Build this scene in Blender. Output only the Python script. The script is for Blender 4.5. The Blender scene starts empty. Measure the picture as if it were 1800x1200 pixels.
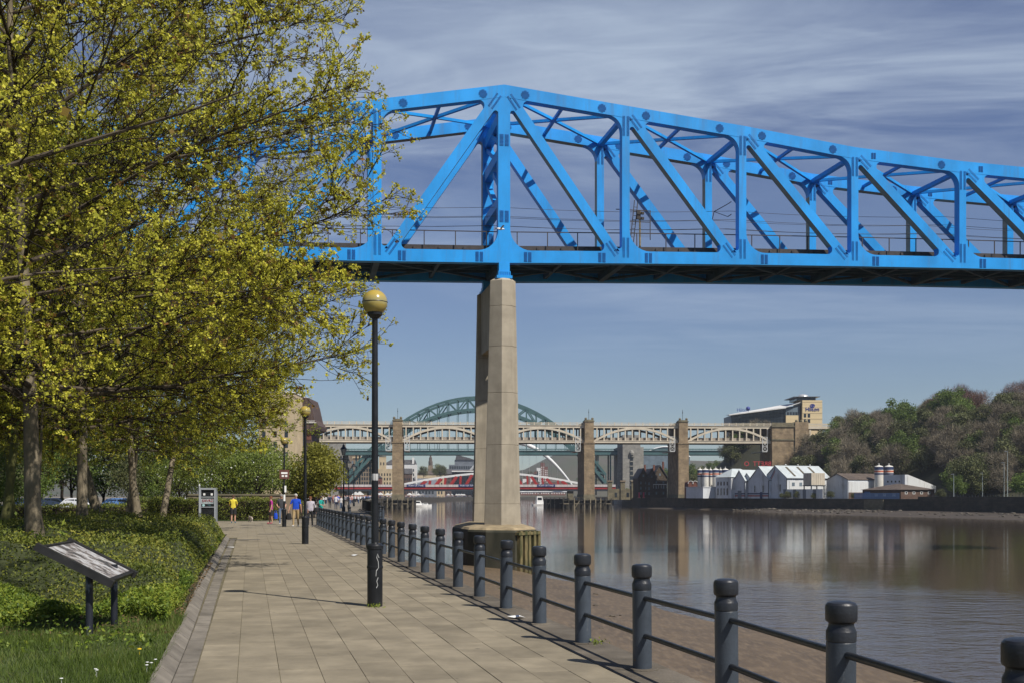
import bpy, math, random
import numpy as np
from mathutils import Vector, Matrix, Quaternion

# ------------------------------------------------------------------ camera, sky, sun, exposure
SC = bpy.context.scene
COL = SC.collection
EYE = 1.7
FPX = 1950.0
cam_d = bpy.data.cameras.new('camera')
cam_d.lens = 36.0 * FPX / 1800.0
cam_d.sensor_width = 36.0
cam_d.sensor_fit = 'HORIZONTAL'
cam_d.shift_y = 0.15
cam_d.clip_start = 0.1
cam_d.clip_end = 20000
cam = bpy.data.objects.new('camera', cam_d)
COL.objects.link(cam)
cam.location = (0, 0, EYE)
cam.rotation_euler = (math.radians(90), 0, 0)
SC.camera = cam

SUN_EL = math.radians(50)
SUN_AZ = Vector((0.72, -0.69, 0)).normalized()          # horizontal direction towards the sun
sun_vec = Vector((SUN_AZ.x * math.cos(SUN_EL), SUN_AZ.y * math.cos(SUN_EL), math.sin(SUN_EL)))
sun_d = bpy.data.lights.new('sun', 'SUN')
sun_d.energy = 4.7
sun_d.angle = math.radians(0.53)
sun_d.color = (1.0, 0.945, 0.86)
sun = bpy.data.objects.new('sun', sun_d)
COL.objects.link(sun)
sun.location = (60, -60, 80)
sun.rotation_euler = sun_vec.to_track_quat('Z', 'Y').to_euler()

SC.view_settings.view_transform = 'Standard'
SC.view_settings.look = 'None'
SC.view_settings.gamma = 1.0
SC.view_settings.exposure = 0.28
SC.view_settings.use_curve_mapping = False
SC.cycles.max_bounces = 6
SC.cycles.diffuse_bounces = 3
SC.cycles.glossy_bounces = 3
SC.cycles.transmission_bounces = 2
SC.cycles.transparent_max_bounces = 4
SC.cycles.caustics_reflective = False
SC.cycles.caustics_refractive = False

world = bpy.data.worlds.new('World')
SC.world = world
world.use_nodes = True
wn, wl = world.node_tree.nodes, world.node_tree.links
wn.clear()
w_out = wn.new('ShaderNodeOutputWorld')
w_bg = wn.new('ShaderNodeBackground')
w_bg.inputs['Strength'].default_value = 0.072
sky = wn.new('ShaderNodeTexSky')
sky.sky_type = 'NISHITA'
sky.sun_disc = False
sky.sun_elevation = SUN_EL
sky.sun_rotation = math.atan2(SUN_AZ.x, SUN_AZ.y)
sky.altitude = 10
sky.air_density = 1.15
sky.dust_density = 0.1
sky.ozone_density = 2.2
def wmath(op, a, b=None, clamp=False):
    n = wn.new('ShaderNodeMath'); n.operation = op; n.use_clamp = clamp
    for k, v in enumerate((a, b)):
        if v is None: continue
        if isinstance(v, (int, float)): n.inputs[k].default_value = v
        else: wl.new(v, n.inputs[k])
    return n.outputs[0]
# thin cirrus: a flat cloud layer far overhead, found where the view ray meets it
tc = wn.new('ShaderNodeTexCoord')
sep = wn.new('ShaderNodeSeparateXYZ'); wl.new(tc.outputs['Generated'], sep.inputs[0])
zc = wmath('MAXIMUM', wmath('ADD', sep.outputs['Z'], 0.06), 0.02)
cx = wmath('DIVIDE', sep.outputs['X'], zc)
cy = wmath('DIVIDE', sep.outputs['Y'], zc)
comb = wn.new('ShaderNodeCombineXYZ'); wl.new(cx, comb.inputs[0]); wl.new(cy, comb.inputs[1])
def cloud_noise(scale, rot, stretch, detail, dist, lo, hi, off=0.0):
    mp = wn.new('ShaderNodeMapping'); mp.inputs['Rotation'].default_value = (0, 0, rot)
    mp.inputs['Scale'].default_value = stretch
    mp.inputs['Location'].default_value = (off, off * 0.37, 0)
    wl.new(comb.outputs[0], mp.inputs[0])
    nz = wn.new('ShaderNodeTexNoise'); nz.inputs['Scale'].default_value = scale
    nz.inputs['Detail'].default_value = detail; nz.inputs['Roughness'].default_value = 0.56
    nz.inputs['Distortion'].default_value = dist
    wl.new(mp.outputs[0], nz.inputs['Vector'])
    mr = wn.new('ShaderNodeMapRange'); mr.inputs['From Min'].default_value = lo; mr.inputs['From Max'].default_value = hi
    mr.clamp = True; mr.interpolation_type = 'SMOOTHSTEP'
    wl.new(nz.outputs['Fac'], mr.inputs['Value'])
    return mr.outputs[0]
c_big = cloud_noise(0.42, math.radians(-20), (0.8, 1.0, 1), 3, 0.5, 0.40, 0.66, 4.3)
c_streak = cloud_noise(1.05, math.radians(-32), (0.62, 1.15, 1), 9, 1.5, 0.33, 0.70, 7.7)
c_fine = cloud_noise(3.4, math.radians(-38), (0.5, 1.3, 1), 9, 2.0, 0.38, 0.72, 1.3)
cl = wmath('MULTIPLY', c_big, wmath('ADD', wmath('MULTIPLY', c_streak, 0.85), wmath('MULTIPLY', c_fine, 0.22)))
fade = wn.new('ShaderNodeMapRange'); fade.inputs['From Min'].default_value = 0.10; fade.inputs['From Max'].default_value = 0.30
fade.inputs['To Min'].default_value = 0.10; fade.inputs['To Max'].default_value = 1.0
wl.new(sep.outputs['Z'], fade.inputs['Value'])
cl = wmath('MULTIPLY', wmath('MULTIPLY', cl, fade.outputs[0]), 0.82, True)
w_mix = wn.new('ShaderNodeMix'); w_mix.data_type = 'RGBA'
hsv = wn.new('ShaderNodeHueSaturation'); hsv.inputs['Saturation'].default_value = 0.92; hsv.inputs['Value'].default_value = 0.78
hsv.inputs['Hue'].default_value = 0.512
wt = wn.new('ShaderNodeMix'); wt.data_type = 'RGBA'; wt.blend_type = 'MULTIPLY'; wt.inputs['Factor'].default_value = 1.0
wt.inputs['B'].default_value = (0.76, 0.91, 1.11, 1)
wl.new(sky.outputs[0], wt.inputs['A']); wl.new(wt.outputs['Result'], hsv.inputs['Color'])
wl.new(cl, w_mix.inputs['Factor'])
wl.new(hsv.outputs[0], w_mix.inputs['A'])
w_mix.inputs['B'].default_value = (5.9, 7.0, 8.5, 1)
wl.new(w_mix.outputs['Result'], w_bg.inputs['Color'])
wl.new(w_bg.outputs[0], w_out.inputs[0])

# ------------------------------------------------------------------ helpers
RNG = random.Random(11)
def W(x, y, d):
    """photo pixel (1800 x 1200) seen at depth d metres -> point of the place"""
    return Vector(((x - 900.0) / FPX * d, d, EYE + (870.0 - y) / FPX * d))
PD = Vector((-0.2296, 0.9733, 0)); PQ = Vector((0.9733, 0.2296, 0))
def PT(s, t, z=0.0):
    """s along the promenade, t across it (towards the river)"""
    return PD * s + PQ * t + Vector((0, 0, z))

def tag(o, label=None, cat=None, group=None, kind=None):
    if label: o['label'] = label
    if cat: o['category'] = cat
    if group: o['group'] = group
    if kind: o['kind'] = kind
    return o
ORG = {}
def thing(name, label, cat, loc=(0, 0, 0), rotz=0.0, group=None):
    o = bpy.data.objects.new(name, None)
    COL.objects.link(o)
    o.location = loc; o.rotation_euler = (0, 0, rotz); o.empty_display_size = 0.3
    ORG[o.name] = Vector(loc)
    return tag(o, label, cat, group)

class MB:
    def __init__(s): s.v = []; s.f = []; s.m = []
    def add(s, vs, fs, mi=0):
        o = len(s.v)
        s.v.extend([tuple(v) for v in vs])
        for f in fs:
            s.f.append(tuple(i + o for i in f)); s.m.append(mi)
        return s
    def box(s, c, size, R=None, mi=0):
        c = Vector(c); hx, hy, hz = size[0] / 2, size[1] / 2, size[2] / 2
        vs = [Vector((x * hx, y * hy, z * hz)) for z in (-1, 1) for y in (-1, 1) for x in (-1, 1)]
        if R is not None: vs = [R @ v for v in vs]
        return s.add([c + v for v in vs], [(0, 2, 3, 1), (4, 5, 7, 6), (0, 1, 5, 4), (2, 6, 7, 3), (0, 4, 6, 2), (1, 3, 7, 5)], mi)
    def bx(s, x0, x1, y0, y1, z0, z1, mi=0):
        return s.box(((x0 + x1) / 2, (y0 + y1) / 2, (z0 + z1) / 2), (abs(x1 - x0), abs(y1 - y0), abs(z1 - z0)), None, mi)
    def beam(s, p0, p1, w, h, up=(0, 0, 1), mi=0, mis=None):
        p0, p1 = Vector(p0), Vector(p1); d = (p1 - p0); L = d.length
        if L < 1e-6: return s
        d /= L; up = Vector(up)
        sd = d.cross(up)
        if sd.length < 1e-4: sd = d.cross(Vector((1, 0, 0)))
        sd.normalize(); u2 = sd.cross(d).normalized()
        vs = []
        for p in (p0, p1):
            for a, b in ((-1, -1), (1, -1), (1, 1), (-1, 1)):
                vs.append(p + sd * (a * w / 2) + u2 * (b * h / 2))
        fs = [(3, 2, 1, 0), (4, 5, 6, 7), (0, 1, 5, 4), (1, 2, 6, 5), (2, 3, 7, 6), (3, 0, 4, 7)]
        o = len(s.v); s.v.extend([tuple(v) for v in vs])
        for k, f in enumerate(fs):
            s.f.append(tuple(i + o for i in f)); s.m.append(mis[k] if mis else mi)
        return s
    def prism(s, poly, vec, mi=0):
        n = len(poly); vec = Vector(vec)
        vs = [Vector(p) for p in poly] + [Vector(p) + vec for p in poly]
        fs = [tuple(range(n - 1, -1, -1)), tuple(range(n, 2 * n))] + [(i, (i + 1) % n, (i + 1) % n + n, i + n) for i in range(n)]
        return s.add(vs, fs, mi)
    def tube(s, pts, radii, n=6, mi=0, cap=True):
        pts = [Vector(p) for p in pts]
        if isinstance(radii, (int, float)): radii = [radii] * len(pts)
        vs = []; prev = None
        for i, p in enumerate(pts):
            d = (pts[min(i + 1, len(pts) - 1)] - pts[max(i - 1, 0)]).normalized()
            if prev is None:
                a = d.cross(Vector((0, 0, 1)))
                if a.length < 0.05: a = d.cross(Vector((1, 0, 0)))
            else:
                a = prev - d * prev.dot(d)
            a.normalize(); prev = a; b = d.cross(a)
            for k in range(n):
                t = 2 * math.pi * k / n
                vs.append(p + (a * math.cos(t) + b * math.sin(t)) * radii[i])
        fs = []
        for i in range(len(pts) - 1):
            for k in range(n):
                fs.append((i * n + k, i * n + (k + 1) % n, (i + 1) * n + (k + 1) % n, (i + 1) * n + k))
        if cap:
            fs.append(tuple(range(n - 1, -1, -1))); fs.append(tuple(range((len(pts) - 1) * n, len(pts) * n)))
        return s.add(vs, fs, mi)
    def lathe(s, prof, n=20, c=(0, 0, 0), mi=0):
        c = Vector(c); vs = []; fs = []
        for r, z in prof:
            for k in range(n):
                t = 2 * math.pi * k / n
                vs.append(c + Vector((r * math.cos(t), r * math.sin(t), z)))
        for i in range(len(prof) - 1):
            for k in range(n):
                fs.append((i * n + k, i * n + (k + 1) % n, (i + 1) * n + (k + 1) % n, (i + 1) * n + k))
        if prof[0][0] > 1e-4: fs.append(tuple(range(n - 1, -1, -1)))
        if prof[-1][0] > 1e-4: fs.append(tuple(range((len(prof) - 1) * n, len(prof) * n)))
        return s.add(vs, fs, mi)
    def mesh(s, name, mats, smooth=None):
        me = bpy.data.meshes.new(name)
        me.from_pydata(s.v, [], s.f)
        for m in (mats if isinstance(mats, (list, tuple)) else [mats]): me.materials.append(m)
        if any(s.m): me.polygons.foreach_set('material_index', s.m)
        if smooth is not None:
            me.polygons.foreach_set('use_smooth', [True] * len(me.polygons))
            me.set_sharp_from_angle(angle=math.radians(smooth))
        me.update()
        return me
    def build(s, name, mats, parent=None, smooth=None, loc=None, local=False):
        if parent is not None and not local and parent.name in ORG:
            o = ORG[parent.name]
            if o.length > 0: s.v = [(x - o.x, y - o.y, z - o.z) for x, y, z in s.v]
        return link(name, s.mesh(name, mats, smooth), parent, loc)
def link(name, me, parent=None, loc=None, rotz=None, scale=None):
    o = bpy.data.objects.new(name, me)
    COL.objects.link(o)
    if parent is not None:
        o.parent = parent
        if parent.name in ORG and not loc: ORG[o.name] = ORG[parent.name]
    if loc is not None: o.location = loc
    if rotz is not None: o.rotation_euler = (0, 0, rotz)
    if scale is not None: o.scale = scale
    return o
def struct(name, mb, mats, smooth=None, parent=None):
    o = mb.build(name, mats, parent, smooth)
    if parent is None: o['kind'] = 'structure'
    return o
def copy_tree(o, parent=None):
    c = o.copy(); COL.objects.link(c)
    if parent is not None: c.parent = parent
    for ch in [k for k in o.children]: copy_tree(ch, c)
    return c
def raw_mesh(name, V, F, mats, mi=None, smooth=False, attr=None):
    """V (n,3), F (m,k) numpy -> mesh, quickly; attr: per-face float named tint"""
    me = bpy.data.meshes.new(name)
    V = np.asarray(V, dtype=np.float32); F = np.asarray(F, dtype=np.int32)
    k = F.shape[1]
    me.vertices.add(len(V)); me.vertices.foreach_set('co', V.ravel())
    me.loops.add(F.size); me.loops.foreach_set('vertex_index', F.ravel())
    me.polygons.add(len(F)); me.polygons.foreach_set('loop_start', np.arange(0, F.size, k, dtype=np.int32))
    for m in (mats if isinstance(mats, (list, tuple)) else [mats]): me.materials.append(m)
    if mi is not None: me.polygons.foreach_set('material_index', np.asarray(mi, dtype=np.int32))
    if smooth: me.polygons.foreach_set('use_smooth', np.ones(len(F), dtype=bool))
    if attr is not None:
        a = me.attributes.new('tint', 'FLOAT', 'FACE'); a.data.foreach_set('value', np.asarray(attr, dtype=np.float32))
    me.update(calc_edges=True)
    return me

def text(body, size, loc, parent, m, mirror=False, ext=.08, name='lettering'):
    cu = bpy.data.curves.new(name, 'FONT'); cu.body = body; cu.size = size; cu.align_x = 'CENTER'; cu.align_y = 'CENTER'; cu.extrude = ext; cu.resolution_u = 3
    t = bpy.data.objects.new('tmp_text', cu); COL.objects.link(t)
    bpy.context.view_layer.update()
    me = bpy.data.meshes.new_from_object(t.evaluated_get(bpy.context.evaluated_depsgraph_get()))
    bpy.data.objects.remove(t); me.materials.clear(); me.materials.append(m)
    o = link(name, me, parent, loc); o.rotation_euler = (math.pi / 2, 0, math.pi if mirror else 0)
    return o

# ------------------------------------------------------------------ materials
def mat(name, col, rough=0.7, var=0.18, scale=3.0, bump=0.0, bscale=None, metal=0.0, spec=0.4, col2=None, stretch=(1, 1, 1),
        coords='Object', rnd=0.0, coat=0.0, dirt=None, spots=None):
    m = bpy.data.materials.new(name); m.use_nodes = True
    n, l = m.node_tree.nodes, m.node_tree.links
    b = n['Principled BSDF']
    b.inputs['Roughness'].default_value = rough; b.inputs['Metallic'].default_value = metal
    b.inputs['Specular IOR Level'].default_value = spec
    if coat: b.inputs['Coat Weight'].default_value = coat; b.inputs['Coat Roughness'].default_value = 0.15
    if coords == 'World':
        src = n.new('ShaderNodeNewGeometry').outputs['Position']
    else:
        src = n.new('ShaderNodeTexCoord').outputs[coords]
    mp = n.new('ShaderNodeMapping'); mp.inputs['Scale'].default_value = stretch; l.new(src, mp.inputs[0])
    nz = n.new('ShaderNodeTexNoise'); nz.inputs['Scale'].default_value = scale; nz.inputs['Detail'].default_value = 6
    nz.inputs['Roughness'].default_value = 0.6
    l.new(mp.outputs[0], nz.inputs['Vector'])
    rp = n.new('ShaderNodeValToRGB')
    c2 = col2 if col2 else tuple(c * (1 - var * 1.6) for c in col)
    c1 = col if col2 else tuple(min(1, c * (1 + var * 0.7)) for c in col)
    rp.color_ramp.elements[0].position = 0.33; rp.color_ramp.elements[1].position = 0.67
    rp.color_ramp.elements[0].color = (*c2, 1); rp.color_ramp.elements[1].color = (*c1, 1)
    l.new(nz.outputs['Fac'], rp.inputs['Fac'])
    out = rp.outputs[0]
    if dirt:                                           # streaks / stains with a shape of their own: (colour, scale, stretch, lo, hi)
        dm = n.new('ShaderNodeMapping'); dm.inputs['Scale'].default_value = dirt[2]; l.new(src, dm.inputs[0])
        dn = n.new('ShaderNodeTexNoise'); dn.inputs['Scale'].default_value = dirt[1]; dn.inputs['Detail'].default_value = 8
        dn.inputs['Roughness'].default_value = 0.65
        l.new(dm.outputs[0], dn.inputs['Vector'])
        dr = n.new('ShaderNodeMapRange'); dr.inputs['From Min'].default_value = dirt[3]; dr.inputs['From Max'].default_value = dirt[4]
        l.new(dn.outputs['Fac'], dr.inputs['Value'])
        dx = n.new('ShaderNodeMix'); dx.data_type = 'RGBA'; l.new(dr.outputs[0], dx.inputs['Factor'])
        l.new(out, dx.inputs['A']); dx.inputs['B'].default_value = (*dirt[0], 1)
        out = dx.outputs['Result']
    for sp_ in (spots or ()):                          # small trodden-in marks: (colour, scale, size)
        vo = n.new('ShaderNodeTexVoronoi'); vo.inputs['Scale'].default_value = sp_[1]; l.new(src, vo.inputs['Vector'])
        vr = n.new('ShaderNodeMapRange'); vr.inputs['From Min'].default_value = sp_[2]; vr.inputs['From Max'].default_value = sp_[2] * .7; l.new(vo.outputs['Distance'], vr.inputs['Value'])
        vx = n.new('ShaderNodeMix'); vx.data_type = 'RGBA'; l.new(vr.outputs[0], vx.inputs['Factor']); l.new(out, vx.inputs['A']); vx.inputs['B'].default_value = (*sp_[0], 1)
        out = vx.outputs['Result']
    if rnd:
        oi = n.new('ShaderNodeObjectInfo')
        mr = n.new('ShaderNodeMapRange'); mr.inputs['To Min'].default_value = 1 - rnd; mr.inputs['To Max'].default_value = 1 + rnd
        l.new(oi.outputs['Random'], mr.inputs['Value'])
        hs = n.new('ShaderNodeHueSaturation'); l.new(mr.outputs[0], hs.inputs['Value']); l.new(out, hs.inputs['Color'])
        out = hs.outputs[0]
    l.new(out, b.inputs['Base Color'])
    if bump:
        bn = n.new('ShaderNodeTexNoise'); bn.inputs['Scale'].default_value = bscale or scale * 6; bn.inputs['Detail'].default_value = 5
        l.new(mp.outputs[0], bn.inputs['Vector'])
        bp = n.new('ShaderNodeBump'); bp.inputs['Strength'].default_value = bump; bp.inputs['Distance'].default_value = 0.02
        l.new(bn.outputs['Fac'], bp.inputs['Height']); l.new(bp.outputs[0], b.inputs['Normal'])
    return m
def leaf_mat(name, cols, trans=0.35, rough=0.55, rnd=0.0):
    """cols: ramp along the per-leaf tint"""
    m = bpy.data.materials.new(name); m.use_nodes = True
    n, l = m.node_tree.nodes, m.node_tree.links
    b = n['Principled BSDF']; out = n['Material Output']
    b.inputs['Roughness'].default_value = rough; b.inputs['Specular IOR Level'].default_value = 0.25
    at = n.new('ShaderNodeAttribute'); at.attribute_name = 'tint'
    rp = n.new('ShaderNodeValToRGB')
    while len(rp.color_ramp.elements) < len(cols): rp.color_ramp.elements.new(0.5)
    for i, c in enumerate(cols):
        e = rp.color_ramp.elements[i]; e.position = i / (len(cols) - 1); e.color = (*c, 1)
    l.new(at.outputs['Fac'], rp.inputs['Fac'])
    o = rp.outputs[0]
    if rnd:
        oi = n.new('ShaderNodeObjectInfo')
        mr = n.new('ShaderNodeMapRange'); mr.inputs['To Min'].default_value = 1 - rnd; mr.inputs['To Max'].default_value = 1 + rnd
        l.new(oi.outputs['Random'], mr.inputs['Value'])
        hs = n.new('ShaderNodeHueSaturation'); l.new(mr.outputs[0], hs.inputs['Value']); l.new(o, hs.inputs['Color'])
        o = hs.outputs[0]
    l.new(o, b.inputs['Base Color'])
    if trans:
        tr = n.new('ShaderNodeBsdfTranslucent'); l.new(o, tr.inputs['Color'])
        mx = n.new('ShaderNodeMixShader'); mx.inputs[0].default_value = trans
        l.new(b.outputs[0], mx.inputs[1]); l.new(tr.outputs[0], mx.inputs[2]); l.new(mx.outputs[0], out.inputs['Surface'])
    return m
def brick_mat(name, c1, c2, mortar, scale=1.0, bw=0.6, rh=0.3, rough=0.85, var=0.3, axis='xz', dirt=0.35):
    m = bpy.data.materials.new(name); m.use_nodes = True
    n, l = m.node_tree.nodes, m.node_tree.links
    b = n['Principled BSDF']; b.inputs['Roughness'].default_value = rough; b.inputs['Specular IOR Level'].default_value = 0.2
    tcn = n.new('ShaderNodeTexCoord'); sp = n.new('ShaderNodeSeparateXYZ'); l.new(tcn.outputs['Object'], sp.inputs[0])
    ad = n.new('ShaderNodeMath'); l.new(sp.outputs[0], ad.inputs[0]); l.new(sp.outputs[1], ad.inputs[1])
    cb = n.new('ShaderNodeCombineXYZ'); l.new(ad.outputs[0], cb.inputs[0]); l.new(sp.outputs[2], cb.inputs[1])
    br = n.new('ShaderNodeTexBrick'); br.inputs['Scale'].default_value = scale
    br.inputs['Color1'].default_value = (*c1, 1); br.inputs['Color2'].default_value = (*c2, 1); br.inputs['Mortar'].default_value = (*mortar, 1)
    br.inputs['Brick Width'].default_value = bw; br.inputs['Row Height'].default_value = rh; br.inputs['Mortar Size'].default_value = 0.012
    l.new(cb.outputs[0], br.inputs['Vector'])
    nz = n.new('ShaderNodeTexNoise'); nz.inputs['Scale'].default_value = 0.35; nz.inputs['Detail'].default_value = 7
    nz.inputs['Roughness'].default_value = 0.7
    l.new(tcn.outputs['Object'], nz.inputs['Vector'])
    mr = n.new('ShaderNodeMapRange'); mr.inputs['From Min'].default_value = 0.3; mr.inputs['From Max'].default_value = 0.7
    mr.inputs['To Min'].default_value = 1 - dirt; mr.inputs['To Max'].default_value = 1.15
    l.new(nz.outputs['Fac'], mr.inputs['Value'])
    hs = n.new('ShaderNodeHueSaturation'); l.new(mr.outputs[0], hs.inputs['Value']); l.new(br.outputs[0], hs.inputs['Color'])
    l.new(hs.outputs[0], b.inputs['Base Color'])
    return m

M = {}
M['blue'] = mat('bridge_blue_paint', (0.014, 0.295, 0.74), 0.45, 0.14, 0.35, stretch=(1, 1, 0.6), dirt=((0.045, 0.19, 0.42), 0.8, (1.6, 1.6, 0.12), 0.54, 0.76), spec=0.35)
M['blue_bolt'] = mat('bridge_bolt_blue', (0.008, 0.15, 0.44), 0.5, 0.2, 3)
M['tan'] = mat('bridge_tan_faces', (0.30, 0.27, 0.21), 0.6, 0.15, 1)  # tan for chosen undersides and side faces of the truss members
M['steel_dark'] = mat('dark_weathered_steel', (0.035, 0.045, 0.055), 0.6, 0.3, 0.8)
M['deck_blue'] = mat('deck_underside_blue_grey', (0.025, 0.07, 0.11), 0.6, 0.3, 0.8)
M['rail_brown'] = mat('brown_black_railing', (0.045, 0.036, 0.032), 0.6, 0.25, 2)
M['wire'] = mat('overhead_wire', (0.08, 0.08, 0.085), 0.5, 0.1, 1)
M['concrete'] = mat('pier_concrete', (0.36, 0.315, 0.24), 0.85, 0.12, 0.8, 0.25, 9, dirt=((0.19, 0.165, 0.125), 0.7, (1.2, 1.2, 0.12), 0.50, 0.80), spec=0.2)
M['concrete_stained'] = mat('weed_stained_concrete', (0.085, 0.078, 0.055), 0.8, 0.3, 0.6, 0.3, 6, col2=(0.032, 0.033, 0.022), spec=0.25, stretch=(1, 1, 0.5))
M['concrete_top'] = mat('lichened_concrete', (0.30, 0.235, 0.14), 0.9, 0.25, 1.2, 0.3, 8)
M['fender'] = mat('weedy_timber_fender', (0.23, 0.175, 0.08), 0.8, 0.3, 1.6, 0.3, 8, col2=(0.045, 0.055, 0.018), stretch=(1.5, 1.5, 0.5))
M['charcoal'] = mat('charcoal_bollard_paint', (0.052, 0.064, 0.080), 0.42, 0.16, 3.5, 0.12, 60, spec=0.4, dirt=((0.16, 0.165, 0.16), 9, (1, 1, 0.6), 0.66, 0.85), rnd=0.10, coords='World', spots=(((.34, .34, .32), 5.3, .045), ((.09, .055, .035), 3.1, .05)))
M['charcoal_cap'] = mat('black_bollard_cap', (0.018, 0.020, 0.024), 0.38, 0.25, 5, 0.15, 40, spec=0.45, dirt=((0.10, 0.10, 0.10), 14, (1, 1, 1), 0.66, 0.9), coords='World', spots=(((.40, .40, .38), 4.1, .04),))
M['black_metal'] = mat('black_painted_metal', (0.014, 0.015, 0.017), 0.38, 0.3, 4, 0.1, 40, dirt=((0.06, 0.06, 0.058), 7, (1, 1, 0.5), 0.62, 0.85))
M['globe'] = mat('gold_globe_glass', (0.42, 0.30, 0.05), 0.22, 0.3, 2.2, stretch=(0.6, 0.6, 3), col2=(0.30, 0.27, 0.12), coat=0.5)
M['white'] = mat('white_paint', (0.74, 0.74, 0.72), 0.5, 0.06, 2)
M['glass_dark'] = mat('dark_window_glass', (0.02, 0.026, 0.034), 0.12, 0.2, 1, spec=0.6)
M['glass_pale'] = mat('pale_glass', (0.16, 0.2, 0.23), 0.15, 0.2, 0.3, spec=0.6)
# ================================================================== SETTING
WATER = -4.1
def sst(a, b, x):
    t = min(1.0, max(0.0, (x - a) / (b - a))); return t * t * (3 - 2 * t)
def st_of(X, Y):
    return X * PD.x + Y * PD.y, X * PQ.x + Y * PQ.y

M['paving'] = mat('buff_paving_slab', (0.246, 0.211, 0.150), 0.9, 0.13, 2.2, 0.35, 90, rnd=0.11, spec=0.2, spots=(((0.12, 0.105, 0.08), 2.3, .07), ((0.30, 0.28, 0.20), 5.1, .035)),
                  dirt=((0.158, 0.136, 0.098), 1.3, (1, 1, 1), 0.46, 0.76), coords='World')
M['joint'] = mat('paving_joint_grit', (0.17, 0.14, 0.088), 0.95, 0.3, 9, col2=(0.085, 0.080, 0.042), coords='World')
M['coping'] = mat('quay_coping_concrete', (0.13, 0.112, 0.088), 0.9, 0.25, 1.4, 0.4, 40, coords='World', rnd=0.12, spec=0.2,
                  dirt=((0.20, 0.17, 0.12), 4, (1, 1, 1), 0.60, 0.8))
M['kerb'] = mat('dark_kerb_setts', (0.185, 0.165, 0.136), 0.9, 0.22, 3, 0.4, 40, coords='World', rnd=0.18, spec=0.2)
M['soil'] = mat('leaf_strewn_soil', (0.060, 0.045, 0.026), 0.95, 0.4, 2.0, 0.6, 30, col2=(0.030, 0.034, 0.012), coords='World')
M['lawn_base'] = mat('lawn_ground', (0.055, 0.082, 0.018), 0.95, 0.3, 1.2, 0.5, 40, col2=(0.04, 0.05, 0.014), coords='World')
M['asphalt'] = mat('asphalt', (0.055, 0.053, 0.05), 0.9, 0.25, 0.5, 0.2, 60, coords='World')
M['ground_far'] = mat('quay_ground', (0.20, 0.17, 0.125), 0.92, 0.25, 0.15, 0.1, 5, coords='World')
M['mud'] = mat('wet_river_mud', (0.135, 0.096, 0.056), 0.55, 0.25, 0.5, 0.9, 3.4, col2=(0.085, 0.062, 0.038), coords='World', spec=0.25, stretch=(1, 0.6, 1), dirt=((0.165, 0.120, 0.072), 1.7, (3.0, .6, 1), .46, .66))
M['quaywall'] = brick_mat('old_stone_quay_wall', (0.060, 0.055, 0.042), (0.085, 0.070, 0.052), (0.03, 0.03, 0.026), 1.0, 1.3, 0.55, dirt=0.5)
M['hill'] = mat('wooded_hill_floor', (0.045, 0.042, 0.020), 0.95, 0.4, 0.08, col2=(0.028, 0.030, 0.013), coords='World')
M['far_land'] = mat('distant_land', (0.060, 0.068, 0.035), 0.95, 0.4, 0.012, col2=(0.085, 0.070, 0.050), coords='World')

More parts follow.
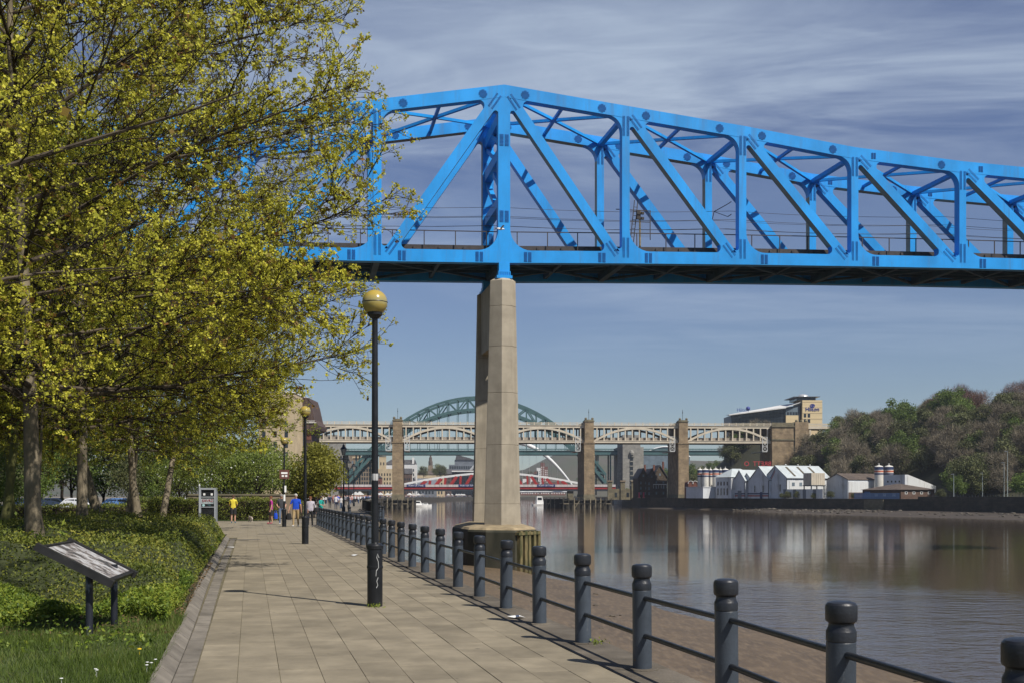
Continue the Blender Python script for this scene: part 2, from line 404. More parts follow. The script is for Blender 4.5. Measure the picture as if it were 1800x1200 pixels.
# ---- water
def water_mat():
    m = bpy.data.materials.new('river_water'); m.use_nodes = True
    n, l = m.node_tree.nodes, m.node_tree.links
    b = n['Principled BSDF']
    b.inputs['Base Color'].default_value = (0.070, 0.049, 0.029, 1)
    b.inputs['Roughness'].default_value = 0.06
    b.inputs['IOR'].default_value = 1.33
    b.inputs['Specular IOR Level'].default_value = 0.5
    g = n.new('ShaderNodeNewGeometry')
    def noise(scale, st, det, rot=0.0):
        mp = n.new('ShaderNodeMapping'); mp.inputs['Scale'].default_value = st; mp.inputs['Rotation'].default_value = (0, 0, rot)
        l.new(g.outputs['Position'], mp.inputs[0])
        z = n.new('ShaderNodeTexNoise'); z.inputs['Scale'].default_value = scale; z.inputs['Detail'].default_value = det
        z.inputs['Roughness'].default_value = 0.55
        l.new(mp.outputs[0], z.inputs['Vector']); return z.outputs['Fac']
    big = noise(0.22, (0.5, 1.0, 1), 3, 0.25)
    mid = noise(1.3, (0.6, 1.0, 1), 4, -0.2)
    fine = noise(5.0, (0.7, 1.0, 1), 2, 0.1)
    patch = noise(0.010, (1.0, 2.6, 1), 4, 0.25)
    sp = n.new('ShaderNodeSeparateXYZ'); l.new(g.outputs['Position'], sp.inputs[0])
    def mth(op, a, b2, clamp=False):
        q = n.new('ShaderNodeMath'); q.operation = op; q.use_clamp = clamp
        for i, v in enumerate((a, b2)):
            if isinstance(v, (int, float)): q.inputs[i].default_value = v
            else: l.new(v, q.inputs[i])
        return q.outputs[0]
    # a breeze ruffles the reach nearer the quay, the reach beyond lies calmer
    dist = mth('ADD', sp.outputs[1], mth('MULTIPLY', sp.outputs[0], 0.55))
    dist = mth('ADD', dist, mth('MULTIPLY', patch, 26.0))
    mr = n.new('ShaderNodeMapRange'); mr.inputs['From Min'].default_value = 84; mr.inputs['From Max'].default_value = 102
    mr.inputs['To Min'].default_value = 0.75; mr.inputs['To Max'].default_value = 0.13; mr.interpolation_type = 'SMOOTHSTEP'
    l.new(dist, mr.inputs['Value'])
    h = mth('ADD', mth('MULTIPLY', big, 0.30), mth('ADD', mth('MULTIPLY', mid, 0.22), mth('MULTIPLY', fine, 0.05)))
    pr = n.new('ShaderNodeMapRange'); pr.inputs['From Min'].default_value = 0.35; pr.inputs['From Max'].default_value = 0.65
    pr.inputs['To Min'].default_value = 0.7; pr.inputs['To Max'].default_value = 1.3
    l.new(patch, pr.inputs['Value'])
    bp = n.new('ShaderNodeBump'); bp.inputs['Distance'].default_value = 0.35
    l.new(mth('MULTIPLY', mr.outputs[0], pr.outputs[0]), bp.inputs['Strength'])
    l.new(h, bp.inputs['Height']); l.new(bp.outputs[0], b.inputs['Normal'])
    return m
M['water'] = water_mat()
mb = MB(); mb.add([(-2500, -300, WATER), (3000, -300, WATER), (3000, 3500, WATER), (-2500, 3500, WATER)], [(0, 1, 2, 3)])
struct('river_water', mb, M['water'])

# ---- left bank: outline of the quay edge
def Xe(Y, t): return (t - Y * PQ.y) / PQ.x
QUAY = [(Xe(-40, 4.0), -40), (Xe(66, 4.0), 66), (-7.9, 70), (-9.1, 80), (-19, 140), (-40, 300), (-62, 490), (-84, 700), (-82, 1000), (-46, 1450), (70, 1560), (300, 1600)]
left = [(300, 3300), (-2400, 3300), (-2400, -40)]
poly = QUAY + left
mb = MB(); mb.add([(x, y, -0.06) for x, y in poly], [tuple(range(len(poly)))])
struct('ground', mb, M['ground_far'])
mb = MB()
for (a, b) in zip(QUAY[:-1], QUAY[1:]):
    o = len(mb.v); mb.v += [(a[0], a[1], -0.062), (b[0], b[1], -0.062), (b[0], b[1], -6), (a[0], a[1], -6)]; mb.f.append((o, o + 3, o + 2, o + 1)); mb.m.append(0)
struct('quay_wall', mb, M['quaywall'])

# ---- mud foreshore below the quay
mb = MB(); cols_ = 14
rows = [(-40, 17.5), (0, 17.5), (15, 17.2), (25, 17.6), (33, 17.6), (40, 18.6), (48, 18.2), (56, 17.8), (64, 18.6), (72, 18.2), (80, 17.3), (86, 17.0), (91, 14.8), (96, 10), (101, 5)]
R_ = random.Random(3)
pts = []
for (Y, wd) in rows:
    x0 = Xe(Y, 4.0)
    for k in range(cols_):
        f = k / (cols_ - 1)
        z = -3.0 + (WATER - 0.10 + 3.0) * (f ** 0.8) + (R_.uniform(-.035, .035) if 0 < k < cols_ - 2 else 0)
        if k == cols_ - 1: z = WATER - 0.25
        pts.append((x0 - 0.1 + f * (wd + 1.5) + (R_.uniform(-.25, .25) if k > 8 else 0), Y + R_.uniform(-1, 1), z))
fs = []
for r in range(len(rows) - 1):
    for k in range(cols_ - 1):
        fs.append((r * cols_ + k, r * cols_ + k + 1, (r + 1) * cols_ + k + 1, (r + 1) * cols_ + k))
mb.add(pts, fs)
o = struct('mud_foreshore', mb, M['mud'], smooth=180)
M['twig_wood'] = mat('wet_driftwood', (0.06, 0.045, 0.03), .8, .3, 3)
# stones and driftwood on the mud
R_ = random.Random(8)
st_mb = MB(); st_mb.lathe([(0.0, -.3), (.75, -.2), (1, .12), (.7, .5), (0, .62)], 7)
stone_me = st_mb.mesh('stone', mat('mud_stone', (0.09, 0.075, 0.055), 0.8, 0.3, 2), 40)
for k in range(26):
    Y = R_.uniform(18, 84); w = R_.uniform(5, 16.5); f = w / 19
    s = R_.uniform(.05, .16)
    ob = link('stone', stone_me, bpy.data.objects['mud_foreshore'], (Xe(Y, 4.0) + w, Y, -3.0 - 1.2 * (f ** .8) + .03), R_.uniform(0, 6), (s * R_.uniform(1, 2.2), s, s * .7))
for k in range(2):
    Y = (30, 43)[k]; w = (12.5, 8)[k]; f = w / 19
    dm = MB(); dm.tube([(0, 0, .03), (.35, .05, .08), (.75, -.03, .05), (1.1, .08, .12)], [.05, .06, .045, .02], 6)
    dm.build('driftwood', M['twig_wood'], bpy.data.objects['mud_foreshore'], loc=(Xe(Y, 4.0) + w, Y, -3.0 - 1.2 * (f ** .8)), local=True).rotation_euler = (0, 0, R_.uniform(0, 3))

# ---- promenade paving: each near slab is a piece of its own
mb = MB()
SEND = 76.0
def promo_left(s): return -0.51 if s < 45.5 else -11.5
bed = [PT(4, -0.52, -.006), PT(4, 3.42, -.006), PT(SEND - 8.5, 3.42, -.006), PT(SEND, 2.0, -.006), PT(SEND + 1, -11.6, -.006), PT(45.5, -11.6, -.006), PT(45.5, -0.52, -.006)]
mb.add(bed, [tuple(range(len(bed)))])
prom = struct('promenade', mb, M['joint'])
SW, SL = 0.391, 0.905
def slab_mesh(w, l, name):
    m2 = MB(); g = .0022; c = .0025
    w2, l2 = w / 2 - g, l / 2 - g
    def ring(dw, z): return [(-w2 + dw, -l2 + dw, z), (w2 - dw, -l2 + dw, z), (w2 - dw, l2 - dw, z), (-w2 + dw, l2 - dw, z)]
    m2.add(ring(0, -.03) + ring(0, -c) + ring(c, 0), [(0, 1, 5, 4), (1, 2, 6, 5), (2, 3, 7, 6), (3, 0, 4, 7), (4, 5, 9, 8), (5, 6, 10, 9), (6, 7, 11, 10), (7, 4, 8, 11), (8, 9, 10, 11)])
    return m2
slab_me = slab_mesh(SW, SL, 'paving_slab').mesh('paving_slab', M['paving'])
slabs = []
R_ = random.Random(5)
ncol = 10
offs = [R_.random() for _ in range(60)]
for c in range(-28, ncol):
    t = -0.51 + SW * (c + .5)
    s = 5.2 + offs[c + 28] * SL
    while s < SEND - .5:
        ok = s < SEND - 9.5 or t < 2.0 + (SEND - s) * .12
        if (c >= 0 and ok) or (c < 0 and s > 46.2): slabs.append((s, t))
        s += SL
def visible(s, t):
    p = PT(s, t)
    if p.y < 9.3: return False
    x = 900 + p.x / p.y * FPX
    return -20 < x < 1820
vis = sorted([q for q in slabs if visible(*q)], key=lambda q: PT(*q).y)
near = set(vis[:298]); ang = math.atan2(-PD.x, PD.y)
rest = MB()
sm = slab_mesh(SW, SL, 'x')
for (s, t) in slabs:
    p = PT(s, t, R_.uniform(-.0025, .0015))
    tilt = (R_.uniform(-.003, .003), R_.uniform(-.005, .005))
    if (s, t) in near:
        ob = link('paving_slab', slab_me, prom, p); ob.rotation_euler = (tilt[0], tilt[1], ang)
    else:
        R = Matrix.Rotation(ang, 3, 'Z')
        rest.add([p + R @ Vector(v) for v in sm.v], sm.f)
M['paving_rest'] = mat('buff_paving_slab_far', (0.246, 0.211, 0.150), 0.9, 0.12, 1.2, 0.3, 60, spec=0.2, dirt=((0.165, 0.138, 0.098), 1.6, (1, 1, 1), 0.48, 0.78), coords='World')
o = rest.build('paving_slabs_beyond', M['paving_rest'], prom); o['kind'] = 'stuff'
# coping blocks along the river edge
cm = MB(); cm.box((0, 0, -.26), (.595, 1.79, .52)); cop_me = cm.mesh('coping_block', M['coping'])
qw = bpy.data.objects['quay_wall']
s = 4.0
while s < 66:
    link('coping_block', cop_me, qw, PT(s, 3.705, .0 + R_.uniform(-.006, .004)), ang); s += 1.8
cap2 = MB()
for (a, b) in zip(QUAY[1:5], QUAY[2:6]):
    a3, b3 = Vector((*a, -.1)), Vector((*b, -.1)); cap2.beam(a3, b3, .6, .24)
cap2.build('coping', M['coping'], qw)
# kerb: a flat drainage band and a sloping kerb beside the planting
km = MB(); km.box((0, 0, -.045), (.175, .885, .09)); band_me = km.mesh('channel_block', M['kerb'])
km = MB(); prof = [(-.08, -.1), (.075, -.1), (.075, .012), (.05, .03), (-.03, .095), (-.08, .105)]
km.prism([(x, -.44, z) for x, z in prof], (0, .88, 0)); kerb_me = km.mesh('kerb_block', M['kerb'])
kerb = thing('kerb', 'dark grey sloping kerb between the paving and the planted verge', 'kerb')
s = 5.0
def kerb_t(s): return -0.10 * sst(12, 26, s) 
while s < 45:
    sl = math.atan2(kerb_t(s + .9) - kerb_t(s), .9)
    link('channel_block', band_me, kerb, PT(s, -.605 + kerb_t(s) * .5, .0 + R_.uniform(-.003, .003)), ang - sl)
    link('kerb_block', kerb_me, kerb, PT(s, -.775 + kerb_t(s), -.005 + R_.uniform(-.004, .004)), ang - sl)
    s += .9
fillk = MB(); fillk.add([PT(12, -.50, -.02), PT(46, -.50, -.02), PT(46, -1.0, -.02), PT(12, -1.0, -.02)], [(0, 1, 2, 3)]); fillk.build('bedding', M['joint'], kerb)

# ---- planted verge on the left
def verge_h(X, Y):
    s, t = st_of(X, Y)
    d = -t - 1.0
    return 0.075 + 0.50 * sst(0.6, 7, d) * sst(14, 26, s) + 0.16 * sst(0.5, 6, d) * (1 - sst(14, 26, s)) + 0.25 * sst(9, 25, d)
mb = MB(); ns, nt = 80, 44
for i in range(ns + 1):
    s = -6 + 54 * i / ns
    for j in range(nt + 1):
        t = -0.84 - 0.10 * sst(12, 26, s) - 34 * (j / nt) ** 1.8
        p = PT(s, t); p.z = verge_h(p.x, p.y) + (0.015 * math.sin(s * 3.1) * math.sin(t * 2.7) if j else 0)
        if j == 0: p.z = .09
        mb.v.append(tuple(p))
for i in range(ns):
    for j in range(nt):
        a = i * (nt + 1) + j; p = mb.v[a]
        s, t = st_of(p[0], p[1])
        mb.f.append((a, a + 1, a + nt + 2, a + nt + 1)[::-1])
        mb.m.append(0 if (s < 17 - (-t - 1) * .25 and t > -7) else 1)
struct('planted_verge', mb, [M['lawn_base'], M['soil']], smooth=180)
# lawn strip behind the paving, road and car park beyond
def strip(name, pts_, m): 
    b2 = MB(); b2.add(pts_, [tuple(range(len(pts_)))]); return struct(name, b2, m)
strip('lawn_strip', [PT(SEND + .2, -11.8, .03), PT(SEND + .2, 1.6, .03), PT(SEND + 9, -1.0, .03), PT(SEND + 9, -40, .03), PT(48, -40, .03), PT(48, -11.8, .03)], M['lawn_base'])
strip('road', [(-120, 88, .02), (-26, 90, .02), (-27, 112, .02), (-120, 112, .02)], M['asphalt'])

# ---- right bank
RB = [(175, 150), (152, 250), (138.5, 300), (125, 340), (114, 370), (99, 404), (95, 420), (74, 480), (61, 520), (62, 620), (75, 720), (70, 1000), (79, 1400), (300, 1450)]
WALLTOP = 0.6
mb = MB()
poly = RB + [(2500, 1450), (2500, 150)]
mb.add([(x, y, WALLTOP) for x, y in poly], [tuple(range(len(poly)))])
struct('far_bank', mb, M['soil'])
mb = MB()
for k, (a, b) in enumerate(zip(RB[:-1], RB[1:])):
    zt = WALLTOP + (0.75 if k < 3 else 0.0) + .02
    nrm = Vector((-(b[1] - a[1]), b[0] - a[0], 0)).normalized()
    mb.beam((a[0] + nrm.x * .3, a[1] + nrm.y * .3, (zt - 7) / 2), (b[0] + nrm.x * .3, b[1] + nrm.y * .3, (zt - 7) / 2), .8, zt + 7)
tag(struct('river_wall', mb, M['quaywall']), 'dark stone river wall along the far bank', None)
# its mud shore with rubble
def rb_at(Y):
    for (a, b) in zip(RB[:-1], RB[1:]):
        if a[1] <= Y <= b[1]:
            f = (Y - a[1]) / (b[1] - a[1]); return a[0] + f * (b[0] - a[0])
    return 80
mb = MB(); Ys = list(range(150, 560, 10)); R_ = random.Random(21)
for Y in Ys:
    wd = (30 if Y < 330 else 30 - 22 * sst(330, 450, Y)) * (1 - .8 * sst(470, 550, Y)) + R_.uniform(-1, 1)
    x0 = rb_at(Y)
    for k, (f, z) in enumerate(((0, -2.9), (.15, -3.1), (.4, -3.45), (.7, -3.8), (1.0, -4.14), (1.1, -4.5))):
        mb.v.append((x0 - f * wd + (R_.uniform(-1.2, 1.2) if 0 < k else 0.4), Y - f * wd * .25, z - (0 if Y < 400 else .5 * sst(400, 480, Y)) + R_.uniform(-.08, .08) * (0 < k < 4)))
for r in range(len(Ys) - 1):
    for k in range(5): mb.f.append((r * 6 + k, r * 6 + 6 + k, r * 6 + 7 + k, r * 6 + 1 + k)); mb.m.append(0)
struct('far_mud_shore', mb, mat('dark_shore_mud', (0.085, 0.068, 0.050), 0.7, 0.3, 0.12, 0.4, 1.5, col2=(0.048, 0.040, 0.032), coords='World', spec=.2), smooth=180)
rb_m = mat('shore_rubble', (0.115, 0.10, 0.078), 0.9, 0.4, 0.6)
rm = MB(); R_ = random.Random(22)
base = st_mb
for k in range(420):
    Y = R_.uniform(255, 440); wd = 30 - 22 * sst(330, 450, Y); f = R_.betavariate(1.6, 2.2)
    if math.sin(Y * .11) + math.sin(Y * .037) < -.3 and R_.random() < .8: continue
    s = R_.uniform(.18, .62); c = Vector((rb_at(Y) - f * wd, Y - f * wd * .25, -3.0 - 1.1 * f + .05)); a = R_.uniform(0, 6)
    R = Matrix.Rotation(a, 3, 'Z') @ Matrix.Rotation(R_.uniform(-.5, .5), 3, 'X')
    rm.add([c + R @ Vector((v[0] * s * R_.uniform(.8, 1.7), v[1] * s, v[2] * s * .8)) for v in base.v], base.f)
o = rm.build('shore_rubble', rb_m); tag(o, 'grey rubble and stones strewn over the far mud shore', 'rubble', kind='stuff')

# ---- the wooded hill behind the right bank
def hill_z(X, Y):
    w = (X - rb_at(min(max(Y, 151), 700))) * .93
    if Y > 700: w = X - 75
    z = WALLTOP - .05 + 31.5 * sst(24, 92 - 26 * sst(530, 585, Y), w) + 7 * sst(90, 190, w)
    z *= 1 - .45 * sst(560, 760, Y)
    return z
mb = MB(); NX, NY = 60, 60
for j in range(NY + 1):
    Y = 180 + 900 * (j / NY) ** 1.35
    for i in range(NX + 1):
        X = rb_at(min(Y, 700)) + 4 + 500 * (i / NX) ** 1.5
        mb.v.append((X, Y, hill_z(X, Y) + (.0 if i < 2 else R_.uniform(-.4, .4)) + (.03 if i < 8 else 0)))
for j in range(NY):
    for i in range(NX):
        a = j * (NX + 1) + i; mb.f.append((a, a + 1, a + NX + 2, a + NX + 1)); mb.m.append(0)
struct('wooded_hill', mb, M['hill'], smooth=180)
# distant hills closing the valley
mb = MB(); n = 90; R_ = random.Random(31)
prof = []
for i in range(n + 1):
    X = -1700 + 4200 * i / n
    x = 900 + X / 2300 * FPX
    h = 42 + 18 * math.sin(X * .004 + 1) + 9 * math.sin(X * .013)
    h = h + 30 * sst(930, 1000, x) - 8 * sst(780, 900, x) * (1 - sst(900, 960, x))
    prof.append((X, h))
for X, h in prof:
    mb.v += [(X * .72, 1650, 0.0), (X * .85, 1950, h * .45), (X, 2300, h), (X * 1.2, 2900, h * 1.02)]
for i in range(n):
    for k in range(3): mb.f.append((i * 4 + k, i * 4 + 4 + k, i * 4 + 5 + k, i * 4 + 1 + k)); mb.m.append(0)
struct('distant_hills', mb, M['far_land'], smooth=180)
strip('lawn', [(rb_at(250) + 1.5, 250, WALLTOP + .05), (rb_at(250) + 60, 250, WALLTOP + .05), (rb_at(342) + 38, 356, WALLTOP + .05), (rb_at(342) + 2.5, 342, WALLTOP + .05)],
      mat('riverside_grass', (0.085, 0.115, 0.028), 0.95, 0.3, 0.1, coords='World'))

st_ = MB(); a, b = Vector((119.5, 354.5, 0)), Vector((116.2, 363.5, 0)); st_.beam(a + Vector((-.75, 0, -2.2)), b + Vector((-.75, 0, -2.2)), .5, 5.2)
st_.build('stone_landing', brick_mat('pale_wall_stone', (.20, .17, .11), (.16, .14, .09), (.08, .07, .05), 1, 1.2, .5, dirt=.5), bpy.data.objects['river_wall'])
# ================================================================== THE BLUE TRUSS BRIDGE
PHI = math.atan2(1.91, 10.24); PL = 10.42; TW = 8.2
bridge = thing('truss_bridge', 'bright blue steel truss railway bridge high across the river', 'bridge', (-0.71, 92, 0), PHI)
ZT = {-4: 29.3, -3: 30.5, -2: 32.0, -1: 33.70, 0: 35.57, 1: 34.5, 2: 33.45, 3: 32.2, 4: 31.54, 5: 31.2, 6: 30.9, 7: 30.7}
ZB = {-4: 20.1, -3: 20.2, -2: 20.4, -1: 20.60, 0: 20.85, 1: 21.2, 2: 21.5, 3: 21.75, 4: 21.96, 5: 22.1, 6: 22.2, 7: 22.25}
CD = 1.02; CTH = 0.80; VW = 0.66; DW = 0.80; MW = 1.0
I0, I1 = -4, 7
def isect(p, d, q, e):
    den = d[0] * e[1] - d[1] * e[0]
    t = ((q[0] - p[0]) * e[1] - (q[1] - p[1]) * e[0]) / den
    return (p[0] + d[0] * t, p[1] + d[1] * t)
def fillet(P, A, B, r):
    """curved gusset corner at P between directions to A and B (2-D); returns polygon"""
    a = Vector((A[0] - P[0], A[1] - P[1])).normalized(); b = Vector((B[0] - P[0], B[1] - P[1])).normalized()
    ang = a.angle(b); d = r / math.tan(ang / 2)
    d = min(d, 3.4); r = d * math.tan(ang / 2)
    Pv = Vector(P); bis = (a + b).normalized(); C = Pv + bis * (r / math.sin(ang / 2))
    T1 = Pv + a * d; T2 = Pv + b * d
    a0 = math.atan2(T1.y - C.y, T1.x - C.x); a1 = math.atan2(T2.y - C.y, T2.x - C.x)
    da = (a1 - a0 + math.pi) % (2 * math.pi) - math.pi
    arc = [(C.x + r * math.cos(a0 + da * k / 8), C.y + r * math.sin(a0 + da * k / 8)) for k in range(9)]
    return [tuple(P)] + arc
# bolt patches: round, square, and long
def bolt_mesh(kind):
    b2 = MB()
    if kind == 'round':
        for i in range(-4, 5):
            for j in range(-4, 5):
                if i * i + j * j < 20: b2.box((i * .085, -.02, j * .085), (.052, .04, .052))
    elif kind == 'square':
        for i in range(-4, 5):
            if i == 0: continue
            for j in range(-4, 5): b2.box((i * .075, -.02, j * .095), (.05, .04, .055))
    elif kind == 'long':
        for i in (-3.6, -2.7, -1.8, 1.8, 2.7, 3.6):
            for j in range(-6, 7): b2.box((i * .07, -.02, j * .115), (.045, .04, .06))
    elif kind == 'vert':
        for i in (-3.4, -2.4, -1.4, 1.4, 2.4, 3.4):
            for j in range(-8, 9): b2.box((i * .08, -.02, j * .105), (.04, .04, .045))
    return b2.mesh('bolt_patch', M['blue_bolt'])
BOLT = {k: bolt_mesh(k) for k in ('round', 'square', 'long', 'vert')}
def bolts(kind, parent, x, z, y, rot=0.0, sc=1.0):
    o = link('bolt_patch', BOLT[kind], parent, (x, y, z)); o.rotation_euler = (0, rot, 0); o.scale = (sc, 1, sc); o['kind'] = 'stuff'; return o
def truss(y0, far):
    th = CTH; yf = y0 - th / 2                      # front face
    soff = 1 if True else 0
    def plate(poly, name, t=th, parent=bridge, mats=None):
        b2 = MB(); b2.prism([(x, y0 - t / 2, z) for x, z in poly], (0, t, 0)); return b2.build(name, mats or M['blue'], parent, local=True)
    def xs(i): return i * PL
    def strip2(p, q, h0, h1):
        return None
    nodesT = {i: (xs(i), ZT[i] - CD / 2) for i in range(I0, I1 + 1)}
    nodesB = {i: (xs(i), ZB[i] + CD / 2) for i in range(I0, I1 + 1)}
    tops, bots, verts, diags = {}, {}, {}, {}
    for i in range(I0, I1):
        # chords as full-depth plates, mitred on the node lines
        P = [(xs(i), ZT[i] - CD), (xs(i + 1), ZT[i + 1] - CD), (xs(i + 1), ZT[i + 1]), (xs(i), ZT[i])]
        b2 = MB(); b2.prism([(x, y0 - th / 2, z) for x, z in P], (0, th, 0))
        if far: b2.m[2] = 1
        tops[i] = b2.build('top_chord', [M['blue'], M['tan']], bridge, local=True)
        P = [(xs(i), ZB[i]), (xs(i + 1), ZB[i + 1]), (xs(i + 1), ZB[i + 1] + CD), (xs(i), ZB[i] + CD)]
        b2 = MB(); b2.prism([(x, y0 - th / 2, z) for x, z in P], (0, th, 0)); bots[i] = b2.build('bottom_chord', M['blue'], bridge, local=True)
    for i in range(I0, I1 + 1):
        w = MW if i == 0 else VW; t2 = th - .012
        b2 = MB(); b2.prism([(x, y0 - t2 / 2, z) for x, z in [(xs(i) - w / 2, ZB[i] + CD - .15), (xs(i) + w / 2, ZB[i] + CD - .15), (xs(i) + w / 2, ZT[i] - CD + .2), (xs(i) - w / 2, ZT[i] - CD + .2)]], (0, t2, 0))
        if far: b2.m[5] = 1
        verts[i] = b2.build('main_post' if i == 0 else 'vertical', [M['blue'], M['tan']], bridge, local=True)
    gus = {}
    def addg(key, poly, t):
        b2 = MB(); b2.prism([(x, y0 - t / 2, z) for x, z in poly], (0, t, 0)); b2.build('gusset', M['blue'], bridge, local=True)
    for i in range(I0, I1):
        if i >= 0: a, b, ia, ib = nodesT[i], nodesB[i + 1], i, i + 1      # falls to the right
        else: a, b, ia, ib = nodesT[i + 1], nodesB[i], i + 1, i
        sgn = 1 if i >= 0 else -1
        va, vb = xs(ia), xs(ib); wa = (MW if ia == 0 else VW) / 2; wb = (MW if ib == 0 else VW) / 2
        # pull the diagonal's ends a little off the nodes, as on the real gussets
        A = (va + sgn * .25, a[1] - .1); B = (vb - sgn * .75, b[1] + .1)
        d = Vector((B[0] - A[0], B[1] - A[1])).normalized(); nrm = Vector((-d.y, d.x)) * sgn   # to the upper side
        A2 = (A[0] + d.x * .6, A[1] + d.y * .6); B2 = (B[0] - d.x * .5, B[1] - d.y * .5)
        up = [(A2[0] + nrm.x * DW / 2, A2[1] + nrm.y * DW / 2), (B2[0] + nrm.x * DW / 2, B2[1] + nrm.y * DW / 2)]
        lo = [(A2[0] - nrm.x * DW / 2, A2[1] - nrm.y * DW / 2), (B2[0] - nrm.x * DW / 2, B2[1] - nrm.y * DW / 2)]
        t3 = th - .024
        b2 = MB(); poly2 = [lo[0], lo[1], up[1], up[0]]
        if sgn < 0: poly2 = poly2[::-1]
        b2.prism([(x, y0 - t3 / 2, z) for x, z in poly2], (0, t3, 0))
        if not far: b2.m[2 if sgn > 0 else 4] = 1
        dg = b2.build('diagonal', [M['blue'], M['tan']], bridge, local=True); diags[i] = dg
        # openings: upper (top chord / vertical ib / diagonal) and lower (vertical ia / bottom chord / diagonal)
        ct = ((xs(i), ZT[i] - CD), (PL, ZT[i + 1] - ZT[i])); cb = ((xs(i), ZB[i] + CD), (PL, ZB[i + 1] - ZB[i]))
        vbl = ((vb - sgn * wb, 0), (0, 1)); val = ((va + sgn * wa, 0), (0, 1))
        dup = (up[0], (d.x, d.y)); dlo = (lo[0], (d.x, d.y))
        U1 = isect(*ct, *dup); U2 = isect(*ct, *vbl); U3 = isect(*dup, *vbl)
        L1 = isect(*val, *dlo); L2 = isect(*val, *cb); L3 = isect(*dlo, *cb)
        t4 = th - .036
        addg(('t', ia), fillet(U1, U2, U3, .42), t4); addg(('t', ib), fillet(U2, U1, U3, 1.35), t4); 
        addg(('b', ib), fillet(U3, U1, U2, .25), t4)
        addg(('t', ia), fillet(L1, L2, L3, .22), t4); addg(('b', ia), fillet(L2, L1, L3, 1.75), t4); addg(('b', ib), fillet(L3, L1, L2, .42), t4)
        if True:
            rot = -math.atan2(d.y, d.x) + math.pi / 2
            y = yf - .001
            s1 = .9
            # plates at diagonal ends, chord splices and vertical ends
            bolts('long', dg, A[0] + d.x * .95, A[1] + d.y * .95, y + .012, rot, s1)
            bolts('long', dg, B[0] - d.x * .75, B[1] - d.y * .75, y + .012, rot, s1)
            for f, k in ((.17, 'round'), (.80, 'round')):
                f2 = f if sgn > 0 else 1 - f
                if i >= 3 and f == .17: k = 'square'
                bolts(k, tops[i], xs(i) + PL * f2, ZT[i] + (ZT[i + 1] - ZT[i]) * f2 - .55, y, 0, .95 if k == 'round' else .62)
            for f in (.19, .80):
                if i >= 1 and f == .80: continue
                bolts('square', bots[i], xs(i) + PL * f, ZB[i] + (ZB[i + 1] - ZB[i]) * f + .5, y, 0, .95)
    for i in range(I0, I1 + 1):
        if i == 0:
            for z in (31.0, 24.7): bolts('square', verts[0], 0, z, yf + .005, 0, 1.15)
        else:
            bolts('vert', verts[i], xs(i), ZT[i] - 1.7, yf + .005, 0, .95)
            bolts('vert', verts[i], xs(i), ZB[i] + 1.35, yf + .005, 0, .95)
truss(0.0, False); truss(TW, True)
# bottom: cross girders, stringers, bracing, deck, walkways, railings
def zb(s): 
    i = int(math.floor(s / PL)); i = max(I0, min(I1 - 1, i)); f = s / PL - i
    return ZB[i] + (ZB[i + 1] - ZB[i]) * f
def zt(s):
    i = int(math.floor(s / PL)); i = max(I0, min(I1 - 1, i)); f = s / PL - i
    return ZT[i] + (ZT[i + 1] - ZT[i]) * f
ya, yb = CTH / 2, TW - CTH / 2
for i in range(I0, I1 + 1):
    b2 = MB(); b2.box((i * PL, TW / 2, ZB[i] + .42), (.5, yb - ya - .004, .82)); b2.build('cross_girder', M['deck_blue'], bridge, local=True)
    if i < I1:
        sm_ = (i + .5) * PL
        b2 = MB(); b2.box((sm_, TW / 2, zb(sm_) + .5), (.3, yb - ya - .004, .55)); b2.build('cross_girder', M['deck_blue'], bridge, local=True)
        for (s0, y0_, s1, y1_) in ((i * PL + .3, ya, sm_ - .2, TW / 2), (i * PL + .3, yb, sm_ - .2, TW / 2), ((i + 1) * PL - .3, ya, sm_ + .2, TW / 2), ((i + 1) * PL - .3, yb, sm_ + .2, TW / 2)):
            b2 = MB(); b2.beam((s0, y0_, zb(s0) + .22), (s1, y1_, zb(s1) + .22), .24, .2); b2.build('bottom_brace', M['deck_blue'], bridge, local=True)
        for y in (TW / 2 - 2.1, TW / 2 - .7, TW / 2 + .7, TW / 2 + 2.1):
            b2 = MB(); b2.beam((i * PL + .26, y, ZB[i] + .72), ((i + 1) * PL - .26, y, ZB[i + 1] + .72), .22, .5); b2.build('stringer', M['deck_blue'], bridge, local=True)
        b2 = MB(); b2.prism([(i * PL, ya + .25, ZB[i] + 1.0), ((i + 1) * PL - .01, ya + .25, ZB[i + 1] + 1.0), ((i + 1) * PL - .01, ya + .25, ZB[i + 1] + 1.28), (i * PL, ya + .25, ZB[i] + 1.28)], (0, yb - ya - .5, 0))
        b2.build('deck_slab', M['steel_dark'], bridge, local=True)
        for y in (ya + .55, yb - .55):
            b2 = MB(); z0 = ZB[i] + 1.283; z1 = ZB[i + 1] + 1.283
            b2.prism([(i * PL + .02, y, z0), ((i + 1) * PL - .02, y, z1), ((i + 1) * PL - .02, y, z1 + .42), (i * PL + .02, y, z0 + .42)], (0, .16, 0))
            for k in range(5):
                s = (i + (k + .5) / 5) * PL; b2.box((s, y - .06, zb(s) + 1.28 + .18), (.22, .10, .22))
            b2.build('cable_trough', M['rail_brown'], bridge, local=True)
            b2 = MB(); b2.beam((i * PL, y - .2, ZB[i] + 2.82), ((i + 1) * PL, y - .2, ZB[i + 1] + 2.82), .07, .07); b2.build('handrail', M['rail_brown'], bridge, local=True)
            for k in range(4):
                s = (i + (k + .5) / 4) * PL
                b2 = MB(); b2.box((s, y - .2, zb(s) + 2.0), (.07, .07, 1.62)); b2.build('railing_post', M['rail_brown'], bridge, local=True)
